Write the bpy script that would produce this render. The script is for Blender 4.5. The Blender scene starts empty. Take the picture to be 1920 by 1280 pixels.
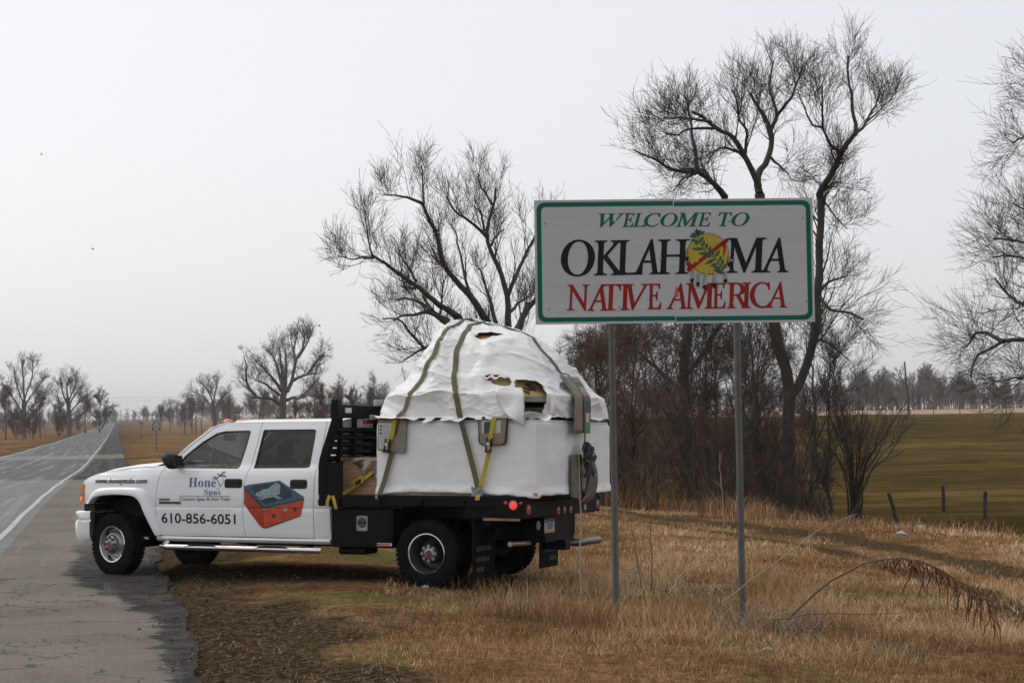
import bpy, bmesh, math, random
import numpy as np
from mathutils import Vector, Matrix
from mathutils.geometry import tessellate_polygon

# ---------------------------------------------------------------- camera, sky, sun, exposure
SC = bpy.context.scene
COL = SC.collection
EYE = 1.95
PITCH = math.atan(135 / 3000); ROLL = math.radians(0.75)
_f = Vector((0, math.cos(PITCH), math.sin(PITCH)))
_r0 = Vector((1, 0, 0)); _u0 = _r0.cross(_f)
_r = _r0 * math.cos(ROLL) - _u0 * math.sin(ROLL)
_u = _u0 * math.cos(ROLL) + _r0 * math.sin(ROLL)
cam_data = bpy.data.cameras.new('camera')
cam_data.sensor_width = 36; cam_data.lens = 56.25
cam_data.clip_start = 0.1; cam_data.clip_end = 9000
cam = bpy.data.objects.new('camera', cam_data); COL.objects.link(cam)
m3 = Matrix((_r, _u, -_f)).transposed()
cam.matrix_world = Matrix.Translation((0, 0, EYE)) @ m3.to_4x4()
SC.camera = cam

SUN_EL, SUN_AZ = math.radians(48), math.radians(-62)      # behind the cloud, up to the left of the view
world = bpy.data.worlds.new('World'); SC.world = world; world.use_nodes = True
nt = world.node_tree; nt.nodes.clear()
W_ = nt.nodes.new
out = W_('ShaderNodeOutputWorld'); add = W_('ShaderNodeAddShader')
bsky = W_('ShaderNodeBackground'); bcl = W_('ShaderNodeBackground')
sky = W_('ShaderNodeTexSky'); sky.sky_type = 'NISHITA'; sky.sun_disc = False
sky.sun_elevation = SUN_EL; sky.sun_rotation = SUN_AZ
sky.air_density = 1.0; sky.dust_density = 4.0; sky.ozone_density = 1.0
hsv = W_('ShaderNodeHueSaturation'); hsv.inputs['Saturation'].default_value = 0.45
nt.links.new(sky.outputs[0], hsv.inputs['Color']); nt.links.new(hsv.outputs[0], bsky.inputs[0])
bsky.inputs[1].default_value = 0.05
tc = W_('ShaderNodeTexCoord')
mp = W_('ShaderNodeMapping'); mp.inputs['Scale'].default_value = (1.2, 1.2, 5.0)
nz = W_('ShaderNodeTexNoise'); nz.inputs['Scale'].default_value = 1.6; nz.inputs['Detail'].default_value = 5
nz.inputs['Roughness'].default_value = 0.55
nt.links.new(tc.outputs['Generated'], mp.inputs[0]); nt.links.new(mp.outputs[0], nz.inputs['Vector'])
# cloud deck: brighter towards the hidden sun, a little bluer and greyer away from it
dot = W_('ShaderNodeVectorMath'); dot.operation = 'DOT_PRODUCT'
dot.inputs[1].default_value = (math.sin(SUN_AZ) * math.cos(SUN_EL), math.cos(SUN_AZ) * math.cos(SUN_EL), math.sin(SUN_EL))
nt.links.new(tc.outputs['Generated'], dot.inputs[0])
mr = W_('ShaderNodeMapRange'); mr.inputs['From Min'].default_value = -0.2; mr.inputs['From Max'].default_value = 0.8
nt.links.new(dot.outputs['Value'], mr.inputs['Value'])
ma = W_('ShaderNodeMath'); ma.operation = 'MULTIPLY_ADD'; ma.inputs[1].default_value = 0.34; 
nt.links.new(nz.outputs['Fac'], ma.inputs[0]); 
ms = W_('ShaderNodeMath'); ms.operation = 'SUBTRACT'; ms.inputs[1].default_value = 0.17
nt.links.new(mr.outputs[0], ms.inputs[0]); nt.links.new(ms.outputs[0], ma.inputs[2])
cr = W_('ShaderNodeValToRGB')
cr.color_ramp.elements[0].position = 0.0; cr.color_ramp.elements[0].color = (0.565, 0.585, 0.63, 1)
cr.color_ramp.elements[1].position = 1.0; cr.color_ramp.elements[1].color = (0.735, 0.733, 0.738, 1)
e = cr.color_ramp.elements.new(0.45); e.color = (0.675, 0.682, 0.702, 1)
nt.links.new(ma.outputs[0], cr.inputs[0]); nt.links.new(cr.outputs[0], bcl.inputs[0])
bcl.inputs[1].default_value = 0.93
nt.links.new(bsky.outputs[0], add.inputs[0]); nt.links.new(bcl.outputs[0], add.inputs[1])
nt.links.new(add.outputs[0], out.inputs['Surface'])

sun_d = bpy.data.lights.new('sun', 'SUN'); sun_d.energy = 0.6; sun_d.angle = math.radians(25); sun_d.color = (1.0, 0.97, 0.93)
sun = bpy.data.objects.new('sun', sun_d); COL.objects.link(sun)
sd = Vector((math.sin(SUN_AZ) * math.cos(SUN_EL), math.cos(SUN_AZ) * math.cos(SUN_EL), math.sin(SUN_EL)))
sun.rotation_euler = sd.to_track_quat('Z', 'Y').to_euler(); sun.location = sd * 60

vs = SC.view_settings; vs.view_transform = 'Standard'; vs.look = 'None'; vs.gamma = 1; vs.exposure = 0.0
vs.use_curve_mapping = False
SC.cycles.max_bounces = 8; SC.cycles.diffuse_bounces = 3; SC.cycles.glossy_bounces = 3
SC.cycles.transparent_max_bounces = 16; SC.cycles.transmission_bounces = 4; SC.cycles.volume_bounces = 0
SC.cycles.use_denoising = True

# ---------------------------------------------------------------- helpers
RNG = np.random.default_rng(7); random.seed(7)

def mat(name, col, rough=0.6, metal=0.0, var=0.12, scale=6.0, bump=0.0, bscale=60.0, spec=0.5, coat=0.0, col2=None, detail=4, stretch=None, coords='Object'):
    m = bpy.data.materials.new(name); m.use_nodes = True
    t = m.node_tree; b = t.nodes['Principled BSDF']; N = t.nodes.new; L = t.links.new
    b.inputs['Roughness'].default_value = rough; b.inputs['Metallic'].default_value = metal
    b.inputs['Specular IOR Level'].default_value = spec; b.inputs['Coat Weight'].default_value = coat
    c = N('ShaderNodeTexCoord'); src = c.outputs[coords]
    if stretch:
        mm = N('ShaderNodeMapping'); mm.inputs['Scale'].default_value = stretch; L(src, mm.inputs[0]); src = mm.outputs[0]
    n = N('ShaderNodeTexNoise'); n.inputs['Scale'].default_value = scale; n.inputs['Detail'].default_value = detail
    n.inputs['Roughness'].default_value = 0.6
    L(src, n.inputs['Vector'])
    r = N('ShaderNodeValToRGB'); r.color_ramp.elements[0].position = 0.3; r.color_ramp.elements[1].position = 0.7
    a = [max(0, x * (1 - var)) for x in col]; z = [x * (1 + var) for x in (col2 or col)]
    if col2: a = list(col); z = list(col2)
    r.color_ramp.elements[0].color = (*a, 1); r.color_ramp.elements[1].color = (*z, 1)
    L(n.outputs['Fac'], r.inputs[0]); L(r.outputs[0], b.inputs['Base Color'])
    if bump:
        n2 = N('ShaderNodeTexNoise'); n2.inputs['Scale'].default_value = bscale; n2.inputs['Detail'].default_value = 4
        L(src, n2.inputs['Vector'])
        bp = N('ShaderNodeBump'); bp.inputs['Strength'].default_value = bump; bp.inputs['Distance'].default_value = 0.02
        L(n2.outputs['Fac'], bp.inputs['Height']); L(bp.outputs[0], b.inputs['Normal'])
    return m

def glass(name, tint, veil=0.0):  # last argument: share of flat pale diffuse colour mixed over the pane
    m = bpy.data.materials.new(name); m.use_nodes = True
    t = m.node_tree; t.nodes.clear(); N = t.nodes.new; L = t.links.new
    o = N('ShaderNodeOutputMaterial'); mx = N('ShaderNodeMixShader'); tr = N('ShaderNodeBsdfTransparent'); gl = N('ShaderNodeBsdfGlossy')
    tr.inputs[0].default_value = (*tint, 1); gl.inputs['Roughness'].default_value = 0.03
    n = N('ShaderNodeTexNoise'); n.inputs['Scale'].default_value = 3
    fr = N('ShaderNodeFresnel'); fr.inputs['IOR'].default_value = 1.45
    ad = N('ShaderNodeMath'); ad.operation = 'MULTIPLY_ADD'; ad.inputs[1].default_value = 0.03
    L(n.outputs['Fac'], ad.inputs[0]); L(fr.outputs[0], ad.inputs[2])
    L(ad.outputs[0], mx.inputs[0]); L(tr.outputs[0], mx.inputs[1]); L(gl.outputs[0], mx.inputs[2]); mx2 = N('ShaderNodeMixShader'); df = N('ShaderNodeBsdfDiffuse'); df.inputs[0].default_value = (0.55, 0.58, 0.52, 1); mx2.inputs[0].default_value = veil
    L(mx.outputs[0], mx2.inputs[1]); L(df.outputs[0], mx2.inputs[2]); L(mx2.outputs[0], o.inputs[0])
    return m

def tag(o, label=None, cat=None, group=None, kind=None):
    if label: o['label'] = label
    if cat: o['category'] = cat
    if group: o['group'] = group
    if kind: o['kind'] = kind
    return o

def empty(name, loc=(0, 0, 0), label=None, cat=None, group=None):
    o = bpy.data.objects.new(name, None); COL.objects.link(o); o.location = loc
    return tag(o, label, cat, group)

class MB:
    """collects geometry in plain lists and links it as one mesh object"""
    def __init__(s): s.v = []; s.f = []; s.m = []
    def add(s, v, f, mi=0):
        o = len(s.v); s.v += [tuple(p) for p in v]; s.f += [tuple(i + o for i in q) for q in f]; s.m += [mi] * len(f); return s
    def box(s, c, d, mi=0, rot=None):
        c = Vector(c); h = Vector(d) / 2
        P = [Vector((x * h.x, y * h.y, z * h.z)) for x in (-1, 1) for y in (-1, 1) for z in (-1, 1)]
        if rot is not None: P = [rot @ p for p in P]
        return s.add([c + p for p in P], [(0, 1, 3, 2), (4, 6, 7, 5), (0, 4, 5, 1), (2, 3, 7, 6), (0, 2, 6, 4), (1, 5, 7, 3)], mi)
    def tube(s, pts, r, n=8, mi=0, cap=True, sx=1.0):
        pts = [Vector(p) for p in pts]; rs = r if isinstance(r, (list, tuple, np.ndarray)) else [r] * len(pts)
        V = []; ref = None
        for i, p in enumerate(pts):
            d = (pts[min(i + 1, len(pts) - 1)] - pts[max(i - 1, 0)])
            d = d.normalized() if d.length > 1e-9 else Vector((0, 0, 1))
            if ref is None: ref = d.orthogonal().normalized()
            a = (ref - d * ref.dot(d)); a = a.normalized() if a.length > 1e-6 else d.orthogonal().normalized(); ref = a; b = d.cross(a)
            for k in range(n):
                t = 2 * math.pi * k / n; V.append(p + (a * math.cos(t) * sx + b * math.sin(t)) * rs[i])
        F = [(i * n + k, i * n + (k + 1) % n, (i + 1) * n + (k + 1) % n, (i + 1) * n + k) for i in range(len(pts) - 1) for k in range(n)]
        if cap: F += [tuple(range(n - 1, -1, -1)), tuple(range((len(pts) - 1) * n, len(pts) * n))]
        return s.add(V, F, mi)
    def lathe(s, prof, n=32, c=(0, 0, 0), axis='y', mi=0, closed=False):
        """prof: (axial, radius)"""
        V = []
        for a, r in prof:
            for k in range(n):
                t = 2 * math.pi * k / n; x, z = r * math.cos(t), r * math.sin(t)
                p = {'y': (x, a, z), 'z': (x, z, a), 'x': (a, x, z)}[axis]
                V.append((p[0] + c[0], p[1] + c[1], p[2] + c[2]))
        m = len(prof); R = range(m if closed else m - 1)
        F = [(i * n + k, i * n + (k + 1) % n, ((i + 1) % m) * n + (k + 1) % n, ((i + 1) % m) * n + k) for i in R for k in range(n)]
        return s.add(V, F, mi)
    def prism(s, poly, a0, a1, axes=(0, 2, 1), mi=0, holes=()):
        """poly in two axes, extruded along the third from a0 to a1"""
        loops = [list(poly)] + [list(h) for h in holes]
        flat = [p for l in loops for p in l]; n = len(flat)
        tris = tessellate_polygon([[Vector((p[0], p[1], 0)) for p in l] for l in loops])
        def mk(p, a):
            q = [0, 0, 0]; q[axes[0]] = p[0]; q[axes[1]] = p[1]; q[axes[2]] = a; return tuple(q)
        V = [mk(p, a0) for p in flat] + [mk(p, a1) for p in flat]
        F = [tuple(t) for t in tris] + [tuple(i + n for i in reversed(t)) for t in tris]
        o = 0
        for l in loops:
            k = len(l)
            F += [(o + i, o + (i + 1) % k, o + (i + 1) % k + n, o + i + n) for i in range(k)]; o += k
        return s.add(V, F, mi)
    def grid(s, fn, nu, nv, mi=0, wrap=False):
        V = [fn(i / nu, j / nv) for i in range(nu + (0 if wrap else 1)) for j in range(nv + 1)]
        n = nv + 1; R = nu
        F = [(i * n + j, ((i + 1) % nu if wrap else i + 1) * n + j, ((i + 1) % nu if wrap else i + 1) * n + j + 1, i * n + j + 1) for i in range(R) for j in range(nv)]
        return s.add(V, F, mi)
    def build(s, name, mats, parent=None, smooth=35, bevel=0, fix=True, seg=2):
        me = bpy.data.meshes.new(name); me.from_pydata(s.v, [], s.f)
        for m in (mats if isinstance(mats, (list, tuple)) else [mats]): me.materials.append(m)
        if any(s.m): me.polygons.foreach_set('material_index', s.m)
        if fix:
            bm = bmesh.new(); bm.from_mesh(me); bmesh.ops.recalc_face_normals(bm, faces=bm.faces); bm.to_mesh(me); bm.free()
        me.update()
        if smooth:
            me.polygons.foreach_set('use_smooth', [True] * len(me.polygons)); me.set_sharp_from_angle(angle=math.radians(smooth))
        o = bpy.data.objects.new(name, me); COL.objects.link(o)
        if parent is not None: o.parent = parent
        if bevel:
            b = o.modifiers.new('bevel', 'BEVEL'); b.width = bevel; b.segments = seg; b.limit_method = 'ANGLE'; b.angle_limit = math.radians(40)
        return o

def np_mesh(name, V, F, mats, parent=None, smooth=False, attrs=None, mi=None):
    """numpy arrays: V (n,3), F (m,k) all polygons with k corners"""
    me = bpy.data.meshes.new(name); V = np.asarray(V, np.float32); F = np.asarray(F, np.int32); k = F.shape[1]
    me.vertices.add(len(V)); me.vertices.foreach_set('co', V.ravel())
    me.loops.add(F.size); me.loops.foreach_set('vertex_index', F.ravel())
    me.polygons.add(len(F)); me.polygons.foreach_set('loop_start', np.arange(0, F.size, k, dtype=np.int32))
    for m in (mats if isinstance(mats, (list, tuple)) else [mats]): me.materials.append(m)
    if mi is not None: me.polygons.foreach_set('material_index', np.asarray(mi, np.int32))
    if smooth: me.polygons.foreach_set('use_smooth', np.ones(len(F), bool))
    for an, av in (attrs or {}).items():
        av = np.asarray(av, np.float32)
        if av.ndim == 1: me.attributes.new(an, 'FLOAT', 'POINT').data.foreach_set('value', av)
        else: me.attributes.new(an, 'FLOAT_COLOR', 'POINT').data.foreach_set('color', np.c_[av, np.ones(len(av))].ravel().astype(np.float32))
    me.update(); me.validate()
    o = bpy.data.objects.new(name, me); COL.objects.link(o)
    if parent is not None: o.parent = parent
    return o

def sstep(a, b, x):
    t = np.clip((np.asarray(x, float) - a) / (b - a), 0, 1); return t * t * (3 - 2 * t)

_perm = np.random.default_rng(3).random((256, 256))
def vnoise(x, y):
    x = np.asarray(x, float); y = np.asarray(y, float)
    xi = np.floor(x).astype(int); yi = np.floor(y).astype(int); fx = x - xi; fy = y - yi
    fx = fx * fx * (3 - 2 * fx); fy = fy * fy * (3 - 2 * fy)
    g = lambda i, j: _perm[i & 255, j & 255]
    return (g(xi, yi) * (1 - fx) + g(xi + 1, yi) * fx) * (1 - fy) + (g(xi, yi + 1) * (1 - fx) + g(xi + 1, yi + 1) * fx) * fy
def fbm(x, y, o=4):
    s = 0; a = 0.5
    for i in range(o):
        s = s + a * vnoise(x * 2 ** i + 17 * i, y * 2 ** i + 31 * i); a *= 0.5
    return s / (1 - 0.5 ** o)

# ---------------------------------------------------------------- lie of the land
RD = np.array([-0.2402, 0.9707]); RN = np.array([0.9707, 0.2402]); RP = np.array([-8.59, 26.83])
def to_uv(x, y): return (x - RP[0]) * RN[0] + (y - RP[1]) * RN[1], (x - RP[0]) * RD[0] + (y - RP[1]) * RD[1]
def from_uv(u, v): return RP[0] + RN[0] * u + RD[0] * v, RP[1] + RN[1] * u + RD[1] * v
_vt = np.arange(-400, 4001, 2.0)
_zt = np.interp(_vt, [-400, 12, 30, 62, 84, 100, 150, 175, 230, 330, 450, 700, 1200, 4000], [0, 0, -0.22, -0.78, -0.98, -1.02, -1.3, -1.3, -1.62, -1.7, -1.95, -2.0, -2.0, -2.0])
_k = np.exp(-0.5 * (np.arange(-15, 16) / 4.5) ** 2); _k /= _k.sum()
_zt = np.convolve(np.pad(_zt, 15, 'edge'), _k, 'valid')
def zroad(v): return np.interp(v, _vt, _zt)
TRACK = [(1.2, 40.5), (2.3, 37), (3.4, 34.4), (4.6, 31.8), (5.3, 29.6), (5.85, 27.2), (6.25, 24), (6.5, 20.5), (6.3, 15), (4.5, 6)]
def track_d(x, y):
    d = np.full(np.shape(x), 1e9)
    for (ax, ay), (bx, by) in zip(TRACK[:-1], TRACK[1:]):
        t = np.clip(((x - ax) * (bx - ax) + (y - ay) * (by - ay)) / ((bx - ax) ** 2 + (by - ay) ** 2), 0, 1)
        d = np.minimum(d, np.hypot(x - ax - t * (bx - ax), y - ay - t * (by - ay)))
    return d
def land(x, y, rough=True):
    x = np.asarray(x, float); y = np.asarray(y, float)
    u, v = to_uv(x, y); z = zroad(v)
    z = z - 0.044 * np.clip(u - 5, 0, 9)
    near = 1 - 0.55 * sstep(70, 240, v)
    rim = np.clip(16.2 - 0.35 * v, 12.5, 17.5) - 3.5 * sstep(40, 140, v) + 0.8 * (fbm(v / 9, u * 0 + 3.3) - 0.5)
    z = z - 0.95 * near * sstep(0, 9, u - rim)
    z = z + 3.35 * sstep(58, 260, y) * sstep(25, 75, u)
    z = z + 0.13 * np.sin(y / 4.6 + 2.2 * fbm(x / 30, y / 60)) * sstep(66, 85, y) * (1 - sstep(225, 255, y)) * sstep(25, 60, u)
    z = z + 0.8 * sstep(265, 520, y) * sstep(25, 75, u)
    z = z - 0.35 * sstep(0, 5, -7.8 - u)
    if rough:
        off = sstep(2.7, 3.6, u) + sstep(7.7, 8.6, -u)
        z = z + off * ((fbm(x / 1.7, y / 1.7) - 0.5) * 0.10 + (fbm(x / 14 + 5, y / 14) - 0.5) * 0.35 * sstep(14, 60, np.abs(u)))
        z = z - off * 0.07 * np.exp(-(track_d(x, y) / 0.9) ** 2)
        z = z - 0.12 * (1 - sstep(2.35, 2.9, u)) * sstep(-7.7, -7.2, u)
        z = z - 0.04 * np.exp(-((u - 3.2) / 0.5) ** 2)
    return z
def ground_z(x, y): return float(land(np.array([x]), np.array([y]))[0])
# ---------------------------------------------------------------- ground sheet
def graded(lo, hi, step, far, growth=1.09):
    a = list(np.arange(lo, hi + 1e-6, step)); d = step
    while a[-1] < far: d *= growth; a.append(a[-1] + d)
    d = step; b = [lo]
    while b[-1] > -far: d *= growth; b.append(b[-1] - d)
    return np.array(b[:0:-1] + a)

def dirt_shade_mask(x, y):
    u, v = to_uv(x, y)
    n = fbm(x / 1.1 + 9, y / 1.1, 5); n2 = fbm(x / 0.35, y / 0.35 + 4, 3)
    band = (1 - sstep(3.0, 5.2, u)) * sstep(-40, -30, v) * (1 - sstep(2, 16, v))          # bare gravel shoulder beside the asphalt
    d = sstep(0.42, 0.62, band * 0.72 + (n - 0.5) * 0.75 + (n2 - 0.5) * 0.25)
    d = np.maximum(d, sstep(0.55, 0.72, n * 0.55 + n2 * 0.45) * 0.55 * (1 - sstep(9, 13, u)))
    tr = track_d(x, y); rut = np.exp(-((tr - 0.75) / 0.36) ** 2) + 0.25 * np.exp(-(tr / 1.2) ** 2)
    d = np.maximum(d, 0.9 * sstep(0.32, 0.72, rut * 0.9 + (n - 0.5) * 0.95))
    s_ = (x + 0.53) * -0.9205 + (y - 19.32) * 0.3907; t_ = (x + 0.53) * -0.3907 + (y - 19.32) * -0.9205     # shade under the truck, painted into the ground mask as darker earth
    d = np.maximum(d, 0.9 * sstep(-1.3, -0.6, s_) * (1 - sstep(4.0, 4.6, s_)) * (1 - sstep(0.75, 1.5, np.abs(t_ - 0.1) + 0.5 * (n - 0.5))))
    d = np.maximum(d, (1 - sstep(2.7, 3.1, u)) * sstep(-9, -7, u) * 0.9)
    return d

xs = graded(-9, 13, 0.11, 3800); ys = graded(7, 40, 0.11, 3800)
X, Y = np.meshgrid(xs, ys, indexing='ij'); Z = land(X, Y)
Ud, Vd = to_uv(X, Y)
dirt = dirt_shade_mask(X, Y)  # bare dirt plus the painted shade under the truck
field = np.clip(sstep(17, 24, Ud) * (1 - sstep(90, 160, Vd) * (1 - sstep(40, 70, Ud))), 0, 1)
pale = sstep(255, 275, Y) * sstep(30, 70, Ud)
green = sstep(0.56, 0.74, fbm(X / 1.9 + 40, Y / 1.9 + 8, 4)) * (1 - sstep(11, 15, Ud)) * sstep(3.2, 4.5, Ud)
green = np.maximum(green, 0.8 * np.exp(-((Ud - 24) / 9) ** 2 - ((Vd - 190) / 60) ** 2))
nx, ny = len(xs), len(ys)
ii, jj = np.meshgrid(np.arange(nx - 1), np.arange(ny - 1), indexing='ij')
q0 = (ii * ny + jj).ravel()
F = np.stack([q0, q0 + ny, q0 + ny + 1, q0 + 1], 1)

def node_ground():
    m = bpy.data.materials.new('ground'); m.use_nodes = True
    t = m.node_tree; b = t.nodes['Principled BSDF']; N = t.nodes.new; L = t.links.new
    b.inputs['Roughness'].default_value = 1.0; b.inputs['Specular IOR Level'].default_value = 0.0
    geo = N('ShaderNodeNewGeometry')
    def noise(sc, det=5, rough=0.6, stretch=None):
        src = geo.outputs['Position']
        if stretch:
            mm = N('ShaderNodeMapping'); mm.inputs['Scale'].default_value = stretch; L(src, mm.inputs[0]); src = mm.outputs[0]
        n = N('ShaderNodeTexNoise'); n.inputs['Scale'].default_value = sc; n.inputs['Detail'].default_value = det; n.inputs['Roughness'].default_value = rough
        L(src, n.inputs['Vector']); return n.outputs['Fac']
    def ramp(f, stops):
        r = N('ShaderNodeValToRGB'); e = r.color_ramp.elements
        e[0].position, e[0].color = stops[0][0], (*stops[0][1], 1); e[1].position, e[1].color = stops[-1][0], (*stops[-1][1], 1)
        for p, c in stops[1:-1]: k = e.new(p); k.color = (*c, 1)
        L(f, r.inputs[0]); return r.outputs[0]
    def attr(n): a = N('ShaderNodeAttribute'); a.attribute_name = n; return a.outputs['Fac']
    def mix(f, a, c):
        x = N('ShaderNodeMix'); x.data_type = 'RGBA'; L(f, x.inputs[0]); L(a, x.inputs[6]); L(c, x.inputs[7]); return x.outputs[2]
    def math_(op, a, c):
        x = N('ShaderNodeMath'); x.operation = op
        for k, q in enumerate((a, c)):
            if isinstance(q, (int, float)): x.inputs[k].default_value = q
            else: L(q, x.inputs[k])
        return x.outputs[0]
    nf = noise(9, 8, 0.72); nm = noise(0.8, 6, 0.65); nl = noise(0.05, 5, 0.6)
    mixn = math_('ADD', math_('MULTIPLY', nf, 0.55), math_('MULTIPLY', nm, 0.45))
    straw = ramp(mixn, [(0.37, (0.060, 0.033, 0.016)), (0.5, (0.19, 0.118, 0.058)), (0.63, (0.38, 0.262, 0.145))])
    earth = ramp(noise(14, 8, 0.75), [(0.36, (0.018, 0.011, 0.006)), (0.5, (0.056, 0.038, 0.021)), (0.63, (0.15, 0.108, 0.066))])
    grn = ramp(nf, [(0.35, (0.05, 0.06, 0.018)), (0.65, (0.14, 0.14, 0.05))])
    fl = ramp(math_('ADD', math_('MULTIPLY', noise(0.5, 7, 0.72, (0.4, 0.8, 1)), 0.55), math_('MULTIPLY', noise(0.07, 5, 0.65, (0.5, 1.2, 1)), 0.45)),
              [(0.38, (0.036, 0.025, 0.008)), (0.5, (0.076, 0.054, 0.018)), (0.62, (0.155, 0.100, 0.040))])
    pl = ramp(noise(0.08, 5), [(0.3, (0.30, 0.21, 0.13)), (0.7, (0.42, 0.33, 0.24))])
    far_n = ramp(noise(0.12, 6, 0.65, (0.5, 1.0, 1)), [(0.40, (0.66, 0.60, 0.55)), (0.60, (1.15, 1.12, 1.08))])
    mm_ = N('ShaderNodeMix'); mm_.data_type = 'RGBA'; mm_.blend_type = 'MULTIPLY'; mm_.inputs[0].default_value = 1.0; L(straw, mm_.inputs[6]); L(far_n, mm_.inputs[7]); straw = mm_.outputs[2]
    c = mix(attr('field'), straw, fl); c = mix(attr('pale'), c, pl)
    c = mix(math_('MULTIPLY', attr('green'), 0.75), c, grn)
    c = mix(attr('dirt'), c, earth)  # earth colour; beneath the truck it stands in for shade
    L(c, b.inputs['Base Color'])
    bp = N('ShaderNodeBump'); bp.inputs['Strength'].default_value = 0.9; bp.inputs['Distance'].default_value = 0.05
    L(math_('ADD', math_('MULTIPLY', noise(16, 6, 0.7), 0.7), math_('MULTIPLY', noise(3, 4), 0.6)), bp.inputs['Height']); L(bp.outputs[0], b.inputs['Normal'])
    return m
GROUND_M = node_ground()
o = np_mesh('ground', np.c_[X.ravel(), Y.ravel(), Z.ravel()], F, GROUND_M, smooth=True,
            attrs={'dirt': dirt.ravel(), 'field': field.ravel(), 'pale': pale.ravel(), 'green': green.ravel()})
tag(o, kind='structure')

# ---------------------------------------------------------------- road, shoulder, painted lines
def asphalt(name, kind):
    m = bpy.data.materials.new(name); m.use_nodes = True
    t = m.node_tree; b = t.nodes['Principled BSDF']; N = t.nodes.new; L = t.links.new
    uvn = N('ShaderNodeUVMap')
    sx = N('ShaderNodeSeparateXYZ'); L(uvn.outputs[0], sx.inputs[0])
    geo = N('ShaderNodeNewGeometry')
    def noise(sc, det=5, rough=0.6, src=None, stretch=None):
        src = src or geo.outputs['Position']
        if stretch:
            mm = N('ShaderNodeMapping'); mm.inputs['Scale'].default_value = stretch; L(src, mm.inputs[0]); src = mm.outputs[0]
        n = N('ShaderNodeTexNoise'); n.inputs['Scale'].default_value = sc; n.inputs['Detail'].default_value = det; n.inputs['Roughness'].default_value = rough
        L(src, n.inputs['Vector']); return n.outputs['Fac']
    def mth(op, a, c, d=None):
        x = N('ShaderNodeMath'); x.operation = op
        for k, q in enumerate((a, c, d)):
            if q is None: continue
            if isinstance(q, (int, float)): x.inputs[k].default_value = q
            else: L(q, x.inputs[k])
        return x.outputs[0]
    def step(a, lo, hi):
        r = N('ShaderNodeMapRange'); r.interpolation_type = 'SMOOTHSTEP'; r.inputs['From Min'].default_value = lo; r.inputs['From Max'].default_value = hi
        L(a, r.inputs['Value']); return r.outputs[0]
    def col(f, a, c):
        x = N('ShaderNodeMix'); x.data_type = 'RGBA'; L(f, x.inputs[0])
        for k, q in ((6, a), (7, c)):
            if isinstance(q, tuple): x.inputs[k].default_value = (*q, 1)
            else: L(q, x.inputs[k])
        return x.outputs[2]
    u, v = sx.outputs[0], sx.outputs[1]
    grain = noise(55, 6, 0.75); blot = noise(0.5, 6, 0.65); trk = noise(1.0, 5, 0.6, uvn.outputs[0], (2.2, 0.05, 1))
    base_a = (0.135, 0.117, 0.098) if kind == 'shoulder' else (0.118, 0.114, 0.110)
    base_b = (0.235, 0.210, 0.178) if kind == 'shoulder' else (0.185, 0.180, 0.175)
    c = col(step(mth('ADD', mth('MULTIPLY', grain, 0.6), mth('MULTIPLY', blot, 0.4)), 0.36, 0.64), base_a, base_b)
    c = col(mth('MULTIPLY', step(noise(38, 3, 0.6), 0.56, 0.66), 0.6), c, (0.045, 0.041, 0.037))
    c = col(mth('MULTIPLY', step(noise(24, 3, 0.6), 0.60, 0.68), 0.45), c, (0.34, 0.31, 0.27))
    # newer, darker overlay further down the road, with a light strip or two across it
    vv = mth('ADD', v, mth('MULTIPLY', noise(0.35, 3), 3.0))
    dark = mth('MULTIPLY', step(vv, 35.6, 36.2), mth('SUBTRACT', 1, mth('MULTIPLY', step(vv, 96, 99), mth('SUBTRACT', 1, step(vv, 112, 118)))))
    dcol = col(step(mth('ADD', mth('MULTIPLY', trk, 0.7), mth('MULTIPLY', blot, 0.3)), 0.38, 0.62), (0.035, 0.035, 0.037), (0.085, 0.085, 0.088))
    if kind == 'shoulder':
        dark = mth('MULTIPLY', dark, mth('SUBTRACT', 1, mth('MULTIPLY', mth('SUBTRACT', 1, step(mth('ADD', vv, mth('MULTIPLY', u, 2.0)), 52, 53.5)), step(u, 0.9, 1.05))))
    c = col(dark, c, dcol)
    wet = None
    if kind == 'shoulder':
        # damp fringe along the broken edge of the asphalt
        e = mth('ADD', u, mth('MULTIPLY', mth('SUBTRACT', noise(1.7, 8, 0.74, None, (0.7, 1.4, 1)), 0.5), 1.15))
        e = mth('ADD', e, mth('MULTIPLY', step(v, -12.5, -7.0), 0.95))
        wet = mth('MULTIPLY', step(e, 2.20, 2.30), mth('SUBTRACT', 1, step(v, -5, 0)))
        c = col(mth('MULTIPLY', wet, mth('ADD', 0.70, mth('MULTIPLY', step(noise(3.2, 6, 0.7), 0.38, 0.6), 0.28))), c, col(step(grain, 0.4, 0.66), (0.012, 0.0115, 0.011), (0.040, 0.038, 0.036)))
    else:
        wet = mth('MULTIPLY', step(trk, 0.5, 0.62), 0.6)
    # sealed cracks wandering along, and paler worn streaks
    cr1 = mth('ABSOLUTE', mth('SUBTRACT', noise(0.55, 4, 0.6), 0.5), 0)
    c = col(mth('MULTIPLY', mth('SUBTRACT', 1, step(cr1, 0.002, 0.007)), 0.6), c, (0.03, 0.028, 0.026))
    c = col(mth('MULTIPLY', step(noise(1.0, 6, 0.7, uvn.outputs[0], (3.0, 0.12, 1)), 0.55, 0.75), 0.35), c, (0.29, 0.27, 0.24))
    # seams across the shoulder and lanes
    sv = mth('ABSOLUTE', mth('SUBTRACT', mth('FRACT', mth('MULTIPLY', mth('ADD', v, mth('MULTIPLY', noise(1.2, 3), 0.35)), 0.21), 0), 0.5), 0)
    c = col(mth('MULTIPLY', mth('SUBTRACT', 1, step(sv, 0.002, 0.006)), 0.55), c, (0.05, 0.047, 0.044))
    L(c, b.inputs['Base Color'])
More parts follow.
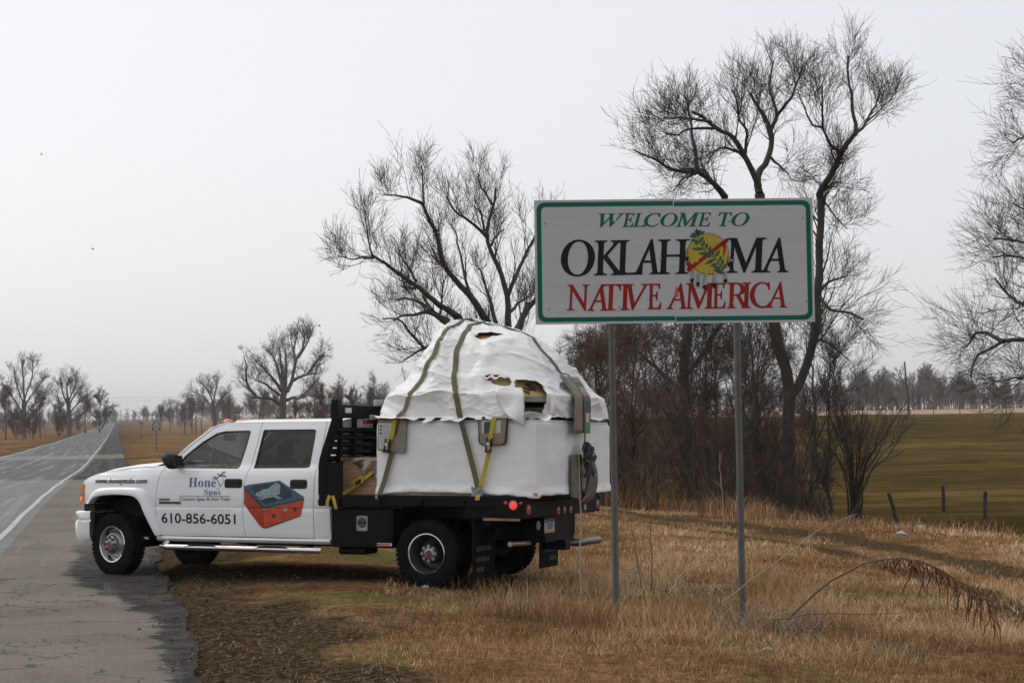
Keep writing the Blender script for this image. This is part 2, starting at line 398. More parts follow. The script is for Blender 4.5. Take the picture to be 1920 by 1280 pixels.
    rg = N('ShaderNodeMapRange'); L(wet, rg.inputs['Value']); rg.inputs['To Min'].default_value = 0.85 if kind == 'shoulder' else 0.66; rg.inputs['To Max'].default_value = 0.72 if kind == 'shoulder' else 0.40
    L(rg.outputs[0], b.inputs['Roughness']); b.inputs['Specular IOR Level'].default_value = 0.06 if kind == 'shoulder' else 0.32
    bp = N('ShaderNodeBump'); bp.inputs['Strength'].default_value = 0.7; bp.inputs['Distance'].default_value = 0.012
    L(noise(48, 5, 0.75), bp.inputs['Height']); L(bp.outputs[0], b.inputs['Normal'])
    return m

vv = graded(-26, -2, 0.06, 2400, 1.05); vv = vv[vv > -60]
def strip(name, ufun, us, m, lift, base=lambda v: zroad(v), vsel=None):
    v = vv if vsel is None else vsel
    U = np.array([[ufun(a, q) for a in us] for q in v]); Vv = np.repeat(v[:, None], len(us), 1)
    x, y = from_uv(U, Vv)
    z = base(Vv) + lift - 0.012 * np.abs(U + 3.7) * 0
    n = len(us); a, bq = np.meshgrid(np.arange(len(v) - 1), np.arange(n - 1), indexing='ij'); q = (a * n + bq).ravel()
    Fq = np.stack([q, q + 1, q + n + 1, q + n], 1)
    ob = np_mesh(name, np.c_[x.ravel(), y.ravel(), z.ravel()], Fq, m, smooth=True)
    ul = ob.data.uv_layers.new(name='UVMap'); li = np.zeros(len(ob.data.loops), np.int32); ob.data.loops.foreach_get('vertex_index', li)
    ul.data.foreach_set('uv', np.c_[U.ravel(), Vv.ravel()][li].ravel().astype(np.float32))
    return tag(ob, kind='structure')
edge_w = {}
def edge_u(a, q):
    if a < 0.98: return 0.26 + (2.36 - 0.26) * a / 0.98
    k = float(fbm(np.array([q / 0.9]), np.array([2.2]), 2)[0] - 0.5) * 0.30 + float(fbm(np.array([q / 0.11]), np.array([7.2]), 2)[0] - 0.5) * 0.16
    return 2.46 + k
strip('road', lambda a, q: a, np.r_[-7.6, np.arange(-7.25, 0.26, 0.5), 0.26], asphalt('road_asphalt', 'road'), 0.0)
sh = strip('shoulder', edge_u, np.r_[np.linspace(0, 0.98, 9), 1.0], asphalt('shoulder_asphalt', 'shoulder'), 0.0)
sh.data.materials[0].name = 'shoulder_asphalt'
# broken lip of the shoulder: a short skirt down to the dirt
bmx = bmesh.new(); bmx.from_mesh(sh.data); n_us = 10
bmx.verts.ensure_lookup_table(); prev = None; rim_v = [bmx.verts[i * n_us + n_us - 1] for i in range(len(vv))]
for i in range(len(vv)):
    p = rim_v[i]; w = bmx.verts.new(p.co + Vector((0.02 * RN[0], 0.02 * RN[1], -0.09)))
    if prev: bmx.faces.new((prev[0], p, w, prev[1]))
    prev = (p, w)
bmx.to_mesh(sh.data); bmx.free()
paint_w = mat('white_road_paint', (0.34, 0.335, 0.31), 0.8, var=0.3, scale=5, col2=(0.52, 0.515, 0.49), detail=8)
paint_y = mat('yellow_road_paint', (0.42, 0.27, 0.07), 0.7, var=0.25, scale=5)
strip('edge_line', lambda a, q: a + 0.012 * math.sin(q * 0.7), [-0.055, 0.055], paint_w, 0.004)
strip('far_edge_line', lambda a, q: a, [-7.2, -7.07], paint_w, 0.004)
for k in range(14):
    v0 = -18 + k * 12.2
    strip('centre_line_dash', lambda a, q: a, [-3.70, -3.58], paint_y, 0.004, vsel=np.linspace(v0, v0 + 3.0, 8))

# ---------------------------------------------------------------- dry grass (nobody could count it)
def grass_mat():
    m = bpy.data.materials.new('dry_grass'); m.use_nodes = True
    t = m.node_tree; b = t.nodes['Principled BSDF']; N = t.nodes.new; L = t.links.new
    b.inputs['Roughness'].default_value = 0.8; b.inputs['Specular IOR Level'].default_value = 0.2
    a = N('ShaderNodeAttribute'); a.attribute_name = 'tint'
    geo = N('ShaderNodeNewGeometry'); n = N('ShaderNodeTexNoise'); n.inputs['Scale'].default_value = 30; L(geo.outputs['Position'], n.inputs['Vector'])
    mx = N('ShaderNodeMix'); mx.data_type = 'RGBA'; mx.blend_type = 'MULTIPLY'; mx.inputs[0].default_value = 0.5
    L(a.outputs['Color'], mx.inputs[6]); L(n.outputs['Fac'], mx.inputs[7])
    hs = N('ShaderNodeHueSaturation'); hs.inputs['Value'].default_value = 1.48; hs.inputs['Saturation'].default_value = 1.0; L(mx.outputs[2], hs.inputs['Color']); L(hs.outputs[0], b.inputs['Base Color'])
    return m
GRASS_M = grass_mat()
STRAW = np.array([(0.38, 0.235, 0.11), (0.50, 0.34, 0.18), (0.25, 0.14, 0.06), (0.32, 0.185, 0.08), (0.16, 0.08, 0.034), (0.56, 0.42, 0.26)])
def blades(x, y, h, w, lean, tint, seed, z=None, bend=0.6):
    """two-piece bent blades as triangles; returns V, F, colour"""
    r = np.random.default_rng(seed); n = len(x)
    z = land(x, y) if z is None else z
    az = r.uniform(0, 2 * np.pi, n); dx, dy = np.cos(az), np.sin(az)
    fa = r.uniform(0, 2 * np.pi, n); wx, wy = np.cos(fa) * w / 2, np.sin(fa) * w / 2
    l1 = lean * r.uniform(0.2, 1.0, n); l2 = l1 + bend * r.uniform(0.1, 1.1, n)
    h1 = h * 0.55
    p0 = np.c_[x, y, z - 0.01]; p1 = p0 + np.c_[dx * h1 * np.sin(l1), dy * h1 * np.sin(l1), h1 * np.cos(l1)]
    p2 = p1 + np.c_[dx * h1 * np.sin(l2), dy * h1 * np.sin(l2), h1 * np.cos(l2)]
    W3 = np.c_[wx, wy, np.zeros(n)]
    V = np.stack([p0 - W3, p0 + W3, p1 - W3 * 0.8, p1 + W3 * 0.8, p2], 1).reshape(-1, 3)
    b0 = np.arange(n) * 5
    F = np.concatenate([np.stack([b0, b0 + 1, b0 + 3], 1), np.stack([b0, b0 + 3, b0 + 2], 1), np.stack([b0 + 2, b0 + 3, b0 + 4], 1)])
    return V, F, np.repeat(tint, 5, 0)
def join(parts):
    Vs, Fs, Cs, o = [], [], [], 0
    for V, F, C in parts: Vs.append(V); Fs.append(F + o); Cs.append(C); o += len(V)
    return np.concatenate(Vs), np.concatenate(Fs), np.concatenate(Cs)

def scatter(n, x0, x1, y0, y1, seed, ybias=1.0):
    r = np.random.default_rng(seed)
    y = y0 + (y1 - y0) * r.random(n) ** ybias; return x0 + (x1 - x0) * r.random(n), y, r
parts = []
def sown(n, x0, x1, y0, y1, seed, hmin, hmax, w, lean, keep, ybias=1.0, cols=STRAW, bend=0.6):
    """clumped sowing: blades gather round tuft centres"""
    x, y, r = scatter(n, x0, x1, y0, y1, seed, ybias)
    k = r.integers(0, max(1, n // 26), n); cx, cy = x[k], y[k]; s = r.uniform(0, 1, n) < 0.65
    sp = r.normal(0, 0.07, (2, n)); x = np.where(s, cx + sp[0], x); y = np.where(s, cy + sp[1], y)
    u, v = to_uv(x, y)
    pr = keep(x, y, u, v); ok = (r.random(n) < pr) & (u > 2.75)
    x, y, u = x[ok], y[ok], u[ok]; k = k[ok]
    patch = fbm(x / 1.4 + 3, y / 1.4, 4)
    h = (hmin + (hmax - hmin) * r.random(len(x)) ** 1.8) * (0.45 + 1.1 * patch)
    ci = np.clip((patch * 1.7 - 0.33 + r.normal(0, 0.24, len(x))) * len(cols), 0, len(cols) - 1).astype(int)
    order = np.array([4, 2, 3, 0, 1, 5]) if len(cols) == 6 else np.arange(len(cols))
    tint = cols[order[ci]] * r.uniform(0.75, 1.2, (len(x), 1)) * (0.72 + 0.62 * fbm(x / 3.3 + 21, y / 3.3 + 4, 3)[:, None] + 0.22 * sstep(3.5, 7, x)[:, None]) * (0.88 + 0.24 * (k % 7) / 6)[:, None]
    parts.append(blades(x, y, h, w * r.uniform(0.6, 1.3, len(x)), lean, tint, seed + 1, bend=bend))
def not_dirt_shade(x, y): return 1 - dirt_shade_mask(x, y)
def cover(x, y, u, v): return 0.07 + 0.93 * not_dirt_shade(x, y) ** 1.3
# thatch: short fine blades lying over one another
sown(120000, -3.6, 4.9, 9.6, 16, 11, 0.035, 0.11, 0.0045, 1.25, lambda x, y, u, v: cover(x, y, u, v) * (0.45 + 0.55 * sstep(3.6, 6, u)), bend=0.5)
sown(95000, -1.5, 8.2, 14, 24, 12, 0.04, 0.12, 0.006, 1.15, cover, bend=0.5)
sown(60000, -1.5, 12.5, 21, 39, 13, 0.05, 0.14, 0.010, 1.0, lambda x, y, u, v: not_dirt_shade(x, y) ** 2 * (1 - sstep(17, 19, u)), 0.8)
# upright tufts here and there
tuft = lambda x, y: sstep(0.50, 0.66, fbm(x / 0.75 + 5, y / 0.75, 3))
sown(60000, -2.6, 4.9, 9.8, 16, 17, 0.05, 0.16, 0.005, 0.6, lambda x, y, u, v: cover(x, y, u, v) * tuft(x, y) * (0.25 + 0.75 * sstep(4, 7, u)))
sown(46000, -1.0, 8.0, 14, 26, 18, 0.06, 0.17, 0.006, 0.55, lambda x, y, u, v: cover(x, y, u, v) * tuft(x, y))
# taller stand behind and round the truck tail and the sign posts
sown(34000, -1.3, 3.4, 15.2, 21.5, 14, 0.10, 0.30, 0.005, 0.45, lambda x, y, u, v: sstep(5.2, 6.4, u) * sstep(0.40, 0.58, fbm(x / 0.8 + 5, y / 0.8)) * not_dirt_shade(x, y))
sown(9000, 0.2, 3.4, 14.9, 16.2, 15, 0.08, 0.30, 0.005, 0.6, lambda x, y, u, v: 0.6 + 0 * x)
# low green shoots showing through
GRN = np.array([(0.09, 0.11, 0.025), (0.14, 0.15, 0.04), (0.19, 0.18, 0.06)])
sown(16000, -2.2, 5.0, 10, 19, 16, 0.02, 0.06, 0.005, 0.9, lambda x, y, u, v: sstep(0.52, 0.68, fbm(x / 1.9 + 40, y / 1.9 + 8, 4)), cols=GRN)
V, F, Cc = join(parts)
tag(np_mesh('dry_grass', V, F, GRASS_M, attrs={'tint': Cc}), 'short dry tan grass growing over the roadside verge', kind='stuff')
parts = []
# reddish tall grass along the brow of the bank and under the thicket
RED = np.array([(0.24, 0.125, 0.06), (0.33, 0.19, 0.09), (0.42, 0.27, 0.14), (0.19, 0.10, 0.05)])
def brow(n, x0, x1, y0, y1, seed, hm, hx, keep):
    x, y, r = scatter(n, x0, x1, y0, y1, seed); u, v = to_uv(x, y)
    ok = r.random(n) < keep(x, y, u, v); x, y = x[ok], y[ok]; m = len(x)
    pt = fbm(x / 2.2, y / 2.2 + 9)
    tint = RED[np.clip((pt * 1.8 - 0.4 + r.normal(0, 0.2, m)) * 4, 0, 3).astype(int)] * r.uniform(0.75, 1.2, (m, 1))
    parts.append(blades(x, y, (hm + (hx - hm) * r.random(m)) * (0.5 + pt) * (0.85 - 0.5 * sstep(3.5, 7.0, x)), 0.016 * r.uniform(0.6, 1.3, m), 0.5, tint, seed + 1, bend=0.8))
brow(60000, -3.0, 9.5, 30, 47, 21, 0.3, 1.0, lambda x, y, u, v: sstep(14.2, 16.5, u) * (1 - sstep(21, 26, u)) * sstep(0.35, 0.55, fbm(x / 1.6, y / 1.6)) * (1 - 0.75 * sstep(4.5, 8.5, x)))
brow(9000, 4, 16, 27, 50, 22, 0.12, 0.4, lambda x, y, u, v: sstep(15.5, 17.5, u) * (1 - sstep(22, 28, u)) * sstep(0.5, 0.65, fbm(x / 1.6, y / 1.6)))
V, F, Cc = join(parts)
tag(np_mesh('tall_grass', V, F, GRASS_M, attrs={'tint': Cc}), 'taller reddish brown grass along the brow of the bank', kind='stuff')
# loose stones on the bare shoulder
x, y, r = scatter(9000, -4.8, 0.5, 9.5, 20.5, 31); u, v = to_uv(x, y); ok = (u > 2.05 + 0.5 * r.random(len(x)) ** 0.6) & (r.random(len(x)) < np.where(u < 2.9, 1.0, 0.55 * dirt_shade_mask(x, y))) & (u < 6); x, y = x[ok], y[ok]
n = len(x); s = 0.006 + 0.02 * r.random(n) ** 3; z = land(x, y); u, v = to_uv(x, y); s = np.where(u < 2.75, s * 0.75, s); z = np.where(u < 2.55, np.maximum(z, zroad(v) + 0.003), z)
oct_ = np.array([(1, 0, 0), (0, 1, 0), (-1, 0, 0), (0, -1, 0), (0, 0, 0.7), (0, 0, -0.7)])
Vs = (oct_[None] * r.uniform(0.6, 1.2, (n, 6, 1)) * s[:, None, None] + np.c_[x, y, z + s * 0.2][:, None]).reshape(-1, 3)
fo = np.array([(0, 1, 4), (1, 2, 4), (2, 3, 4), (3, 0, 4), (1, 0, 5), (2, 1, 5), (3, 2, 5), (0, 3, 5)])
Fs = (fo[None] + (np.arange(n) * 6)[:, None, None]).reshape(-1, 3)
gv = 0.03 + 0.16 * r.random(n) ** 2
tag(np_mesh('gravel', Vs, Fs, GRASS_M, attrs={'tint': np.repeat(np.c_[gv, gv * 0.92, gv * 0.83], 6, 0)}), 'loose stones on the bare dirt shoulder', kind='stuff')
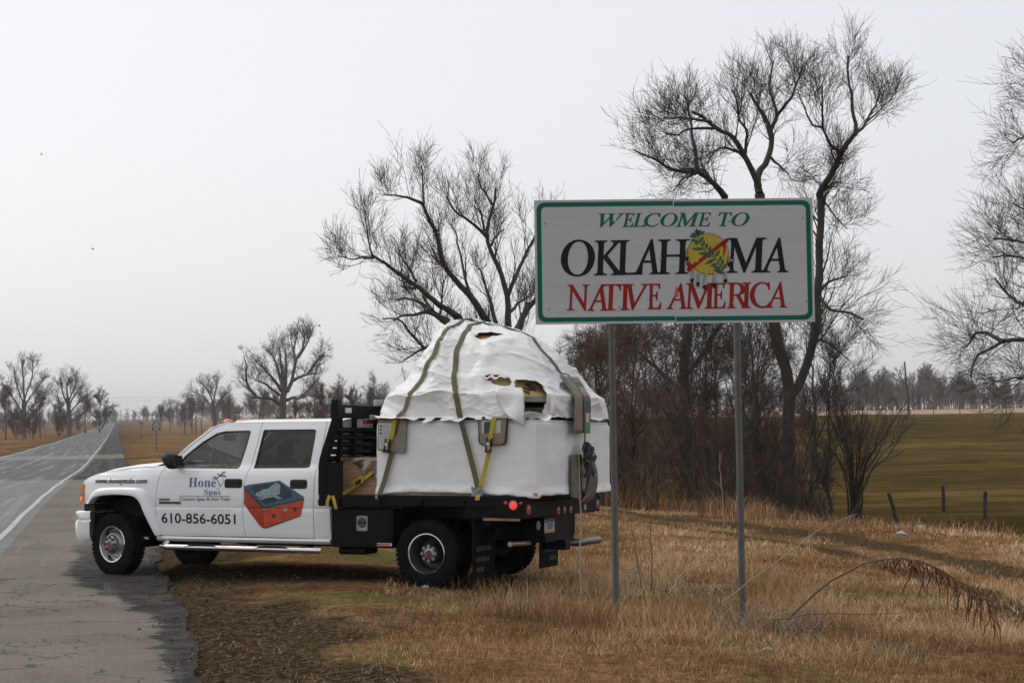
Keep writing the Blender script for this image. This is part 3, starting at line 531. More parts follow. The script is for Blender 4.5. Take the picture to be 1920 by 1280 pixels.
# ---------------------------------------------------------------- trees
TREES = {"R":[[8.88,52.0,-2.56],[[0.218,0.166,[[0.0,0.0,0.0],[0.02,0.0,1.12],[0.03,0.0,2.93],[0.1,0.0,4.6],[-0.05,0.0,5.87],[-0.37,0.0,7.26],[-0.57,0.0,9.18],[-0.65,0.0,10.58],[-0.73,0.0,11.57]]],[0.135,0.06,[[-0.73,0.0,11.57],[-0.71,0.33,12.2],[-0.32,0.67,12.84],[-0.13,1.0,13.79],[-0.31,1.33,14.33],[-0.72,1.67,15.24],[-0.89,2.0,16.41]]],[0.077,0.033,[[-0.13,1.2,13.85],[0.17,1.65,14.5],[0.07,2.1,15.2],[0.1,2.55,15.84],[0.58,3.0,17.55]]],[0.064,0.024,[[0.11,1.3,14.38],[0.49,0.53,14.88],[0.63,-0.23,15.43],[0.68,-1.0,16.01]]],[0.109,0.039,[[-0.74,0.0,11.8],[-1.26,-0.5,12.72],[-1.72,-1.0,13.28],[-2.29,-1.5,13.48],[-2.86,-2.0,13.8],[-3.16,-2.5,13.82]]],[0.064,0.03,[[-1.26,-0.5,12.72],[-1.21,-0.62,13.51],[-1.5,-0.75,13.9],[-1.54,-0.88,14.45],[-1.96,-1.0,15.47]]],[0.058,0.018,[[-2.31,-1.6,13.46],[-3.22,-2.2,13.34],[-3.68,-2.8,13.05],[-4.23,-3.4,13.06],[-4.61,-4.0,13.01]]],[0.054,0.018,[[-2.52,-2.0,13.57],[-3.25,-2.5,13.62],[-3.85,-3.0,13.56],[-4.67,-3.5,13.43]]],[0.051,0.018,[[-1.33,0.0,12.92],[-2.03,-0.67,12.99],[-2.46,-1.33,12.6],[-2.66,-2.0,12.27]]],[0.051,0.018,[[-0.15,1.0,12.89],[0.31,2.0,12.74],[0.78,3.0,12.58],[1.1,4.0,12.32]]],[0.154,0.121,[[0.1,0.0,4.91],[0.49,0.2,5.38],[0.86,0.4,6.22],[1.13,0.6,7.27],[1.34,0.8,9.58],[1.46,1.0,11.61]]],[0.128,0.083,[[1.42,1.0,11.62],[1.45,0.67,11.81],[1.72,0.33,12.29],[2.01,0.0,12.94]]],[0.09,0.03,[[2.01,0.0,12.94],[2.49,0.25,13.56],[2.5,0.5,14.19],[2.48,0.75,15.07],[2.43,1.0,15.84],[2.54,1.25,16.8],[2.42,1.5,17.35]]],[0.064,0.027,[[2.01,0.0,12.96],[1.59,-0.4,13.02],[1.26,-0.8,13.51],[1.13,-1.2,13.89],[1.08,-1.6,14.73],[0.82,-2.0,15.44]]],[0.064,0.023,[[2.5,0.3,13.51],[3.12,1.2,14.14],[3.71,2.1,15.15],[4.12,3.0,16.13]]],[0.038,0.015,[[3.19,1.5,14.18],[3.92,2.0,14.82],[4.54,2.5,15.34]]],[0.045,0.023,[[1.28,-0.4,13.66],[1.06,0.07,13.84],[0.92,0.53,14.4],[0.78,1.0,15.09]]],[0.051,0.023,[[1.6,1.0,11.8],[1.7,0.0,11.89],[1.73,-1.0,11.77]]],[0.077,0.03,[[1.25,0.8,8.14],[1.48,1.35,8.52],[1.87,1.9,8.81],[2.49,2.45,9.0],[2.91,3.0,8.84]]],[0.077,0.033,[[1.27,0.8,8.29],[1.36,0.14,7.9],[1.46,-0.52,7.71],[1.89,-1.18,7.56],[2.21,-1.84,7.29],[2.21,-2.5,6.93]]],[0.038,0.015,[[1.52,0.8,11.43],[2.02,1.4,10.95],[2.53,2.0,10.6]]],[0.051,0.015,[[1.11,0.5,6.85],[1.32,-0.67,6.6],[1.54,-1.83,6.18],[1.74,-3.0,5.68]]]]],"R2":[[6.04,55.0,-2.41],[[0.19,0.159,[[0.0,0.0,0.0],[-0.04,0.0,2.0],[-0.13,0.0,4.19],[-0.11,0.0,5.84],[0.02,0.0,7.31],[0.43,0.0,9.33],[1.01,0.0,10.8],[1.43,0.0,11.68]]],[0.122,0.064,[[1.39,0.0,11.72],[1.09,-0.5,11.96],[0.78,-1.0,12.14],[0.31,-1.5,12.37],[0.04,-2.0,12.36]]],[0.081,0.024,[[0.37,-1.0,12.45],[-0.49,-1.75,12.41],[-1.33,-2.5,12.72],[-1.97,-3.25,12.84],[-2.65,-4.0,13.07]]],[0.081,0.029,[[0.31,-1.0,12.51],[0.32,-0.5,13.32],[0.27,0.0,14.02],[0.16,0.5,15.24],[-0.15,1.0,16.23]]],[0.054,0.021,[[0.37,-1.0,12.45],[-0.07,0.0,12.36],[-0.22,1.0,12.19],[-0.37,2.0,12.08]]],[0.054,0.021,[[0.79,-1.0,12.2],[0.59,0.33,12.77],[-0.14,1.67,12.86],[-0.14,3.0,12.28]]],[0.095,0.048,[[-0.11,0.0,4.93],[-1.06,0.5,5.87],[-1.75,1.0,6.64],[-2.26,1.5,7.61],[-2.78,2.0,8.79]]],[0.095,0.048,[[-0.04,0.0,5.66],[0.5,-0.5,6.37],[0.99,-1.0,7.24],[1.66,-1.5,8.1],[1.97,-2.0,9.48]]]]],"L":[[-0.44,70.0,-3.5],[[0.276,0.244,[[0.0,0.0,0.0],[0.03,0.0,2.55],[0.11,0.0,4.87],[0.19,0.0,7.2],[0.28,0.0,9.14]]],[0.155,0.051,[[0.29,0.0,9.14],[0.3,0.0,10.32],[-0.09,0.0,11.72],[-0.5,0.0,12.7],[-0.63,0.0,13.19],[-0.38,0.0,14.3],[-0.19,0.0,15.35],[-0.28,0.0,16.61],[-0.3,0.0,17.24]]],[0.086,0.041,[[-0.6,0.0,13.19],[-1.23,-0.75,13.74],[-1.89,-1.5,14.13],[-2.26,-2.25,14.72],[-2.49,-3.0,15.29]]],[0.069,0.032,[[-0.37,0.0,14.65],[-0.69,0.67,15.31],[-0.91,1.33,15.76],[-1.05,2.0,16.94]]],[0.069,0.03,[[-0.43,0.0,12.84],[-0.08,1.5,13.56],[0.34,3.0,13.94]]],[0.059,0.028,[[-0.7,0.0,13.47],[-0.88,-0.67,14.29],[-1.07,-1.33,14.28],[-1.09,-2.0,14.81]]],[0.173,0.183,[[0.17,0.0,5.8],[-0.04,-0.33,7.43],[-0.37,-0.67,8.58],[-0.66,-1.0,9.44]]],[0.173,0.065,[[-0.66,-1.0,9.44],[-1.35,-1.5,10.51],[-2.17,-2.0,11.43],[-2.48,-2.5,11.99],[-2.65,-3.0,12.95],[-2.95,-3.5,13.56],[-3.18,-4.0,14.16]]],[0.078,0.02,[[-3.2,-3.6,14.22],[-3.76,-4.2,14.41],[-4.3,-4.8,14.43],[-4.71,-5.4,14.39],[-5.04,-6.0,14.63]]],[0.06,0.024,[[-3.15,-4.0,14.16],[-3.21,-3.33,14.92],[-3.27,-2.67,15.89],[-3.47,-2.0,16.4]]],[0.086,0.041,[[-2.29,-2.5,11.59],[-2.72,-1.75,12.0],[-3.09,-1.0,12.53]]],[0.173,0.183,[[0.1,0.0,4.4],[-0.51,-0.67,6.73],[-1.28,-1.33,8.56],[-1.86,-2.0,9.61]]],[0.155,0.051,[[-1.86,-2.0,9.6],[-2.55,-3.0,10.01],[-3.41,-4.0,10.74],[-4.44,-5.0,11.39],[-5.13,-6.0,11.88]]],[0.059,0.016,[[-5.1,-6.0,11.74],[-5.46,-6.5,11.74],[-5.79,-7.0,11.6],[-6.24,-7.5,11.69],[-6.8,-8.0,11.83]]],[0.052,0.024,[[-5.13,-6.0,11.88],[-5.28,-5.67,12.43],[-5.43,-5.33,13.24],[-5.61,-5.0,13.94]]],[0.069,0.024,[[-3.48,-4.0,10.94],[-3.82,-3.67,11.57],[-4.17,-3.33,12.14],[-4.25,-3.0,12.84]]],[0.069,0.024,[[-3.54,-4.0,10.68],[-3.84,-5.5,10.57],[-4.05,-7.0,10.61]]],[0.173,0.142,[[0.1,0.0,3.94],[-1.0,0.67,6.53],[-1.95,1.33,8.45],[-2.55,2.0,9.69]]],[0.121,0.051,[[-2.42,2.0,9.67],[-3.09,2.67,10.11],[-3.56,3.33,10.75],[-3.88,4.0,11.31]]],[0.104,0.032,[[-3.13,2.0,10.14],[-3.99,3.33,10.68],[-4.81,4.67,10.86],[-5.29,6.0,10.73]]],[0.069,0.03,[[-2.78,2.0,10.0],[-2.72,2.5,10.68],[-2.66,3.0,11.58]]],[0.121,0.03,[[-2.5,2.0,9.56],[-3.25,1.6,10.01],[-3.94,1.2,9.89],[-4.55,0.8,9.8],[-4.94,0.4,9.44],[-5.33,0.0,9.35]]],[0.104,0.03,[[-2.57,2.0,8.73],[-3.43,2.33,8.51],[-4.3,2.67,8.05],[-5.05,3.0,7.59]]],[0.104,0.03,[[-2.18,1.0,7.49],[-3.32,0.4,8.31],[-3.98,-0.2,9.0],[-4.4,-0.8,9.55],[-5.16,-1.4,9.53],[-5.69,-2.0,8.59]]],[0.078,0.03,[[-1.37,0.0,10.76],[-1.72,1.0,12.04],[-2.02,2.0,13.57],[-2.27,3.0,14.12],[-2.88,4.0,15.14]]],[0.104,0.041,[[-0.26,0.0,9.42],[-0.61,1.0,10.82],[-0.97,2.0,11.91],[-1.49,3.0,12.51]]],[0.155,0.142,[[0.17,0.0,6.27],[0.78,1.0,7.93],[0.68,2.0,9.05],[1.19,3.0,10.43]]],[0.121,0.061,[[0.64,3.0,9.29],[1.31,3.25,10.39],[1.98,3.5,11.27],[2.59,3.75,12.38],[3.05,4.0,13.51]]],[0.104,0.051,[[0.31,0.0,10.67],[0.82,1.0,11.93],[1.41,2.0,13.17],[2.02,3.0,14.43],[2.51,4.0,16.25]]],[0.086,0.037,[[0.37,0.0,9.9],[1.02,2.5,10.63],[1.56,5.0,10.95]]]]],"E":[[17.38,47.0,-2.25],[[0.255,0.218,[[0.0,0.0,0.0],[-0.02,0.0,2.02],[-0.04,0.0,3.89],[-0.11,0.0,6.72],[-0.11,0.0,9.55],[-0.27,0.0,12.25],[-0.49,0.0,15.28]]],[0.104,0.027,[[-0.22,0.0,6.01],[-1.6,-0.5,6.14],[-2.65,-1.0,6.13],[-3.37,-1.5,6.07],[-3.95,-2.0,5.81],[-4.43,-2.5,5.59],[-4.79,-3.0,5.05]]],[0.07,0.02,[[-3.52,-2.0,6.05],[-3.88,-0.67,6.38],[-3.85,0.67,6.0],[-3.84,2.0,6.15]]],[0.104,0.025,[[-0.1,0.0,6.88],[-1.18,0.67,7.12],[-1.87,1.33,7.28],[-1.99,2.0,7.53],[-2.14,2.67,7.91],[-2.24,3.33,8.57],[-2.08,4.0,9.05]]],[0.081,0.02,[[-0.24,0.0,5.32],[-1.68,-0.67,5.23],[-2.78,-1.33,5.04],[-3.55,-2.0,4.95]]],[0.081,0.02,[[-0.16,0.0,7.76],[-0.92,0.75,8.89],[-1.53,1.5,10.06],[-2.01,2.25,10.53],[-2.33,3.0,10.82]]],[0.081,0.02,[[-0.14,0.0,8.63],[-1.51,-1.0,9.06],[-2.87,-2.0,8.8],[-4.08,-3.0,8.88],[-5.11,-4.0,8.38]]],[0.081,0.02,[[-0.26,0.0,10.56],[-1.45,-0.5,11.55],[-2.29,-1.0,12.0],[-3.13,-1.5,11.75],[-3.7,-2.0,11.93]]],[0.07,0.019,[[-0.23,0.0,11.44],[-1.01,0.67,12.99],[-1.49,1.33,13.66],[-1.82,2.0,13.52]]],[0.058,0.019,[[-0.28,0.0,12.59],[-1.55,-1.0,13.72],[-2.47,-2.0,14.19]]],[0.07,0.019,[[-0.2,0.0,6.45],[-0.82,0.6,7.99],[-1.5,1.2,8.41],[-2.01,1.8,8.83],[-2.93,2.4,8.72],[-3.5,3.0,8.6]]]]],"O":[[-36.67,255.0,1.24],[[0.686,0.511,[[0.0,0.0,0.0],[0.01,0.0,1.46],[0.09,0.0,3.31],[0.3,0.0,4.64]]],[0.361,0.126,[[0.69,0.0,4.63],[1.37,0.5,6.23],[1.64,1.0,7.83],[1.99,1.5,9.71],[2.87,2.0,11.33],[3.15,2.5,12.69],[3.23,3.0,14.06]]],[0.289,0.118,[[1.77,0.0,6.48],[3.1,-2.0,6.95],[4.55,-4.0,7.27],[5.97,-6.0,7.4]]],[0.253,0.079,[[4.29,-2.0,7.33],[5.94,-3.5,9.36],[7.44,-5.0,10.66]]],[0.289,0.11,[[0.69,0.0,3.31],[1.41,1.5,3.71],[2.14,3.0,3.58],[3.71,4.5,5.06],[5.17,6.0,7.1]]],[0.325,0.126,[[-0.51,0.0,2.66],[-1.12,-1.25,3.32],[-1.98,-2.5,3.65],[-3.49,-3.75,3.72],[-4.2,-5.0,3.72]]],[0.253,0.079,[[-3.58,-4.0,3.85],[-4.58,-5.0,5.41],[-4.8,-6.0,6.7],[-4.56,-7.0,8.48],[-4.77,-8.0,10.26]]],[0.361,0.094,[[0.03,0.0,4.64],[-1.09,-1.33,6.49],[-2.32,-2.67,8.05],[-2.89,-4.0,9.33]]],[0.361,0.094,[[0.16,0.0,4.77],[-0.6,1.67,6.81],[-1.49,3.33,9.28],[-2.54,5.0,11.25]]],[0.361,0.094,[[0.23,0.0,4.77],[0.04,0.0,6.77],[-0.21,0.0,9.16],[-0.45,0.0,11.69]]],[0.325,0.094,[[0.36,0.0,4.64],[0.34,1.67,6.8],[0.12,3.33,9.26],[-0.23,5.0,11.89]]],[0.217,0.079,[[1.92,2.0,9.46],[1.25,4.0,11.16],[1.54,6.0,13.68]]],[0.253,0.079,[[-0.5,0.0,4.12],[-1.73,-2.33,5.42],[-2.68,-4.67,6.18],[-3.34,-7.0,6.4]]],[0.217,0.079,[[2.19,3.0,10.16],[3.29,4.0,12.21],[4.05,5.0,14.14]]]]],"A1":[[-105.27,345.0,-1.84],[[0.435,0.49,[[0.0,0.0,0.0],[-0.0,0.0,2.29],[-0.06,0.0,5.16],[-0.06,0.0,8.03]]],[0.242,0.131,[[-0.0,0.0,7.75],[-0.49,1.0,11.22],[-0.91,2.0,13.84],[-1.42,3.0,16.49]]],[0.222,0.122,[[-0.06,0.0,4.59],[-0.83,-1.25,6.6],[-1.72,-2.5,8.61],[-2.62,-3.75,10.31],[-3.3,-5.0,11.72]]],[0.193,0.114,[[-0.0,0.0,6.31],[0.87,1.67,8.9],[1.82,3.33,10.65],[2.93,5.0,12.99]]],[0.193,0.114,[[-0.06,0.0,7.17],[-0.91,-1.0,10.04],[-1.31,-2.0,12.61],[-1.29,-3.0,14.58]]],[0.193,0.114,[[-0.01,0.0,8.03],[0.78,1.0,11.2],[1.2,2.0,13.82],[0.9,3.0,16.17]]],[0.164,0.098,[[-0.0,0.0,4.59],[1.35,2.0,6.88],[2.5,4.0,8.32],[3.08,6.0,10.67]]],[0.164,0.098,[[-0.2,0.0,3.44],[-1.45,-2.0,4.61],[-2.25,-4.0,5.76],[-2.75,-6.0,7.17]]]]],"A2":[[-102.49,370.0,-1.63],[[0.414,0.482,[[0.0,0.0,0.0],[0.0,0.0,3.08],[-0.15,0.0,6.15],[-0.36,0.0,8.62]]],[0.238,0.131,[[-0.3,0.0,8.31],[-0.89,1.0,10.8],[-0.7,2.0,12.67],[-0.51,3.0,13.47]]],[0.207,0.123,[[-0.15,0.0,6.15],[-0.85,-1.33,8.92],[-1.09,-2.67,11.05],[-0.87,-4.0,12.55]]],[0.207,0.123,[[-0.06,0.0,6.77],[0.87,1.33,9.24],[1.75,2.67,10.79],[1.86,4.0,11.75]]],[0.176,0.105,[[-0.06,0.0,4.92],[2.13,-1.0,7.04],[4.24,-2.0,8.54],[5.12,-3.0,9.44]]],[0.176,0.105,[[-0.15,0.0,4.31],[-2.31,1.67,6.19],[-3.41,3.33,7.76],[-4.19,5.0,9.35]]],[0.176,0.105,[[-0.24,0.0,7.39],[0.59,0.67,9.85],[1.19,1.33,11.71],[1.16,2.0,12.65]]],[0.155,0.105,[[0.0,0.0,3.08],[1.98,0.67,4.28],[3.34,1.33,5.5],[4.41,2.0,6.72]]]]],"A3":[[-80.11,430.0,-2.01],[[0.512,0.611,[[0.0,0.0,0.0],[0.01,0.0,2.86],[-0.26,0.0,5.72],[-0.39,0.0,8.23]]],[0.241,0.142,[[-0.33,0.0,6.44],[-2.72,1.33,8.99],[-5.13,2.67,10.47],[-7.2,4.0,11.42]]],[0.241,0.142,[[-0.32,0.0,7.87],[-1.13,-1.33,10.37],[-1.94,-2.67,12.14],[-2.74,-4.0,13.2]]],[0.241,0.142,[[-0.32,0.0,7.87],[0.04,1.0,10.74],[0.23,2.0,12.55],[0.23,3.0,14.01]]],[0.241,0.142,[[-0.11,0.0,6.08],[1.78,-1.67,8.55],[3.33,-3.33,9.93],[4.52,-5.0,10.43]]],[0.205,0.122,[[-0.26,0.0,5.01],[-3.03,1.0,6.84],[-6.09,2.0,7.96],[-8.45,3.0,9.8]]],[0.181,0.122,[[-0.32,0.0,7.51],[-1.34,1.67,10.05],[-1.47,3.33,12.24],[-1.59,5.0,13.72]]],[0.181,0.122,[[-0.05,0.0,4.29],[2.0,-1.0,6.41],[3.62,-2.0,7.45],[4.51,-3.0,8.85]]]]]}

bark = mat('bark', (0.045, 0.037, 0.030), 0.9, var=0.35, scale=5, bump=0.5, bscale=9, spec=0.2, col2=(0.10, 0.085, 0.07), detail=8, stretch=(1, 1, 0.25))
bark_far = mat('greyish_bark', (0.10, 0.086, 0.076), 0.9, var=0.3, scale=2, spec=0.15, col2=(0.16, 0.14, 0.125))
twig_m = mat('twig_bark', (0.060, 0.047, 0.039), 0.9, var=0.3, scale=0.8, spec=0.1, col2=(0.11, 0.086, 0.07))
twig_red = mat('reddish_twig_bark', (0.095, 0.068, 0.050), 0.9, var=0.3, scale=0.8, spec=0.1, col2=(0.17, 0.125, 0.095))
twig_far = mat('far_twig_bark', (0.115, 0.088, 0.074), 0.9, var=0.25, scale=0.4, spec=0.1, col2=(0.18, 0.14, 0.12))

class Tubes:
    def __init__(s): s.V = []; s.F = []; s.n = 0
    def add(s, P, R, k):
        """P (n,m,3) centre lines, R (n,m) radii, k sides"""
        n, m, _ = P.shape
        if n == 0: return
        T = np.gradient(P, axis=1); T /= np.linalg.norm(T, axis=2, keepdims=True) + 1e-9
        ref = np.where(np.abs(T[:, :1, 2:3]) > 0.8, np.array([1.0, 0, 0]), np.array([0, 0, 1.0])) * np.ones((n, m, 1))
        A = np.cross(T, ref); A /= np.linalg.norm(A, axis=2, keepdims=True) + 1e-9; B = np.cross(T, A)
        t = 2 * np.pi * np.arange(k) / k
        V = P[:, :, None] + R[:, :, None, None] * (A[:, :, None] * np.cos(t)[:, None] + B[:, :, None] * np.sin(t)[:, None])
        i, j, q = np.meshgrid(np.arange(n), np.arange(m - 1), np.arange(k), indexing='ij')
        b = (i * m + j) * k; q2 = (q + 1) % k
        s.V.append(V.reshape(-1, 3)); s.F.append(np.stack([b + q, b + q2, b + k + q2, b + k + q], 3).reshape(-1, 4) + s.n); s.n += n * m * k
    def build(s, name, m, parent=None, smooth=True):
        return np_mesh(name, np.concatenate(s.V), np.concatenate(s.F), m, parent, smooth)

def resample(L, r0, r1, k, rng, wob=0.0):
    P = np.array(L, float); d = np.r_[0, np.cumsum(np.linalg.norm(np.diff(P, axis=0), axis=1))]; d /= d[-1]
    t = np.linspace(0, 1, k)
    # Catmull-Rom through the points
    Pe = np.vstack([2 * P[0] - P[1], P, 2 * P[-1] - P[-2]]); i = np.clip(np.searchsorted(d, t, 'right') - 1, 0, len(P) - 2)
    f = ((t - d[i]) / (d[i + 1] - d[i] + 1e-9))[:, None]
    a, b, c, e = Pe[i], Pe[i + 1], Pe[i + 2], Pe[i + 3]
    Q = 0.5 * (2 * b + (c - a) * f + (2 * a - 5 * b + 4 * c - e) * f ** 2 + (3 * b - a - 3 * c + e) * f ** 3)
    if wob: Q[1:-1] += rng.normal(0, wob, (k - 2, 3))
    return Q, r0 + (r1 - r0) * t ** 0.8

def spawn(P, R, m, L, ang, up, rr, k, rng, tmin=0.25, wig=0.25, rmin=0.003, down=0.0, tip=0.25, plen=0.3):
    """m children on each of n branches; returns (n*m,k,3),(n*m,k)"""
    n, q, _ = P.shape
    t = tmin + (1 - tmin) * rng.random((n, m)) ** 0.85
    f = t * (q - 1); i = np.minimum(f.astype(int), q - 2); f = (f - i)[..., None]
    ar = np.arange(n)[:, None]
    S = P[ar, i] * (1 - f) + P[ar, i + 1] * f; T = P[ar, i + 1] - P[ar, i]; T /= np.linalg.norm(T, axis=2, keepdims=True) + 1e-9
    r = R[ar, i] * (1 - f[..., 0]) + R[ar, i + 1] * f[..., 0]
    plenw = np.linalg.norm(np.diff(P, axis=1), axis=2).sum(1)[:, None]
    X = rng.normal(size=(n, m, 3)); X -= (X * T).sum(2, keepdims=True) * T; X /= np.linalg.norm(X, axis=2, keepdims=True) + 1e-9
    a = np.radians(ang) * rng.uniform(0.6, 1.3, (n, m, 1))
    D = T * np.cos(a) + X * np.sin(a); D[..., 2] += up; D /= np.linalg.norm(D, axis=2, keepdims=True)
    ln = L * rng.uniform(0.5, 1.3, (n, m)) * (1 - plen * t) * np.minimum(1.0, 0.35 + 0.9 * plenw / (2.5 * L + 1e-9))
    out = np.empty((n, m, k, 3)); out[:, :, 0] = S
    st = (ln / (k - 1))[..., None]
    for j in range(1, k):
        out[:, :, j] = out[:, :, j - 1] + D * st
        D = D + rng.normal(0, wig, (n, m, 3)); D[..., 2] += up * 0.35 - down * j / k; D /= np.linalg.norm(D, axis=2, keepdims=True)
    r0 = np.maximum(r * rr * rng.uniform(0.7, 1.1, (n, m)), rmin)[..., None]
    rad = np.maximum(r0 * (1 - (1 - tip) * np.linspace(0, 1, k)), rmin * 0.7)
    return out.reshape(n * m, k, 3), rad.reshape(n * m, k)

def traced_tree(key, name, label, cat, group, seed, levels, bm=bark, tm=twig_m, minr=0.006, dz=0.0):
    base, limbs = TREES[key]; rng = np.random.default_rng(seed)
    gz = ground_z(base[0], base[1])
    root = empty(name, (base[0], base[1], gz), label, cat, group)
    off = base[2] - gz
    Ps, Rs = [], []; tk = Tubes(); first = True
    for r0, r1, L in limbs:
        L = np.array(L, float); L[:, 2] += off
        if first: L[0, 2] = -0.3
        Q, R = resample(L, r0, r1, 14, rng, 0.0035 * np.linalg.norm(L[-1] - L[0]))
        joins = any(np.linalg.norm(np.array(q[2][0]) - np.array(q2)) < 1.2 for q in limbs for q2 in (L[-1] - [0, 0, off], L[-2] - [0, 0, off]) if q[2][0] != [L[0][0], L[0][1], round(L[0][2] - off, 2)])
        if not first and r1 < 0.07 and not joins: Q, R = resample(Q[:11], R[0], R[10] * 0.7, 14, rng, 0)
        Q0 = Q[None]
        if first:
            R = R * (1 + 0.7 * np.exp(-np.linspace(0, 1, 14) * 14)); tk.add(Q0, R[None], 10); tk.build('trunk', bm, root)
        else:
            t2 = Tubes(); t2.add(Q0, R[None], 8 if r0 > 0.08 else 6); t2.build('limb', bm, root)
            Ps.append(Q0); Rs.append(R[None])
        first = False
    P, R = np.concatenate(Ps), np.concatenate(Rs)
    cr = Tubes()
    for lv in levels:
        P2, R2 = spawn(P, R, rng=rng, rmin=minr, **lv['s']); cr.add(P2, R2, lv['sides'])
        if lv.get('also'): P = np.concatenate([P2] + [p for p in [P] if p.shape[1] == P2.shape[1]]); R = np.concatenate([R2] + [r for r in [R] if r.shape[1] == R2.shape[1]])
        else: P, R = P2, R2
        if lv.get('plus'):       # also straight from the limbs
            P3, R3 = spawn(np.concatenate(Ps), np.concatenate(Rs), rng=rng, rmin=minr, **lv['plus']); cr.add(P3, R3, lv['sides'])
    cr.build('crown', tm, root, False)
    return root

BIG = [dict(s=dict(m=10, L=3.0, ang=42, up=0.20, rr=0.32, k=8, tmin=0.15, wig=0.13, plen=0.66), sides=4),
       dict(s=dict(m=7, L=1.9, ang=34, up=0.16, rr=0.48, k=6, tmin=0.08, wig=0.12), sides=3, plus=dict(m=10, L=1.9, ang=40, up=0.28, rr=0.12, k=6, tmin=0.2, wig=0.13, plen=0.6)),
       dict(s=dict(m=4, L=1.05, ang=32, up=0.12, rr=0.6, k=4, tmin=0.12, wig=0.16), sides=3)]
import copy as _cp
traced_tree('R', 'bare_tree', 'tallest bare tree with two forking stems, right behind the welcome sign', 'tree', 'large bare trees beyond the verge', 41, BIG, minr=0.006)
traced_tree('R2', 'bare_tree', 'bare tree with low arching boughs hidden mostly behind the welcome sign', 'tree', 'large bare trees beyond the verge', 42, BIG, minr=0.006)
B2 = _cp.deepcopy(BIG); B2[0]['s'].update(m=9, up=0.30, L=3.2); B2[1]['s'].update(m=6, up=0.28, L=2.1); B2[1]['plus'].update(L=2.5, up=0.5); B2[2]['s'].update(m=3, L=1.3)
traced_tree('L', 'bare_tree', 'wide bare tree with fanned limbs rising behind the wrapped load', 'tree', 'large bare trees beyond the verge', 43, B2, minr=0.0075)
B3 = _cp.deepcopy(BIG); B3[0]['s'].update(m=16, L=2.9, up=0.10); B3[1]['s'].update(m=8, up=0.08); B3[2]['s'].update(m=3)
traced_tree('E', 'bare_tree', 'bare tree with long twisting boughs reaching in from the right edge', 'tree', 'large bare trees beyond the verge', 44, B3, minr=0.0055)
B4 = [dict(s=dict(m=12, L=3.4, ang=40, up=0.28, rr=0.36, k=6, tmin=0.15, wig=0.2), sides=4),
      dict(s=dict(m=9, L=2.1, ang=42, up=0.22, rr=0.5, k=4, tmin=0.12, wig=0.25), sides=3),
      dict(s=dict(m=3, L=1.2, ang=40, up=0.12, rr=0.6, k=3, tmin=0.2, wig=0.25), sides=3)]
traced_tree('O', 'broad_oak', 'broad old bare tree with a thick pale trunk, seen above the cab roof', 'tree', 'roadside trees far off', 45, B4, bark_far, twig_far, minr=0.02)

# ---- generic bare trees, built once per kind and copied with their parts
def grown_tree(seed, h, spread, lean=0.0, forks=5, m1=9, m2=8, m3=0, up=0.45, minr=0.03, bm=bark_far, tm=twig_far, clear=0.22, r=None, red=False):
    """returns trunk mesh, crown mesh of a tree h metres tall (built at the origin)"""
    rng = np.random.default_rng(seed); r = r or h * 0.018
    tk = Tubes(); cr = Tubes()
    T, R = resample([(0, 0, -0.4), (0.02 * h, 0, 0.2 * h), (lean * h * 0.5, 0.03 * h, 0.5 * h), (lean * h, 0, 0.88 * h)], r, r * 0.16, 12, rng, 0.006 * h)
    R = R * (1 + 0.6 * np.exp(-np.linspace(0, 1, 12) * 16)); tk.add(T[None], R[None], 8)
    P1, R1 = spawn(T[None], R[None], forks, h * 0.40 * spread, 40, up * 0.6, 0.62, 10, rng, clear, 0.09, minr, plen=0.6)
    tk.add(P1, R1, 6)
    A = np.concatenate([P1, np.stack([np.stack([np.interp(np.linspace(0.3, 1, 10), np.linspace(0, 1, 12), T[:, c]) for c in range(3)], 1)])])
    AR = np.concatenate([R1, np.interp(np.linspace(0.3, 1, 10), np.linspace(0, 1, 12), R)[None]])
    P2, R2 = spawn(A, AR, m1, h * 0.20, 40, up, 0.5, 6, rng, 0.15, 0.15, minr); cr.add(P2, R2, 4)
    P3, R3 = spawn(P2, R2, m2, h * 0.12, 36, up * 0.8, 0.55, 4, rng, 0.08, 0.17, minr); cr.add(P3, R3, 3)
    if m3: P4, R4 = spawn(P3, R3, m3, h * 0.07, 34, up * 0.6, 0.6, 3, rng, 0.15, 0.25, minr); cr.add(P4, R4, 3)
    return tk, cr, bm, tm
def proto_tree(name, **k):
    tk, cr, bm, tm = grown_tree(**k)
    root = bpy.data.objects.new(name, None)
    a = tk.build('trunk', bm, root); b = cr.build('crown', tm, root, False)
    return [root, a, b]
for k_, lab_, sd_ in (('A1', 'tall bare tree with open spreading limbs, nearest left of the road', 51), ('A2', 'rounded bare tree with fanned stems left of the road', 52), ('A3', 'round-headed bare tree over the cab windscreen', 53)):
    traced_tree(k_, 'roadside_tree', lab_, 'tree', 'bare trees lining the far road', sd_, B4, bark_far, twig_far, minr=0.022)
PROTO = {}
def place_tree(key, name, x, y, s, rz, label, group, cat='tree', sz=None, dz=-0.05):
    root, *ch = PROTO[key]
    if root.users_collection: 
        root = root.copy()
        ch2 = []
        for c in ch: c2 = c.copy(); COL.objects.link(c2); c2.parent = root; ch2.append(c2)
    COL.objects.link(root); root.name = name
    root.location = (x, y, ground_z(x, y) + dz); root.rotation_euler = (0, 0, rz); root.scale = (s, s, sz or s)
    tag(root, label, cat, group); return root
PROTO['a'] = proto_tree('roadside_tree', seed=61, h=16, spread=1.35, forks=8, m1=9, m2=8, m3=3, up=0.20, minr=0.018, r=0.34)
PROTO['b'] = proto_tree('roadside_tree', seed=62, h=14, spread=1.7, forks=11, m1=9, m2=8, m3=3, up=0.16, minr=0.018, clear=0.14, r=0.32)
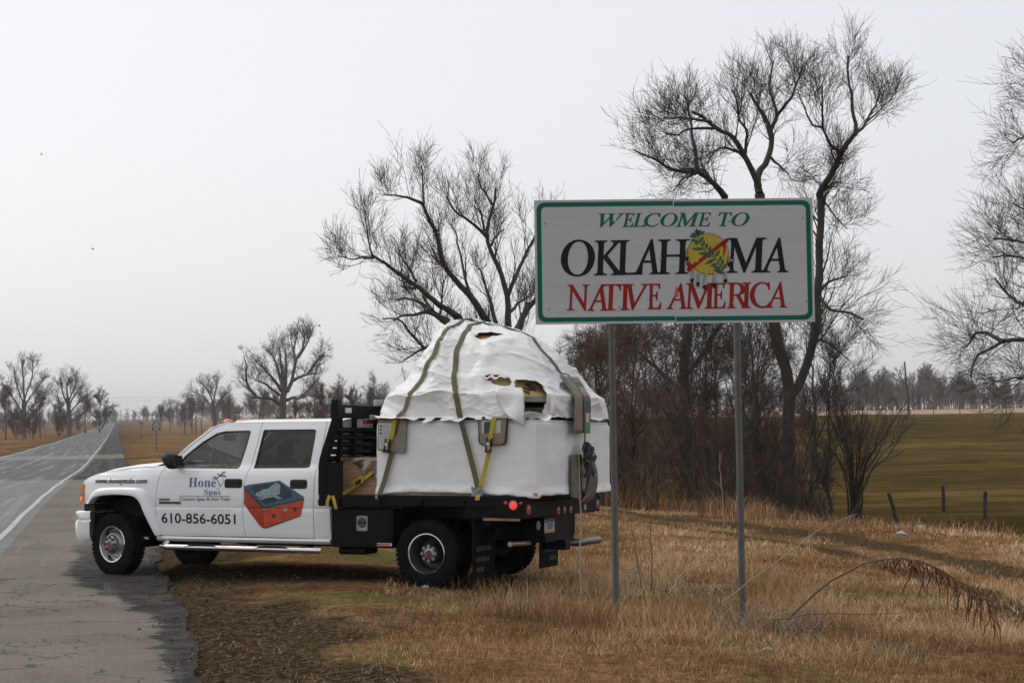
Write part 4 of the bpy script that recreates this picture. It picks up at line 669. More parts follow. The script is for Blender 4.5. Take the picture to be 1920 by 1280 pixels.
PROTO['c'] = proto_tree('roadside_tree', seed=63, h=15, spread=1.05, forks=12, m1=9, m2=7, m3=3, up=0.26, minr=0.018, clear=0.10)
PROTO['bush'] = proto_tree('roadside_bush', seed=64, h=6, spread=2.2, forks=18, m1=12, m2=9, up=0.12, minr=0.02, clear=0.02, tm=twig_red)
PROTO['sap'] = proto_tree('thicket_tree', seed=65, h=8, spread=0.9, forks=12, m1=9, m2=7, m3=3, up=0.15, minr=0.006, clear=0.15, bm=bark, tm=twig_m, r=0.10)
PROTO['sap2'] = proto_tree('thicket_tree', seed=66, h=7, spread=1.4, forks=18, m1=10, m2=7, m3=3, up=0.04, minr=0.006, clear=0.1, bm=bark, tm=twig_red, r=0.13)
G1 = 'bare trees lining the far road'
D2R = math.radians
# left of the road and right of it, far off:  px column, distance, height scale
def col_x(px, y): return (px - 960) / 3000 * y
far = [
       ('c', 8, 330, 0.78, 'bare tree cut by the left edge of the photo'),
       ('bush', 30, 320, 0.9, 'dark scrubby bush at the foot of the tall left tree'),
       ('bush', 62, 330, 1.0, 'scrubby bush between the two taller trees left of the road'),
       ('c', 76, 350, 0.74, 'narrow dense bare tree just right of the tall left one'),
       ('c', 160, 420, 0.72, 'smaller bare tree right of the rounded one, left of the road'),
       ('bush', 186, 450, 1.75, 'low dense bush closing the left row of roadside trees'),
       ('bush', 108, 380, 1.2, 'brushy undergrowth in front of the rounded left tree'),
       ('c', 268, 700, 0.62, 'lone dark tree close to the vanishing point of the road'),
       ('c', 300, 560, 0.66, 'slim pale bare tree right of the road beyond the route sign'),
       ('a', 317, 560, 0.72, 'slender bare tree standing right above the route sign'),
       ('b', 345, 480, 0.66, 'bare tree left of the rounded tree over the cab front'),
       ('c', 360, 470, 0.74, 'bare tree touching the utility pole right of the road'),
       ('c', 378, 450, 0.75, 'thin bare tree tucked left of the round-headed one'),
       ('b', 445, 460, 0.5, 'low bare tree beside the tall utility pole'),
       ('c', 470, 430, 0.72, 'bare tree left of the broad old tree'),
       ('c', 492, 560, 0.7, 'greyish bare tree low behind the broad old tree'),
       ('b', 590, 250, 0.68, 'bare vine-tangled tree right of the broad old tree'),
       ('bush', 555, 235, 0.95, 'brown brush at the foot of the broad old tree'),
       ('bush', 608, 240, 1.2, 'reddish vine-clad bush left of the headache rack'),
       ('b', 632, 245, 0.62, 'bare tree beside the pole above the headache rack'),
       ('bush', 660, 245, 1.15, 'brown bush right of the pole above the headache rack'),
       ('c', 705, 160, 0.52, 'thin bare tree in front of the left flank of the wide tree'),
       ('b', 722, 150, 0.42, 'low twiggy tree left of the wrapped load')]
for i, (k, px, y, s, lab) in enumerate(far):
    place_tree(k, 'roadside_bush' if k == 'bush' else 'roadside_tree', col_x(px, y), y, s, D2R(47 * i), lab, G1, 'bush' if k == 'bush' else 'tree')
# the thicket under the sign
thick = [('sap2', 1085, 62, 1.0, 'brushy bare tree just right of the load top'), ('sap2', 1120, 50, 0.85, 'dense reddish shrub tree left of the left sign post'),
         ('sap2', 1190, 46, 0.92, 'dense brown shrub tree just right of the left sign post'), ('sap', 1245, 49, 0.88, 'slim thicket tree between the two sign posts'),
         ('sap2', 1290, 45, 0.66, 'low tangled shrub tree midway between the sign posts'), ('sap', 1335, 44, 0.86, 'dark slender thicket tree left of the right sign post'),
         ('sap', 1425, 46, 0.88, 'leaning thicket tree right of the right sign post'), ('sap2', 1455, 42, 0.5, 'low shrub at the foot of the tallest tree'),
         ('sap', 1555, 44, 0.82, 'thin upright thicket tree below the right end of the sign'), ('sap2', 1230, 41, 0.55, 'low brown bush on the brow between the sign posts'),
         ('sap2', 1360, 41, 0.46, 'low bush on the brow behind the right sign post'),
         ('sap2', 1150, 56, 1.05, 'tall twiggy shrub tree behind the left sign post'), ('sap', 1215, 58, 1.05, 'tall thin thicket tree behind the shrub trees, right of the left sign post'),
         ('sap2', 1400, 52, 0.95, 'twiggy shrub tree behind the right sign post'), ('sap', 1300, 43, 0.95, 'slender dark trunked tree in front of the low tangled shrub tree'), ('sap', 1400, 42.5, 1.0, 'slender dark tree just right of the right sign post'),
         ('sap', 1512, 43, 0.9, 'slim dark tree close right of the tallest tree'), ('sap2', 1120, 44, 0.8, 'dark shrub tree low beside the box corner, left of the left sign post'), ('sap2', 1325, 54, 1.0, 'grey twiggy shrub tree under the middle of the sign')]
for i, (k, px, y, s, lab) in enumerate(thick):
    place_tree(k, 'thicket_tree', col_x(px, y), y, s * 0.86, D2R(61 * i + 20), lab, 'thicket of small trees behind the sign', 'small tree')
# many-stemmed bush right of the thicket
rng = np.random.default_rng(71); P, R = [], []
for k in range(24):
    a = rng.uniform(0, 2 * np.pi); sp = rng.uniform(0.15, 1.0); h = rng.uniform(2.2, 3.7)
    L = [(0.12 * math.cos(a), 0.12 * math.sin(a), -0.2), (0.35 * sp * math.cos(a), 0.35 * sp * math.sin(a), 0.4 * h), (1.25 * sp * math.cos(a), 1.25 * sp * math.sin(a), 0.70 * h), (2.5 * sp * math.cos(a), 2.5 * sp * math.sin(a), h)]
    q, r_ = resample(L, 0.035, 0.010, 10, rng, 0.03); P.append(q); R.append(r_)
P, R = np.array(P), np.array(R)
bx, by = col_x(1597, 45), 45.0
root = empty('fan_shaped_bush', (bx, by, ground_z(bx, by)), 'bare bush with many stems fanning up from one foot, right of the thicket', 'bush', 'thicket of small trees behind the sign')
t1 = Tubes(); t1.add(P, R, 5); t1.build('stem', bark, root)
cr = Tubes(); P2, R2 = spawn(P, R, 8, 1.2, 32, 0.22, 0.5, 6, rng, 0.3, 0.15, 0.006); cr.add(P2, R2, 3)
P3, R3 = spawn(P2, R2, 4, 0.6, 34, 0.12, 0.6, 4, rng, 0.2, 0.2, 0.006); cr.add(P3, R3, 3); cr.build('crown', twig_m, root, False)

# far-off woods that read as one mass
KINDS = []
for sd in range(4):
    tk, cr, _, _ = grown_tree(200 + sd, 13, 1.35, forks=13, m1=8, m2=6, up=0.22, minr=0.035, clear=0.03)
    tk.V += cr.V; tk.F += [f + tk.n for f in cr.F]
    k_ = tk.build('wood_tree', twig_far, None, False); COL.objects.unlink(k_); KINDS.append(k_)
ng = bpy.data.node_groups.new('plant_wood', 'GeometryNodeTree')
ng.interface.new_socket('Geometry', in_out='INPUT', socket_type='NodeSocketGeometry'); ng.interface.new_socket('Geometry', in_out='OUTPUT', socket_type='NodeSocketGeometry')
gi, go_ = ng.nodes.new('NodeGroupInput'), ng.nodes.new('NodeGroupOutput'); ip = ng.nodes.new('GeometryNodeInstanceOnPoints'); jn = ng.nodes.new('GeometryNodeJoinGeometry')
for k_ in KINDS:
    oi = ng.nodes.new('GeometryNodeObjectInfo'); oi.inputs['Object'].default_value = k_; oi.inputs['As Instance'].default_value = True; ng.links.new(oi.outputs['Geometry'], jn.inputs[0])
def na(nm, ty):
    n = ng.nodes.new('GeometryNodeInputNamedAttribute'); n.data_type = ty; n.inputs['Name'].default_value = nm; return n.outputs['Attribute']
ng.links.new(gi.outputs[0], ip.inputs['Points']); ng.links.new(jn.outputs[0], ip.inputs['Instance']); ip.inputs['Pick Instance'].default_value = True
cx_ = ng.nodes.new('ShaderNodeCombineXYZ'); ng.links.new(na('turn', 'FLOAT'), cx_.inputs[2]); ng.links.new(cx_.outputs[0], ip.inputs['Rotation'])
ng.links.new(na('kind_no', 'INT'), ip.inputs['Instance Index']); ng.links.new(na('size', 'FLOAT'), ip.inputs['Scale']); ng.links.new(ip.outputs[0], go_.inputs[0])
def wood(name, label, spots, seed):
    rng = np.random.default_rng(seed); n = len(spots); me = bpy.data.meshes.new(name)
    me.from_pydata([(x, y, ground_z(x, y) - 0.2) for x, y, s in spots], [], [])
    me.attributes.new('turn', 'FLOAT', 'POINT').data.foreach_set('value', rng.uniform(0, 6.28, n).astype(np.float32))
    me.attributes.new('size', 'FLOAT', 'POINT').data.foreach_set('value', np.array([s for _, _, s in spots], np.float32))
    me.attributes.new('kind_no', 'INT', 'POINT').data.foreach_set('value', rng.integers(0, 4, n).astype(np.int32))
    o = bpy.data.objects.new(name, me); COL.objects.link(o); md = o.modifiers.new('plant', 'NODES'); md.node_group = ng
    return tag(o, label, kind='stuff')
r = np.random.default_rng(81)
sp = [(col_x(px, y), y, s * (1.25 if 1600 < px < 1760 else 1)) for y, px, s in zip(r.uniform(560, 700, 520), r.uniform(1400, 2200, 520), 0.35 + 0.6 * r.random(520) ** 1.4)]
sp += [(col_x(px, y), y, s) for y, px, s in zip(r.uniform(560, 700, 120), r.uniform(900, 1400, 120), r.uniform(0.5, 0.9, 120))]
wood('far_wood', 'grey bare wood along the far side of the field', sp, 200)
sp = [(col_x(px, y), y, s) for y, px, s in zip(r.uniform(1100, 1700, 480), r.uniform(-140, 900, 480), r.uniform(0.6, 1.0, 480)) if not (216 < px < 236 and y < 1500)]
sp += [(col_x(px, y), y, s) for y, px, s in zip(r.uniform(560, 900, 170), r.uniform(285, 760, 170), r.uniform(0.3, 0.95, 170) ** 1.3) if fbm(np.array([px / 38]), np.array([3.3]), 2)[0] > 0.44]
sp += [(col_x(px, y), y, s) for y, px, s in zip(r.uniform(500, 800, 60), r.uniform(-80, 150, 60), r.uniform(0.35, 0.6, 60))]
wood('far_wood', 'hazy blue-grey treeline closing the road at the horizon', sp, 210)

# brush: thin stems crowding the bank under the thicket, past counting
rng = np.random.default_rng(77); n = 2300
bx_ = rng.uniform(1.0, 11.5, n); by_ = rng.uniform(38.5, 50, n); uu, _ = to_uv(bx_, by_)
ok = (uu > 15.5) & (rng.random(n) < 0.12 + 0.8 * sstep(0.4, 0.6, fbm(bx_ / 1.6, by_ / 1.6))) & (bx_ / by_ < 0.195); bx_, by_ = bx_[ok], by_[ok]; n = len(bx_); bz_ = land(bx_, by_)
h_ = (0.5 + 2.7 * rng.random(n) ** 1.5) * (1.15 - 0.5 * sstep(0.15, 0.22, bx_ / by_)); az = rng.uniform(0, 6.28, n); ln = rng.uniform(0.05, 0.6, n)
t_ = np.linspace(0, 1, 6)
P = np.stack([bx_[:, None] + np.cos(az)[:, None] * ln[:, None] * h_[:, None] * t_ ** 1.6, by_[:, None] + np.sin(az)[:, None] * ln[:, None] * h_[:, None] * t_ ** 1.6, bz_[:, None] - 0.1 + h_[:, None] * t_], 2) + rng.normal(0, 0.03, (n, 6, 3))
R = np.linspace(0.014, 0.005, 6)[None] * rng.uniform(0.6, 1.3, (n, 1)); tb_ = Tubes(); tb_.add(P, R, 3)
P2, R2 = spawn(P, R, 5, 0.75, 42, 0.1, 0.6, 4, rng, 0.15, 0.2, 0.0045); tb_.add(P2, R2, 3)
tag(tb_.build('brush', twig_m, None, False), 'dense brown brush crowding the bank beneath the thicket', kind='stuff')

# ---------------------------------------------------------------- haze: one closed box of thin even air
m = bpy.data.materials.new('haze'); m.use_nodes = True; t = m.node_tree; t.nodes.clear()
o_ = t.nodes.new('ShaderNodeOutputMaterial'); pv = t.nodes.new('ShaderNodeVolumePrincipled')
pv.inputs['Color'].default_value = (1.0, 1.0, 1.0, 1); pv.inputs['Density'].default_value = 0.00017; pv.inputs['Anisotropy'].default_value = 0.0
t.links.new(pv.outputs[0], o_.inputs['Volume'])
hz = MB().box((0, 0, 11), (8200, 8200, 44)).build('haze', m, smooth=0); tag(hz, kind='stuff')
# ---------------------------------------------------------------- the truck (s forward, t to its left, z up; origin on the ground under the rear axle)
DECAL = {"tub":{"orange_side":[[2.561,1.103],[2.298,0.859],[2.277,0.847],[2.275,0.617],[2.303,0.622],[2.338,0.649],[2.562,0.91],[2.562,0.934],[2.556,0.958]],"orange_front":[[2.277,0.847],[1.724,0.965],[1.761,0.787],[1.778,0.767],[2.233,0.623],[2.275,0.617]],"rim":[[2.561,1.121],[2.497,1.139],[2.064,1.192],[1.728,1.001],[1.724,0.965],[2.27,0.853],[2.305,0.861],[2.561,1.097]],"well":[[2.476,1.097],[2.385,1.137],[2.161,1.162],[2.064,1.171],[1.89,1.059],[1.889,1.0],[1.993,0.969],[2.256,0.907],[2.298,0.93],[2.412,1.037]],"back":[[2.469,1.1],[2.378,1.137],[2.168,1.15],[2.167,1.111],[2.412,1.061]],"seat":[[2.398,1.031],[2.3,1.08],[2.216,1.096],[2.161,1.141],[2.105,1.165],[2.053,1.135],[2.056,1.034],[2.097,1.016],[2.201,1.021],[2.243,0.997],[2.362,0.996]],"rim_line":[[2.305,0.861],[2.27,0.853],[1.724,0.965],[1.725,0.977],[2.27,0.871],[2.557,1.118],[2.561,1.1]],"foot":[[2.278,0.949],[2.201,0.985],[2.132,0.992],[2.076,0.956],[2.242,0.907]],"base_line":[[2.275,0.617],[2.233,0.623],[1.778,0.767],[1.778,0.778],[2.24,0.635],[2.275,0.629]],"glint":[[2.383,0.984],[2.243,0.994],[2.201,1.015],[2.104,1.013],[2.013,0.975],[2.076,0.968],[2.146,0.997],[2.229,0.985],[2.299,0.96]],"dark_r":[[2.043,1.141],[1.897,1.059],[1.889,1.006],[1.986,0.975],[2.035,1.04]]},"jets":[[[2.111,0.771],[2.115,0.759],[2.125,0.749],[2.14,0.746],[2.154,0.749],[2.165,0.758],[2.169,0.77],[2.165,0.783],[2.155,0.792],[2.14,0.796],[2.126,0.793],[2.115,0.784]],[[1.817,0.849],[1.821,0.838],[1.83,0.829],[1.843,0.826],[1.856,0.829],[1.866,0.837],[1.87,0.848],[1.866,0.86],[1.857,0.868],[1.844,0.871],[1.831,0.868],[1.821,0.86]]],"badge":[[2.019,0.844],[1.978,0.874],[1.936,0.848],[1.978,0.82]],"text":{"web":[[4.778,1.15],[3.973,1.154],[4.779,1.2]],"phone":[[3.751,0.666],[2.678,0.663],[3.753,0.786],[2.679,0.781]],"honey":[[3.366,1.109],[2.954,1.112],[3.367,1.22]],"spas":[[3.138,1.014],[2.89,1.016],[3.139,1.081]],"sub":[[3.483,0.94],[2.76,0.947],[3.483,0.979]],"line":[[3.495,0.999],[2.756,0.999]]},"palm":[[[2.961,1.199],[2.942,1.199],[2.901,1.141],[2.901,1.124],[2.914,1.124],[2.935,1.158]],[[2.898,1.127],[2.866,1.169],[2.861,1.197],[2.876,1.219],[2.856,1.208],[2.851,1.18],[2.875,1.141],[2.908,1.102],[2.934,1.074],[2.924,1.096]],[[2.953,1.082],[2.934,1.091],[2.934,1.077],[2.947,1.074]]],"frond":[[[2.909,1.252],[2.896,1.286],[2.864,1.3],[2.844,1.286],[2.841,1.278],[2.867,1.286],[2.89,1.264],[2.903,1.241]],[[2.909,1.247],[2.943,1.277],[2.962,1.272],[2.972,1.263],[2.942,1.266],[2.926,1.241],[2.916,1.236]],[[2.906,1.247],[2.87,1.25],[2.837,1.247],[2.827,1.219],[2.847,1.236],[2.876,1.241],[2.903,1.236]],[[2.909,1.247],[2.935,1.241],[2.942,1.224],[2.922,1.236]],[[2.955,1.208],[2.968,1.23],[2.988,1.241],[3.015,1.232],[3.024,1.227],[2.991,1.227],[2.975,1.213]],[[2.955,1.208],[2.988,1.213],[3.014,1.213],[3.024,1.199],[3.001,1.205],[2.968,1.202]],[[2.955,1.21],[2.955,1.23],[2.942,1.241],[2.948,1.219]],[[2.903,1.247],[2.863,1.258],[2.837,1.253],[2.863,1.25]],[[2.919,1.258],[2.89,1.258],[2.889,1.236],[2.919,1.236]],[[2.965,1.216],[2.945,1.219],[2.945,1.201],[2.963,1.202]]],"badges":[[[3.791,0.961],[3.631,0.963],[3.631,0.941],[3.791,0.939]],[[3.79,0.926],[3.469,0.926],[3.469,0.896],[3.79,0.897]]]}

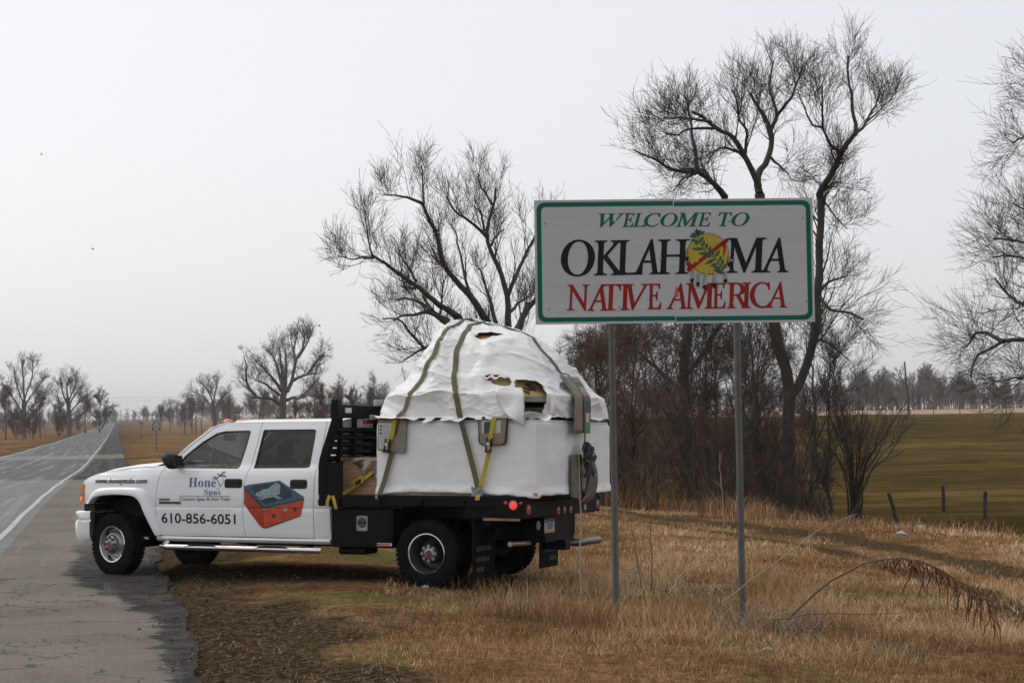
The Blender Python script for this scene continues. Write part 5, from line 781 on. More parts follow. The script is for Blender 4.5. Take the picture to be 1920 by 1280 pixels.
GLYPHS = {"iO":[[[319,475],[354,472],[385,465],[413,453],[437,437],[457,417],[473,393],[485,365],[492,335],[494,302],[493,277],[489,252],[482,227],[473,201],[462,176],[449,152],[434,128],[418,106],[400,85],[381,65],[361,48],[340,32],[296,9],[250,-5],[200,-10],[165,-8],[133,-1],[105,11],[80,27],[60,46],[43,70],[31,98],[24,128],[21,162],[23,192],[29,222],[38,253],[51,282],[66,310],[84,338],[105,364],[127,387],[151,409],[177,428],[204,444],[232,457],[261,467],[290,473]],[[320,455],[296,452],[272,445],[248,434],[225,418],[203,398],[182,374],[163,348],[146,318],[130,286],[120,261],[112,236],[106,211],[101,186],[98,162],[97,137],[100,99],[109,68],[125,43],[145,25],[171,14],[201,10],[224,12],[246,18],[268,29],[288,43],[308,60],[327,80],[345,102],[361,127],[375,153],[388,181],[398,210],[407,240],[413,271],[417,301],[418,331],[416,368],[407,399],[393,423],[373,441],[349,451]]],"iK":[[[85,465],[269,465],[265,451],[259,451],[243,450],[229,447],[219,441],[210,432],[203,416],[196,396],[161,265],[161,264],[160,263],[160,261],[159,259],[159,257],[159,256],[160,253],[161,251],[164,250],[167,250],[170,251],[172,253],[336,385],[358,405],[370,421],[375,434],[371,444],[359,449],[339,451],[335,451],[338,465],[501,465],[496,452],[493,452],[474,449],[454,441],[431,426],[405,407],[373,383],[336,354],[223,264],[355,69],[368,52],[381,37],[394,27],[407,19],[422,14],[438,13],[435,0],[236,0],[240,13],[244,13],[258,13],[269,15],[277,18],[283,23],[286,29],[287,37],[287,42],[285,48],[282,55],[279,63],[274,71],[268,79],[168,228],[165,231],[162,232],[159,233],[155,232],[152,229],[150,224],[110,75],[107,62],[105,53],[105,46],[106,35],[111,26],[118,20],[129,17],[143,15],[162,13],[158,0],[-34,0],[-30,13],[-28,13],[-15,14],[-3,16],[6,18],[14,22],[21,28],[27,36],[33,45],[37,58],[42,73],[126,385],[129,399],[131,410],[132,419],[130,429],[126,437],[120,443],[110,447],[97,450],[81,451]]],"iL":[[[94,465],[279,465],[274,452],[256,451],[241,446],[230,440],[220,429],[212,413],[206,393],[125,92],[122,81],[120,71],[118,64],[117,58],[116,54],[116,51],[117,41],[120,34],[126,29],[135,26],[148,24],[165,24],[212,24],[245,25],[273,28],[298,33],[318,40],[337,51],[354,65],[369,83],[384,105],[399,132],[412,132],[368,0],[-24,0],[-21,13],[-18,13],[1,15],[16,19],[28,26],[37,36],[45,52],[52,73],[135,385],[137,392],[139,399],[140,405],[141,410],[142,415],[142,419],[140,429],[136,437],[130,443],[120,447],[107,450],[91,451]]],"iA":[[[356,475],[369,475],[353,58],[354,43],[358,32],[366,24],[377,18],[392,15],[411,13],[409,0],[221,0],[224,13],[229,13],[248,14],[263,19],[273,26],[279,38],[283,55],[285,78],[288,158],[133,158],[127,157],[121,154],[116,150],[65,90],[46,66],[35,48],[32,36],[33,28],[36,22],[43,17],[52,15],[64,13],[79,13],[75,0],[-85,0],[-82,13],[-53,18],[-26,32],[0,56],[20,79],[56,121],[107,182],[174,261],[257,358]],[[143,183],[298,367],[289,183]]],"iH":[[[85,465],[270,465],[267,451],[264,451],[246,450],[231,446],[219,439],[210,428],[201,412],[194,390],[166,285],[164,280],[163,275],[163,271],[164,267],[166,264],[169,262],[173,260],[178,259],[185,259],[357,259],[364,260],[370,260],[373,262],[376,264],[379,268],[381,274],[410,385],[414,398],[416,410],[416,419],[415,429],[411,437],[404,443],[395,447],[382,450],[365,451],[369,465],[555,465],[551,451],[545,451],[528,450],[513,446],[502,439],[493,428],[486,413],[479,392],[396,80],[394,73],[392,66],[391,60],[390,54],[389,49],[389,45],[390,35],[394,27],[401,21],[411,18],[424,15],[440,13],[437,0],[251,0],[255,13],[257,13],[271,14],[282,16],[291,18],[299,22],[306,28],[312,36],[317,45],[322,58],[326,73],[364,212],[364,214],[365,216],[365,217],[365,219],[365,221],[365,222],[365,227],[363,230],[360,232],[356,233],[350,233],[343,234],[172,234],[165,233],[160,233],[156,231],[153,229],[150,225],[148,220],[111,80],[109,73],[108,66],[106,60],[105,54],[104,49],[104,45],[105,35],[109,27],[116,21],[126,18],[139,15],[155,13],[152,0],[-34,0],[-30,13],[-28,13],[-15,14],[-3,16],[6,18],[14,22],[21,28],[27,36],[33,45],[37,58],[42,73],[126,385],[129,399],[131,410],[132,419],[130,429],[126,437],[120,443],[110,447],[97,450],[81,451]]],"iM":[[[87,465],[212,465],[261,108],[496,465],[624,465],[620,451],[615,451],[597,450],[583,446],[572,439],[563,428],[555,413],[548,392],[465,80],[463,73],[461,66],[460,60],[459,54],[458,49],[458,45],[459,35],[463,27],[470,21],[480,18],[493,15],[509,13],[506,0],[322,0],[325,11],[338,13],[350,15],[359,18],[367,23],[375,30],[381,39],[386,50],[392,65],[397,83],[480,392],[219,0],[210,0],[157,393],[77,103],[71,81],[68,62],[66,48],[68,36],[72,27],[78,21],[88,17],[101,14],[118,13],[114,0],[-36,0],[-32,13],[-18,14],[-7,16],[3,18],[12,22],[19,28],[25,36],[30,45],[35,58],[40,73],[128,385],[131,398],[133,410],[134,419],[132,429],[128,437],[122,443],[112,447],[99,450],[83,451]]],"iN":[[[85,465],[182,465],[353,108],[427,381],[430,390],[431,398],[433,405],[434,411],[434,417],[435,422],[433,432],[429,440],[422,445],[412,448],[398,450],[380,451],[383,465],[536,465],[532,451],[519,451],[507,449],[498,447],[489,443],[482,437],[475,429],[470,420],[465,407],[460,392],[351,-11],[338,-11],[154,373],[75,84],[73,75],[71,67],[70,60],[69,53],[68,48],[68,43],[69,33],[73,25],[80,20],[90,17],[104,15],[122,13],[118,0],[-34,0],[-30,13],[-11,15],[5,19],[17,25],[26,36],[35,51],[42,73],[130,393],[130,395],[131,398],[132,401],[132,403],[132,406],[132,408],[131,418],[127,428],[120,438],[110,445],[99,450],[86,451],[81,451]]],"iT":[[[44,353],[74,465],[461,465],[439,350],[426,350],[427,353],[427,357],[427,361],[427,364],[427,368],[427,371],[425,394],[420,412],[410,425],[396,434],[374,439],[346,441],[318,441],[313,440],[309,439],[305,437],[303,433],[300,429],[298,423],[208,93],[202,72],[199,56],[198,43],[200,33],[204,25],[212,19],[223,16],[238,14],[257,13],[265,13],[261,0],[50,0],[52,13],[58,13],[73,14],[86,16],[97,19],[106,24],[114,32],[121,41],[127,54],[133,70],[139,89],[228,417],[229,421],[230,425],[230,429],[228,435],[222,439],[212,441],[194,441],[168,440],[145,437],[126,432],[109,425],[96,415],[84,404],[75,389],[66,372],[59,352]]],"iI":[[[88,465],[275,465],[272,451],[267,451],[249,450],[235,446],[224,439],[215,428],[207,413],[200,392],[116,80],[113,66],[111,54],[110,45],[111,35],[115,27],[122,21],[131,18],[144,15],[161,13],[157,0],[-31,0],[-27,13],[-24,13],[-11,14],[0,16],[10,18],[18,22],[24,28],[30,36],[35,45],[40,58],[45,73],[129,385],[132,399],[134,410],[135,419],[134,429],[130,437],[123,443],[113,447],[100,450],[84,451]]],"iV":[[[40,465],[226,465],[223,453],[218,453],[198,451],[184,447],[174,439],[168,427],[164,410],[162,387],[149,95],[384,375],[403,399],[414,417],[418,430],[416,438],[413,444],[406,447],[398,450],[386,451],[371,451],[373,465],[516,465],[512,451],[510,451],[498,449],[485,444],[473,434],[459,421],[444,404],[426,384],[95,-10],[80,-10],[96,395],[95,414],[92,428],[86,439],[76,446],[62,450],[44,451],[38,451]]],"iE":[[[85,465],[440,465],[420,364],[409,364],[409,367],[408,386],[406,401],[402,414],[395,423],[385,431],[373,436],[356,439],[335,441],[309,442],[252,442],[240,442],[229,441],[222,439],[215,436],[210,432],[207,426],[203,418],[200,409],[196,396],[159,260],[216,260],[246,262],[271,267],[289,275],[303,288],[313,305],[321,326],[334,326],[287,161],[275,161],[276,170],[276,179],[277,187],[276,201],[274,211],[272,220],[267,226],[261,231],[253,234],[242,236],[229,237],[214,237],[154,237],[112,83],[110,76],[109,69],[107,62],[106,56],[105,51],[105,47],[106,39],[110,33],[116,28],[125,26],[137,24],[153,24],[199,24],[230,25],[257,28],[281,34],[303,42],[323,53],[341,67],[357,84],[372,105],[386,128],[400,128],[351,0],[-34,0],[-30,13],[-28,13],[-8,15],[7,19],[18,25],[27,36],[35,52],[42,73],[126,385],[129,399],[131,410],[132,419],[130,429],[126,437],[120,443],[110,447],[97,450],[81,451]]],"iR":[[[85,465],[281,465],[325,462],[360,453],[388,438],[407,418],[419,393],[423,364],[408,307],[364,264],[289,235],[351,85],[361,63],[371,45],[381,31],[392,21],[404,15],[419,13],[422,13],[418,0],[314,0],[221,228],[206,228],[195,228],[185,229],[176,229],[167,230],[160,230],[152,231],[114,89],[110,70],[107,56],[106,46],[107,34],[111,26],[118,20],[127,16],[139,14],[154,13],[162,13],[158,0],[-34,0],[-30,13],[-27,13],[-8,15],[8,19],[19,27],[28,37],[36,53],[42,73],[126,385],[129,398],[131,410],[132,420],[130,430],[126,438],[120,443],[110,447],[97,450],[81,451]],[[251,443],[241,442],[232,441],[224,440],[218,437],[213,433],[209,427],[205,420],[201,410],[197,398],[158,253],[165,252],[172,251],[179,251],[186,250],[194,250],[202,250],[245,253],[281,263],[309,280],[330,303],[342,331],[347,363],[336,407],[304,434]]],"iC":[[[321,475],[348,473],[379,467],[412,457],[419,455],[425,454],[430,453],[439,455],[447,461],[453,470],[467,470],[439,332],[425,332],[425,336],[426,340],[426,343],[426,347],[426,350],[426,353],[423,383],[414,407],[400,427],[381,441],[357,450],[328,453],[300,450],[273,443],[246,430],[220,414],[196,394],[174,370],[154,343],[138,313],[124,281],[113,247],[107,211],[105,175],[109,129],[121,91],[140,60],[167,37],[199,23],[236,19],[294,28],[348,56],[399,103],[412,91],[383,60],[354,34],[323,15],[291,1],[256,-7],[218,-10],[181,-8],[147,0],[117,13],[90,30],[67,52],[49,78],[36,108],[28,142],[26,179],[28,211],[35,244],[46,276],[61,307],[80,337],[102,365],[126,390],[153,413],[181,433],[227,456],[274,470]]],"iW":[[[42,465],[229,465],[226,453],[220,453],[201,451],[187,447],[177,439],[171,427],[167,410],[165,387],[153,116],[321,355],[323,396],[322,414],[319,428],[312,439],[302,446],[289,451],[272,452],[267,452],[270,465],[448,465],[444,452],[430,451],[419,450],[410,447],[403,442],[397,435],[394,425],[391,413],[389,397],[388,378],[377,120],[545,372],[559,396],[567,416],[570,431],[565,442],[549,449],[522,452],[527,465],[667,465],[664,452],[662,452],[649,450],[637,444],[624,434],[611,420],[597,403],[582,381],[319,-10],[306,-10],[320,310],[95,-10],[83,-10],[99,394],[98,414],[94,429],[87,439],[76,446],[60,451],[40,453]]],"bH":[[[16,455],[242,455],[242,439],[227,437],[214,435],[204,432],[197,428],[191,422],[187,415],[184,406],[183,394],[182,379],[182,251],[342,251],[342,379],[341,394],[340,406],[337,415],[334,422],[328,428],[320,432],[310,435],[298,437],[282,439],[282,455],[507,455],[507,439],[486,436],[471,431],[461,424],[454,414],[451,399],[449,379],[449,81],[451,60],[455,44],[461,33],[471,25],[487,20],[507,17],[507,0],[282,0],[282,17],[303,20],[318,24],[329,31],[336,41],[340,58],[342,81],[342,221],[182,221],[182,81],[183,59],[187,43],[194,32],[205,24],[221,20],[242,17],[242,0],[15,0],[15,17],[36,20],[52,24],[62,32],[69,43],[73,59],[75,81],[75,379],[73,398],[69,413],[62,424],[51,431],[36,436],[16,439]]],"bo":[[[168,318],[196,316],[222,309],[245,298],[266,282],[283,263],[298,240],[308,214],[315,185],[317,154],[315,123],[308,94],[298,69],[284,46],[266,26],[245,11],[222,-1],[197,-8],[169,-10],[140,-8],[114,-1],[90,11],[69,27],[52,47],[38,70],[27,96],[21,124],[19,154],[21,184],[27,213],[38,239],[52,262],[69,281],[90,297],[114,309],[140,316]],[[169,299],[151,296],[138,286],[128,271],[122,245],[118,206],[117,154],[117,127],[118,103],[120,82],[122,64],[125,50],[128,39],[138,24],[152,14],[169,11],[186,14],[199,24],[209,39],[212,50],[215,64],[217,81],[219,102],[219,126],[220,154],[218,206],[214,245],[208,271],[198,286],[185,296]]],"bn":[[[243,318],[292,306],[321,271],[330,212],[330,56],[331,43],[333,33],[337,26],[343,21],[352,17],[363,16],[363,0],[202,0],[202,16],[207,16],[223,21],[232,34],[235,56],[235,217],[234,234],[232,247],[229,258],[223,265],[215,270],[203,271],[183,267],[164,255],[148,235],[148,56],[148,43],[151,33],[154,26],[160,21],[168,17],[180,16],[180,0],[18,0],[18,16],[30,17],[39,21],[45,26],[49,33],[52,43],[52,56],[52,253],[52,266],[49,276],[46,284],[40,289],[31,293],[19,294],[19,310],[148,310],[148,267],[175,296],[207,313]]],"be":[[[157,318],[193,314],[224,301],[249,280],[268,251],[279,216],[283,173],[283,166],[117,166],[127,97],[154,56],[199,42],[225,47],[248,62],[270,86],[285,73],[248,27],[205,-1],[154,-10],[129,-8],[106,-1],[85,10],[66,26],[50,45],[37,69],[27,95],[21,125],[19,157],[21,187],[28,215],[38,240],[51,263],[68,282],[87,298],[109,309],[132,316]],[[175,295],[161,297],[136,286],[121,255],[116,203],[116,192],[201,192],[201,215],[201,241],[198,261],[193,277],[186,288]]],"by":[[[-5,310],[162,310],[162,293],[151,293],[142,291],[136,289],[132,286],[129,281],[128,275],[128,272],[129,270],[130,267],[131,263],[132,260],[133,257],[185,119],[230,241],[233,248],[235,254],[236,260],[237,265],[238,270],[238,274],[237,281],[234,286],[229,289],[223,292],[214,293],[203,293],[203,310],[300,310],[300,293],[291,292],[283,288],[277,281],[271,271],[265,258],[259,242],[162,-24],[151,-53],[140,-77],[129,-96],[118,-111],[107,-122],[95,-131],[83,-136],[68,-139],[52,-140],[36,-139],[22,-133],[10,-125],[1,-113],[-5,-100],[-7,-84],[-5,-73],[-2,-62],[5,-53],[13,-46],[24,-41],[36,-40],[46,-41],[56,-44],[64,-49],[70,-57],[73,-65],[75,-76],[75,-78],[74,-79],[74,-81],[74,-83],[74,-85],[74,-87],[75,-94],[79,-97],[86,-99],[94,-96],[104,-88],[114,-74],[120,-65],[125,-55],[129,-44],[133,-32],[137,-19],[140,-5],[36,251],[32,260],[28,268],[25,275],[21,280],[18,285],[15,287],[11,291],[4,293],[-3,293],[-5,293]]],"bS":[[[185,466],[199,466],[213,464],[229,461],[246,458],[264,453],[282,448],[286,447],[289,446],[291,446],[294,445],[297,445],[300,445],[310,447],[317,454],[320,466],[339,466],[339,319],[322,319],[315,343],[305,365],[293,385],[280,402],[265,417],[248,429],[231,438],[213,443],[194,445],[173,443],[155,437],[140,426],[128,413],[122,398],[120,380],[121,364],[127,349],[137,336],[151,325],[168,314],[189,303],[253,273],[279,260],[300,247],[317,233],[331,219],[342,204],[350,188],[355,171],[358,153],[359,133],[357,106],[350,80],[339,58],[323,38],[304,21],[281,8],[254,-2],[225,-8],[192,-10],[181,-10],[170,-9],[158,-8],[147,-6],[136,-3],[126,1],[115,4],[106,7],[98,9],[92,11],[88,12],[85,12],[78,12],[73,10],[69,7],[66,3],[64,-3],[61,-11],[43,-11],[43,158],[62,158],[75,113],[91,77],[111,50],[136,30],[164,19],[197,15],[220,17],[241,24],[257,36],[269,51],[276,69],[279,89],[273,117],[255,140],[225,160],[163,191],[127,210],[99,231],[77,253],[62,276],[53,302],[50,332],[52,358],[57,381],[67,403],[80,421],[96,437],[115,449],[136,459],[160,464]]],"bp":[[[230,319],[253,317],[274,310],[293,298],[309,283],[323,264],[335,241],[343,216],[348,189],[350,160],[348,128],[343,99],[334,72],[323,48],[308,28],[291,12],[272,0],[250,-8],[227,-10],[196,-5],[170,9],[148,32],[148,-58],[148,-74],[150,-88],[152,-99],[155,-107],[160,-113],[167,-118],[175,-120],[185,-122],[197,-123],[197,-139],[17,-139],[17,-124],[27,-123],[34,-120],[40,-117],[45,-113],[48,-107],[50,-101],[51,-92],[52,-80],[52,-64],[52,243],[52,261],[50,275],[46,283],[41,288],[32,292],[19,295],[19,310],[143,310],[143,263],[166,294],[195,313]],[[199,278],[179,273],[162,259],[148,235],[148,69],[160,46],[176,33],[195,28],[214,32],[229,42],[239,59],[247,84],[251,116],[253,154],[251,192],[247,223],[241,248],[232,265],[218,275]]],"ba":[[[162,318],[205,315],[239,307],[263,292],[280,271],[290,244],[293,210],[293,62],[293,52],[294,45],[295,40],[297,37],[300,35],[304,34],[309,35],[314,38],[320,42],[329,28],[306,7],[281,-6],[255,-10],[226,-5],[208,10],[200,35],[168,11],[133,-4],[95,-9],[74,-6],[55,0],[40,11],[29,26],[22,43],[20,63],[25,91],[39,115],[63,136],[98,155],[143,173],[199,190],[199,241],[197,258],[193,272],[187,282],[177,290],[164,294],[148,296],[123,293],[109,286],[104,274],[105,270],[108,264],[113,257],[119,248],[122,239],[123,231],[121,220],[117,210],[110,202],[100,196],[90,192],[77,191],[64,192],[54,196],[45,203],[38,212],[34,223],[33,236],[35,252],[40,266],[49,278],[62,290],[77,300],[95,308],[115,314],[137,317]],[[199,169],[154,151],[127,123],[118,84],[122,56],[133,39],[151,34],[158,34],[165,37],[174,41],[183,47],[191,54],[199,63]]],"bs":[[[141,319],[149,319],[157,318],[166,316],[176,314],[187,311],[199,308],[201,307],[204,307],[206,306],[209,305],[211,305],[213,305],[220,306],[226,311],[230,319],[244,319],[244,222],[228,222],[220,244],[209,262],[196,277],[182,288],[166,294],[149,296],[136,295],[125,292],[116,286],[110,278],[106,269],[105,259],[106,249],[109,240],[115,232],[123,225],[134,218],[146,212],[191,189],[212,178],[229,165],[241,151],[250,136],[255,117],[257,95],[254,65],[244,39],[228,18],[206,2],[181,-7],[151,-10],[132,-8],[111,-3],[87,6],[82,8],[78,8],[73,9],[64,7],[56,1],[51,-9],[36,-9],[36,105],[53,105],[61,79],[72,57],[87,39],[103,26],[121,17],[140,15],[156,16],[168,20],[179,27],[186,35],[191,46],[192,58],[188,76],[176,92],[156,105],[107,130],[85,142],[68,155],[54,169],[45,185],[39,202],[37,220],[40,247],[49,270],[65,291],[86,306],[111,316]]]}

white = mat('white_car_paint', (0.80, 0.81, 0.82), 0.18, var=0.02, scale=2, spec=0.5, coat=0.6)
blackp = mat('black_steel', (0.006, 0.006, 0.0065), 0.45, var=0.3, scale=5, spec=0.12, bump=0.06, bscale=30)
blackm = mat('black_plastic', (0.012, 0.012, 0.012), 0.55, var=0.3, scale=8, spec=0.35)
rubber = mat('rubber', (0.010, 0.0095, 0.009), 0.85, var=0.3, scale=9, spec=0.07, bump=0.15, bscale=40)
tread_m = mat('dusty_tread', (0.011, 0.010, 0.009), 0.9, var=0.35, scale=9, spec=0.05)
chrome = mat('chrome', (0.62, 0.62, 0.63), 0.16, metal=1, var=0.05, scale=4)
steel = mat('dull_steel', (0.30, 0.30, 0.30), 0.38, metal=0.9, var=0.2, scale=9)
darksteel = mat('dark_wheel_steel', (0.10, 0.10, 0.10), 0.5, metal=0.7, var=0.3, scale=9)
amber = mat('amber_lens', (0.75, 0.20, 0.03), 0.2, var=0.1, scale=30, coat=0.5)
redl = mat('red_lens', (0.50, 0.02, 0.02), 0.2, var=0.15, scale=60, coat=0.5)
seal_m = mat('black_window_seal', (0.012, 0.012, 0.012), 0.6, var=0.2)
trim_m = mat('grey_cab_trim', (0.10, 0.10, 0.10), 0.8, var=0.15, scale=12)
seatm = mat('charcoal_seat_cloth', (0.05, 0.05, 0.05), 0.95, var=0.25, scale=30)
lens = mat('clear_lens', (0.55, 0.55, 0.53), 0.1, var=0.2, scale=14, coat=1)
glass_f = glass('side_glass', (0.86, 0.95, 0.88), 0.09); glass_d = glass('dark_tinted_glass', (0.10, 0.11, 0.11)); glass_w = glass('windscreen_glass', (0.84, 0.92, 0.86))
ink = mat('black_vinyl_lettering', (0.012, 0.012, 0.012), 0.5, var=0.1, spec=0.15)
blue = mat('blue_vinyl_lettering', (0.07, 0.14, 0.30), 0.5, var=0.1)
grey_ink = mat('grey_vinyl_lettering', (0.10, 0.10, 0.11), 0.5, var=0.1)

def emis(name, col, st):
    m = mat(name, col, 0.3, var=0.05); b = m.node_tree.nodes['Principled BSDF']
    b.inputs['Emission Color'].default_value = (*col, 1); b.inputs['Emission Strength'].default_value = st; return m
red_on = emis('lit_red_lens', (0.85, 0.04, 0.03), 0.9); amber_on = emis('lit_amber_lens', (0.95, 0.28, 0.03), 0.9)

TH = math.radians(23); LEAN = math.radians(1.5)
_F = Vector((-math.cos(TH), math.sin(TH), 0)); _L0 = Vector((-math.sin(TH), -math.cos(TH), 0)); _Z = Vector((0, 0, 1))
_L = _L0 * math.cos(LEAN) + _Z * math.sin(LEAN); _U = _Z * math.cos(LEAN) - _L0 * math.sin(LEAN)
TM = Matrix((_F, _L, _U)).transposed().to_4x4(); TM.translation = Vector((-0.5284, 19.3178, -0.0306))
def truck_space(o):
    o.matrix_world = TM; return o
truck = truck_space(empty('flatbed_truck', label='white crew cab truck with black flatbed, parked half off the road under its load', cat='truck'))

def t_side(s, z, side=1):
    """half width of the cab and wing skin"""
    t = np.interp(z, [0.38, 0.47, 0.55, 0.70, 0.846, 0.853, 0.858, 0.863, 0.87, 1.0, 1.15, 1.25, 1.31, 1.345, 1.38, 1.6, 1.8, 1.9, 1.925, 1.945],
                  [0.93, 0.965, 0.985, 1.0, 1.006, 1.004, 0.992, 0.997, 1.0, 1.003, 0.998, 0.985, 0.962, 0.938, 0.915, 0.86, 0.805, 0.770, 0.735, 0.66])
    t = t - 0.115 * float(sstep(4.55, 5.12, s)) ** 1.5
    if z > 1.2 and s > 3.7: t -= 0.05 * float(sstep(3.7, 4.6, s)) * float(sstep(1.15, 1.35, z))
    return float(t)
def rounded(poly, r=0.03, n=3, only=None):
    out = []
    m = len(poly)
    for i, p in enumerate(poly):
        if only is not None and i not in only: out.append(tuple(p)); continue
        a, b, c = Vector(poly[i - 1]), Vector(p), Vector(poly[(i + 1) % m])
        d1, d2 = (a - b), (c - b); k = min(r, d1.length * 0.45, d2.length * 0.45)
        p1, p2 = b + d1.normalized() * k, b + d2.normalized() * k
        for j in range(n + 1):
            f = j / n; out.append(tuple(p1 * (1 - f) ** 2 + b * 2 * f * (1 - f) + p2 * f * f))
    return out
def dense(poly, d=0.06):
    out = []
    for i, p in enumerate(poly):
        q = poly[(i + 1) % len(poly)]; L = math.hypot(q[0] - p[0], q[1] - p[1]); k = max(1, int(L / d))
        out += [(p[0] + (q[0] - p[0]) * j / k, p[1] + (q[1] - p[1]) * j / k) for j in range(k)]
    return out
def skin(name, outer, holes, m, side=1, off=0.0, depth=0.03, parent=None, fn=t_side, sg=0.1, zs=None, smooth=30):
    """a body panel: polygon in (s, z), laid over the body side, its edges turned inwards"""
    bm = bmesh.new()
    loops = [dense(outer)] + [dense(h) for h in holes]
    flat = [p for l in loops for p in l]
    vs_ = [bm.verts.new((p[0], 0, p[1])) for p in flat]
    for tri in tessellate_polygon([[Vector((p[0], p[1], 0)) for p in l] for l in loops]):
        try: bm.faces.new([vs_[i] for i in tri])
        except ValueError: pass
    ss = [p[0] for p in flat]; zz = [p[1] for p in flat]
    def cut(co, no):
        g = bm.verts[:] + bm.edges[:] + bm.faces[:]; bmesh.ops.bisect_plane(bm, geom=g, plane_co=co, plane_no=no, dist=1e-5)
    for z in (zs if zs is not None else [0.50, 0.55, 0.62, 0.70, 0.78, 0.846, 0.853, 0.858, 0.863, 0.87, 0.95, 1.05, 1.15, 1.22, 1.27, 1.31, 1.328, 1.345, 1.362, 1.38, 1.45, 1.53, 1.6, 1.7, 1.8, 1.86, 1.9]):
        if min(zz) < z < max(zz): cut((0, 0, z), (0, 0, 1))
    s0 = min(ss) + sg
    while s0 < max(ss): cut((s0, 0, 0), (1, 0, 0)); s0 += sg
    for v in bm.verts: v.co.y = side * (fn(v.co.x, v.co.z) + off)
    if depth:
        be = [e for e in bm.edges if len(e.link_faces) == 1]
        r = bmesh.ops.extrude_edge_only(bm, edges=be)
        for g in r['geom']:
            if isinstance(g, bmesh.types.BMVert): g.co.y -= side * depth
    bmesh.ops.recalc_face_normals(bm, faces=bm.faces)
    c = sum((f.normal.y * f.calc_area() for f in bm.faces))
    if c * side < 0: bmesh.ops.reverse_faces(bm, faces=bm.faces)
    me = bpy.data.meshes.new(name); bm.to_mesh(me); bm.free(); me.materials.append(m)
    me.polygons.foreach_set('use_smooth', [True] * len(me.polygons)); me.set_sharp_from_angle(angle=math.radians(smooth))
    o = bpy.data.objects.new(name, me); COL.objects.link(o); o.parent = parent or truck; return o

FD = [(3.744, 1.34), (3.655, 1.42), (3.41, 1.62), (3.13, 1.825), (2.93, 1.895), (2.452, 1.897), (2.468, 1.68), (2.52, 1.345), (2.575, 1.13), (2.583, 0.85), (2.572, 0.65), (2.552, 0.512), (3.757, 0.508), (3.822, 0.665), (3.841, 0.868), (3.829, 1.09), (3.79, 1.26)]
FW = [(3.62, 1.335), (3.49, 1.490), (3.274, 1.655), (3.082, 1.765), (2.959, 1.79), (2.613, 1.795), (2.59, 1.78), (2.616, 1.595), (2.672, 1.345), (2.696, 1.33)]
RD_ = [(2.444, 1.897), (1.548, 1.893), (1.562, 1.57), (1.592, 1.29), (1.600, 0.86), (1.598, 0.508), (2.544, 0.512), (2.566, 0.65), (2.576, 0.85), (2.568, 1.13), (2.512, 1.345), (2.46, 1.68)]
RW = [(2.470, 1.345), (2.462, 1.333), (1.735, 1.338), (1.692, 1.35), (1.674, 1.682), (1.676, 1.788), (1.706, 1.803), (2.400, 1.803), (2.416, 1.788), (2.440, 1.572)]
CC = [(1.540, 1.89), (1.37, 1.89), (1.37, 0.49), (1.589, 0.49), (1.592, 0.86), (1.584, 1.29), (1.554, 1.57)]
def shrink(poly, d):
    c = Vector((sum(p[0] for p in poly) / len(poly), sum(p[1] for p in poly) / len(poly)))
    return [tuple(Vector(p) + (c - Vector(p)).normalized() * d) for p in poly]
ARCH_O = [(4.945, 0.885), (4.90, 0.95), (4.83, 1.035), (4.74, 1.078), (4.62, 1.095), (4.45, 1.104), (4.274, 1.103), (4.10, 1.095), (4.00, 1.07), (3.955, 1.03), (3.92, 0.95), (3.876, 0.853), (3.82, 0.70), (3.78, 0.59), (3.755, 0.515)]
ARCH_I = [(4.865, 0.885), (4.83, 0.92), (4.766, 0.962), (4.672, 0.99), (4.50, 1.004), (4.272, 1.002), (4.153, 0.986), (4.073, 0.938), (4.019, 0.852), (3.979, 0.777), (3.93, 0.69), (3.872, 0.585), (3.83, 0.505)]
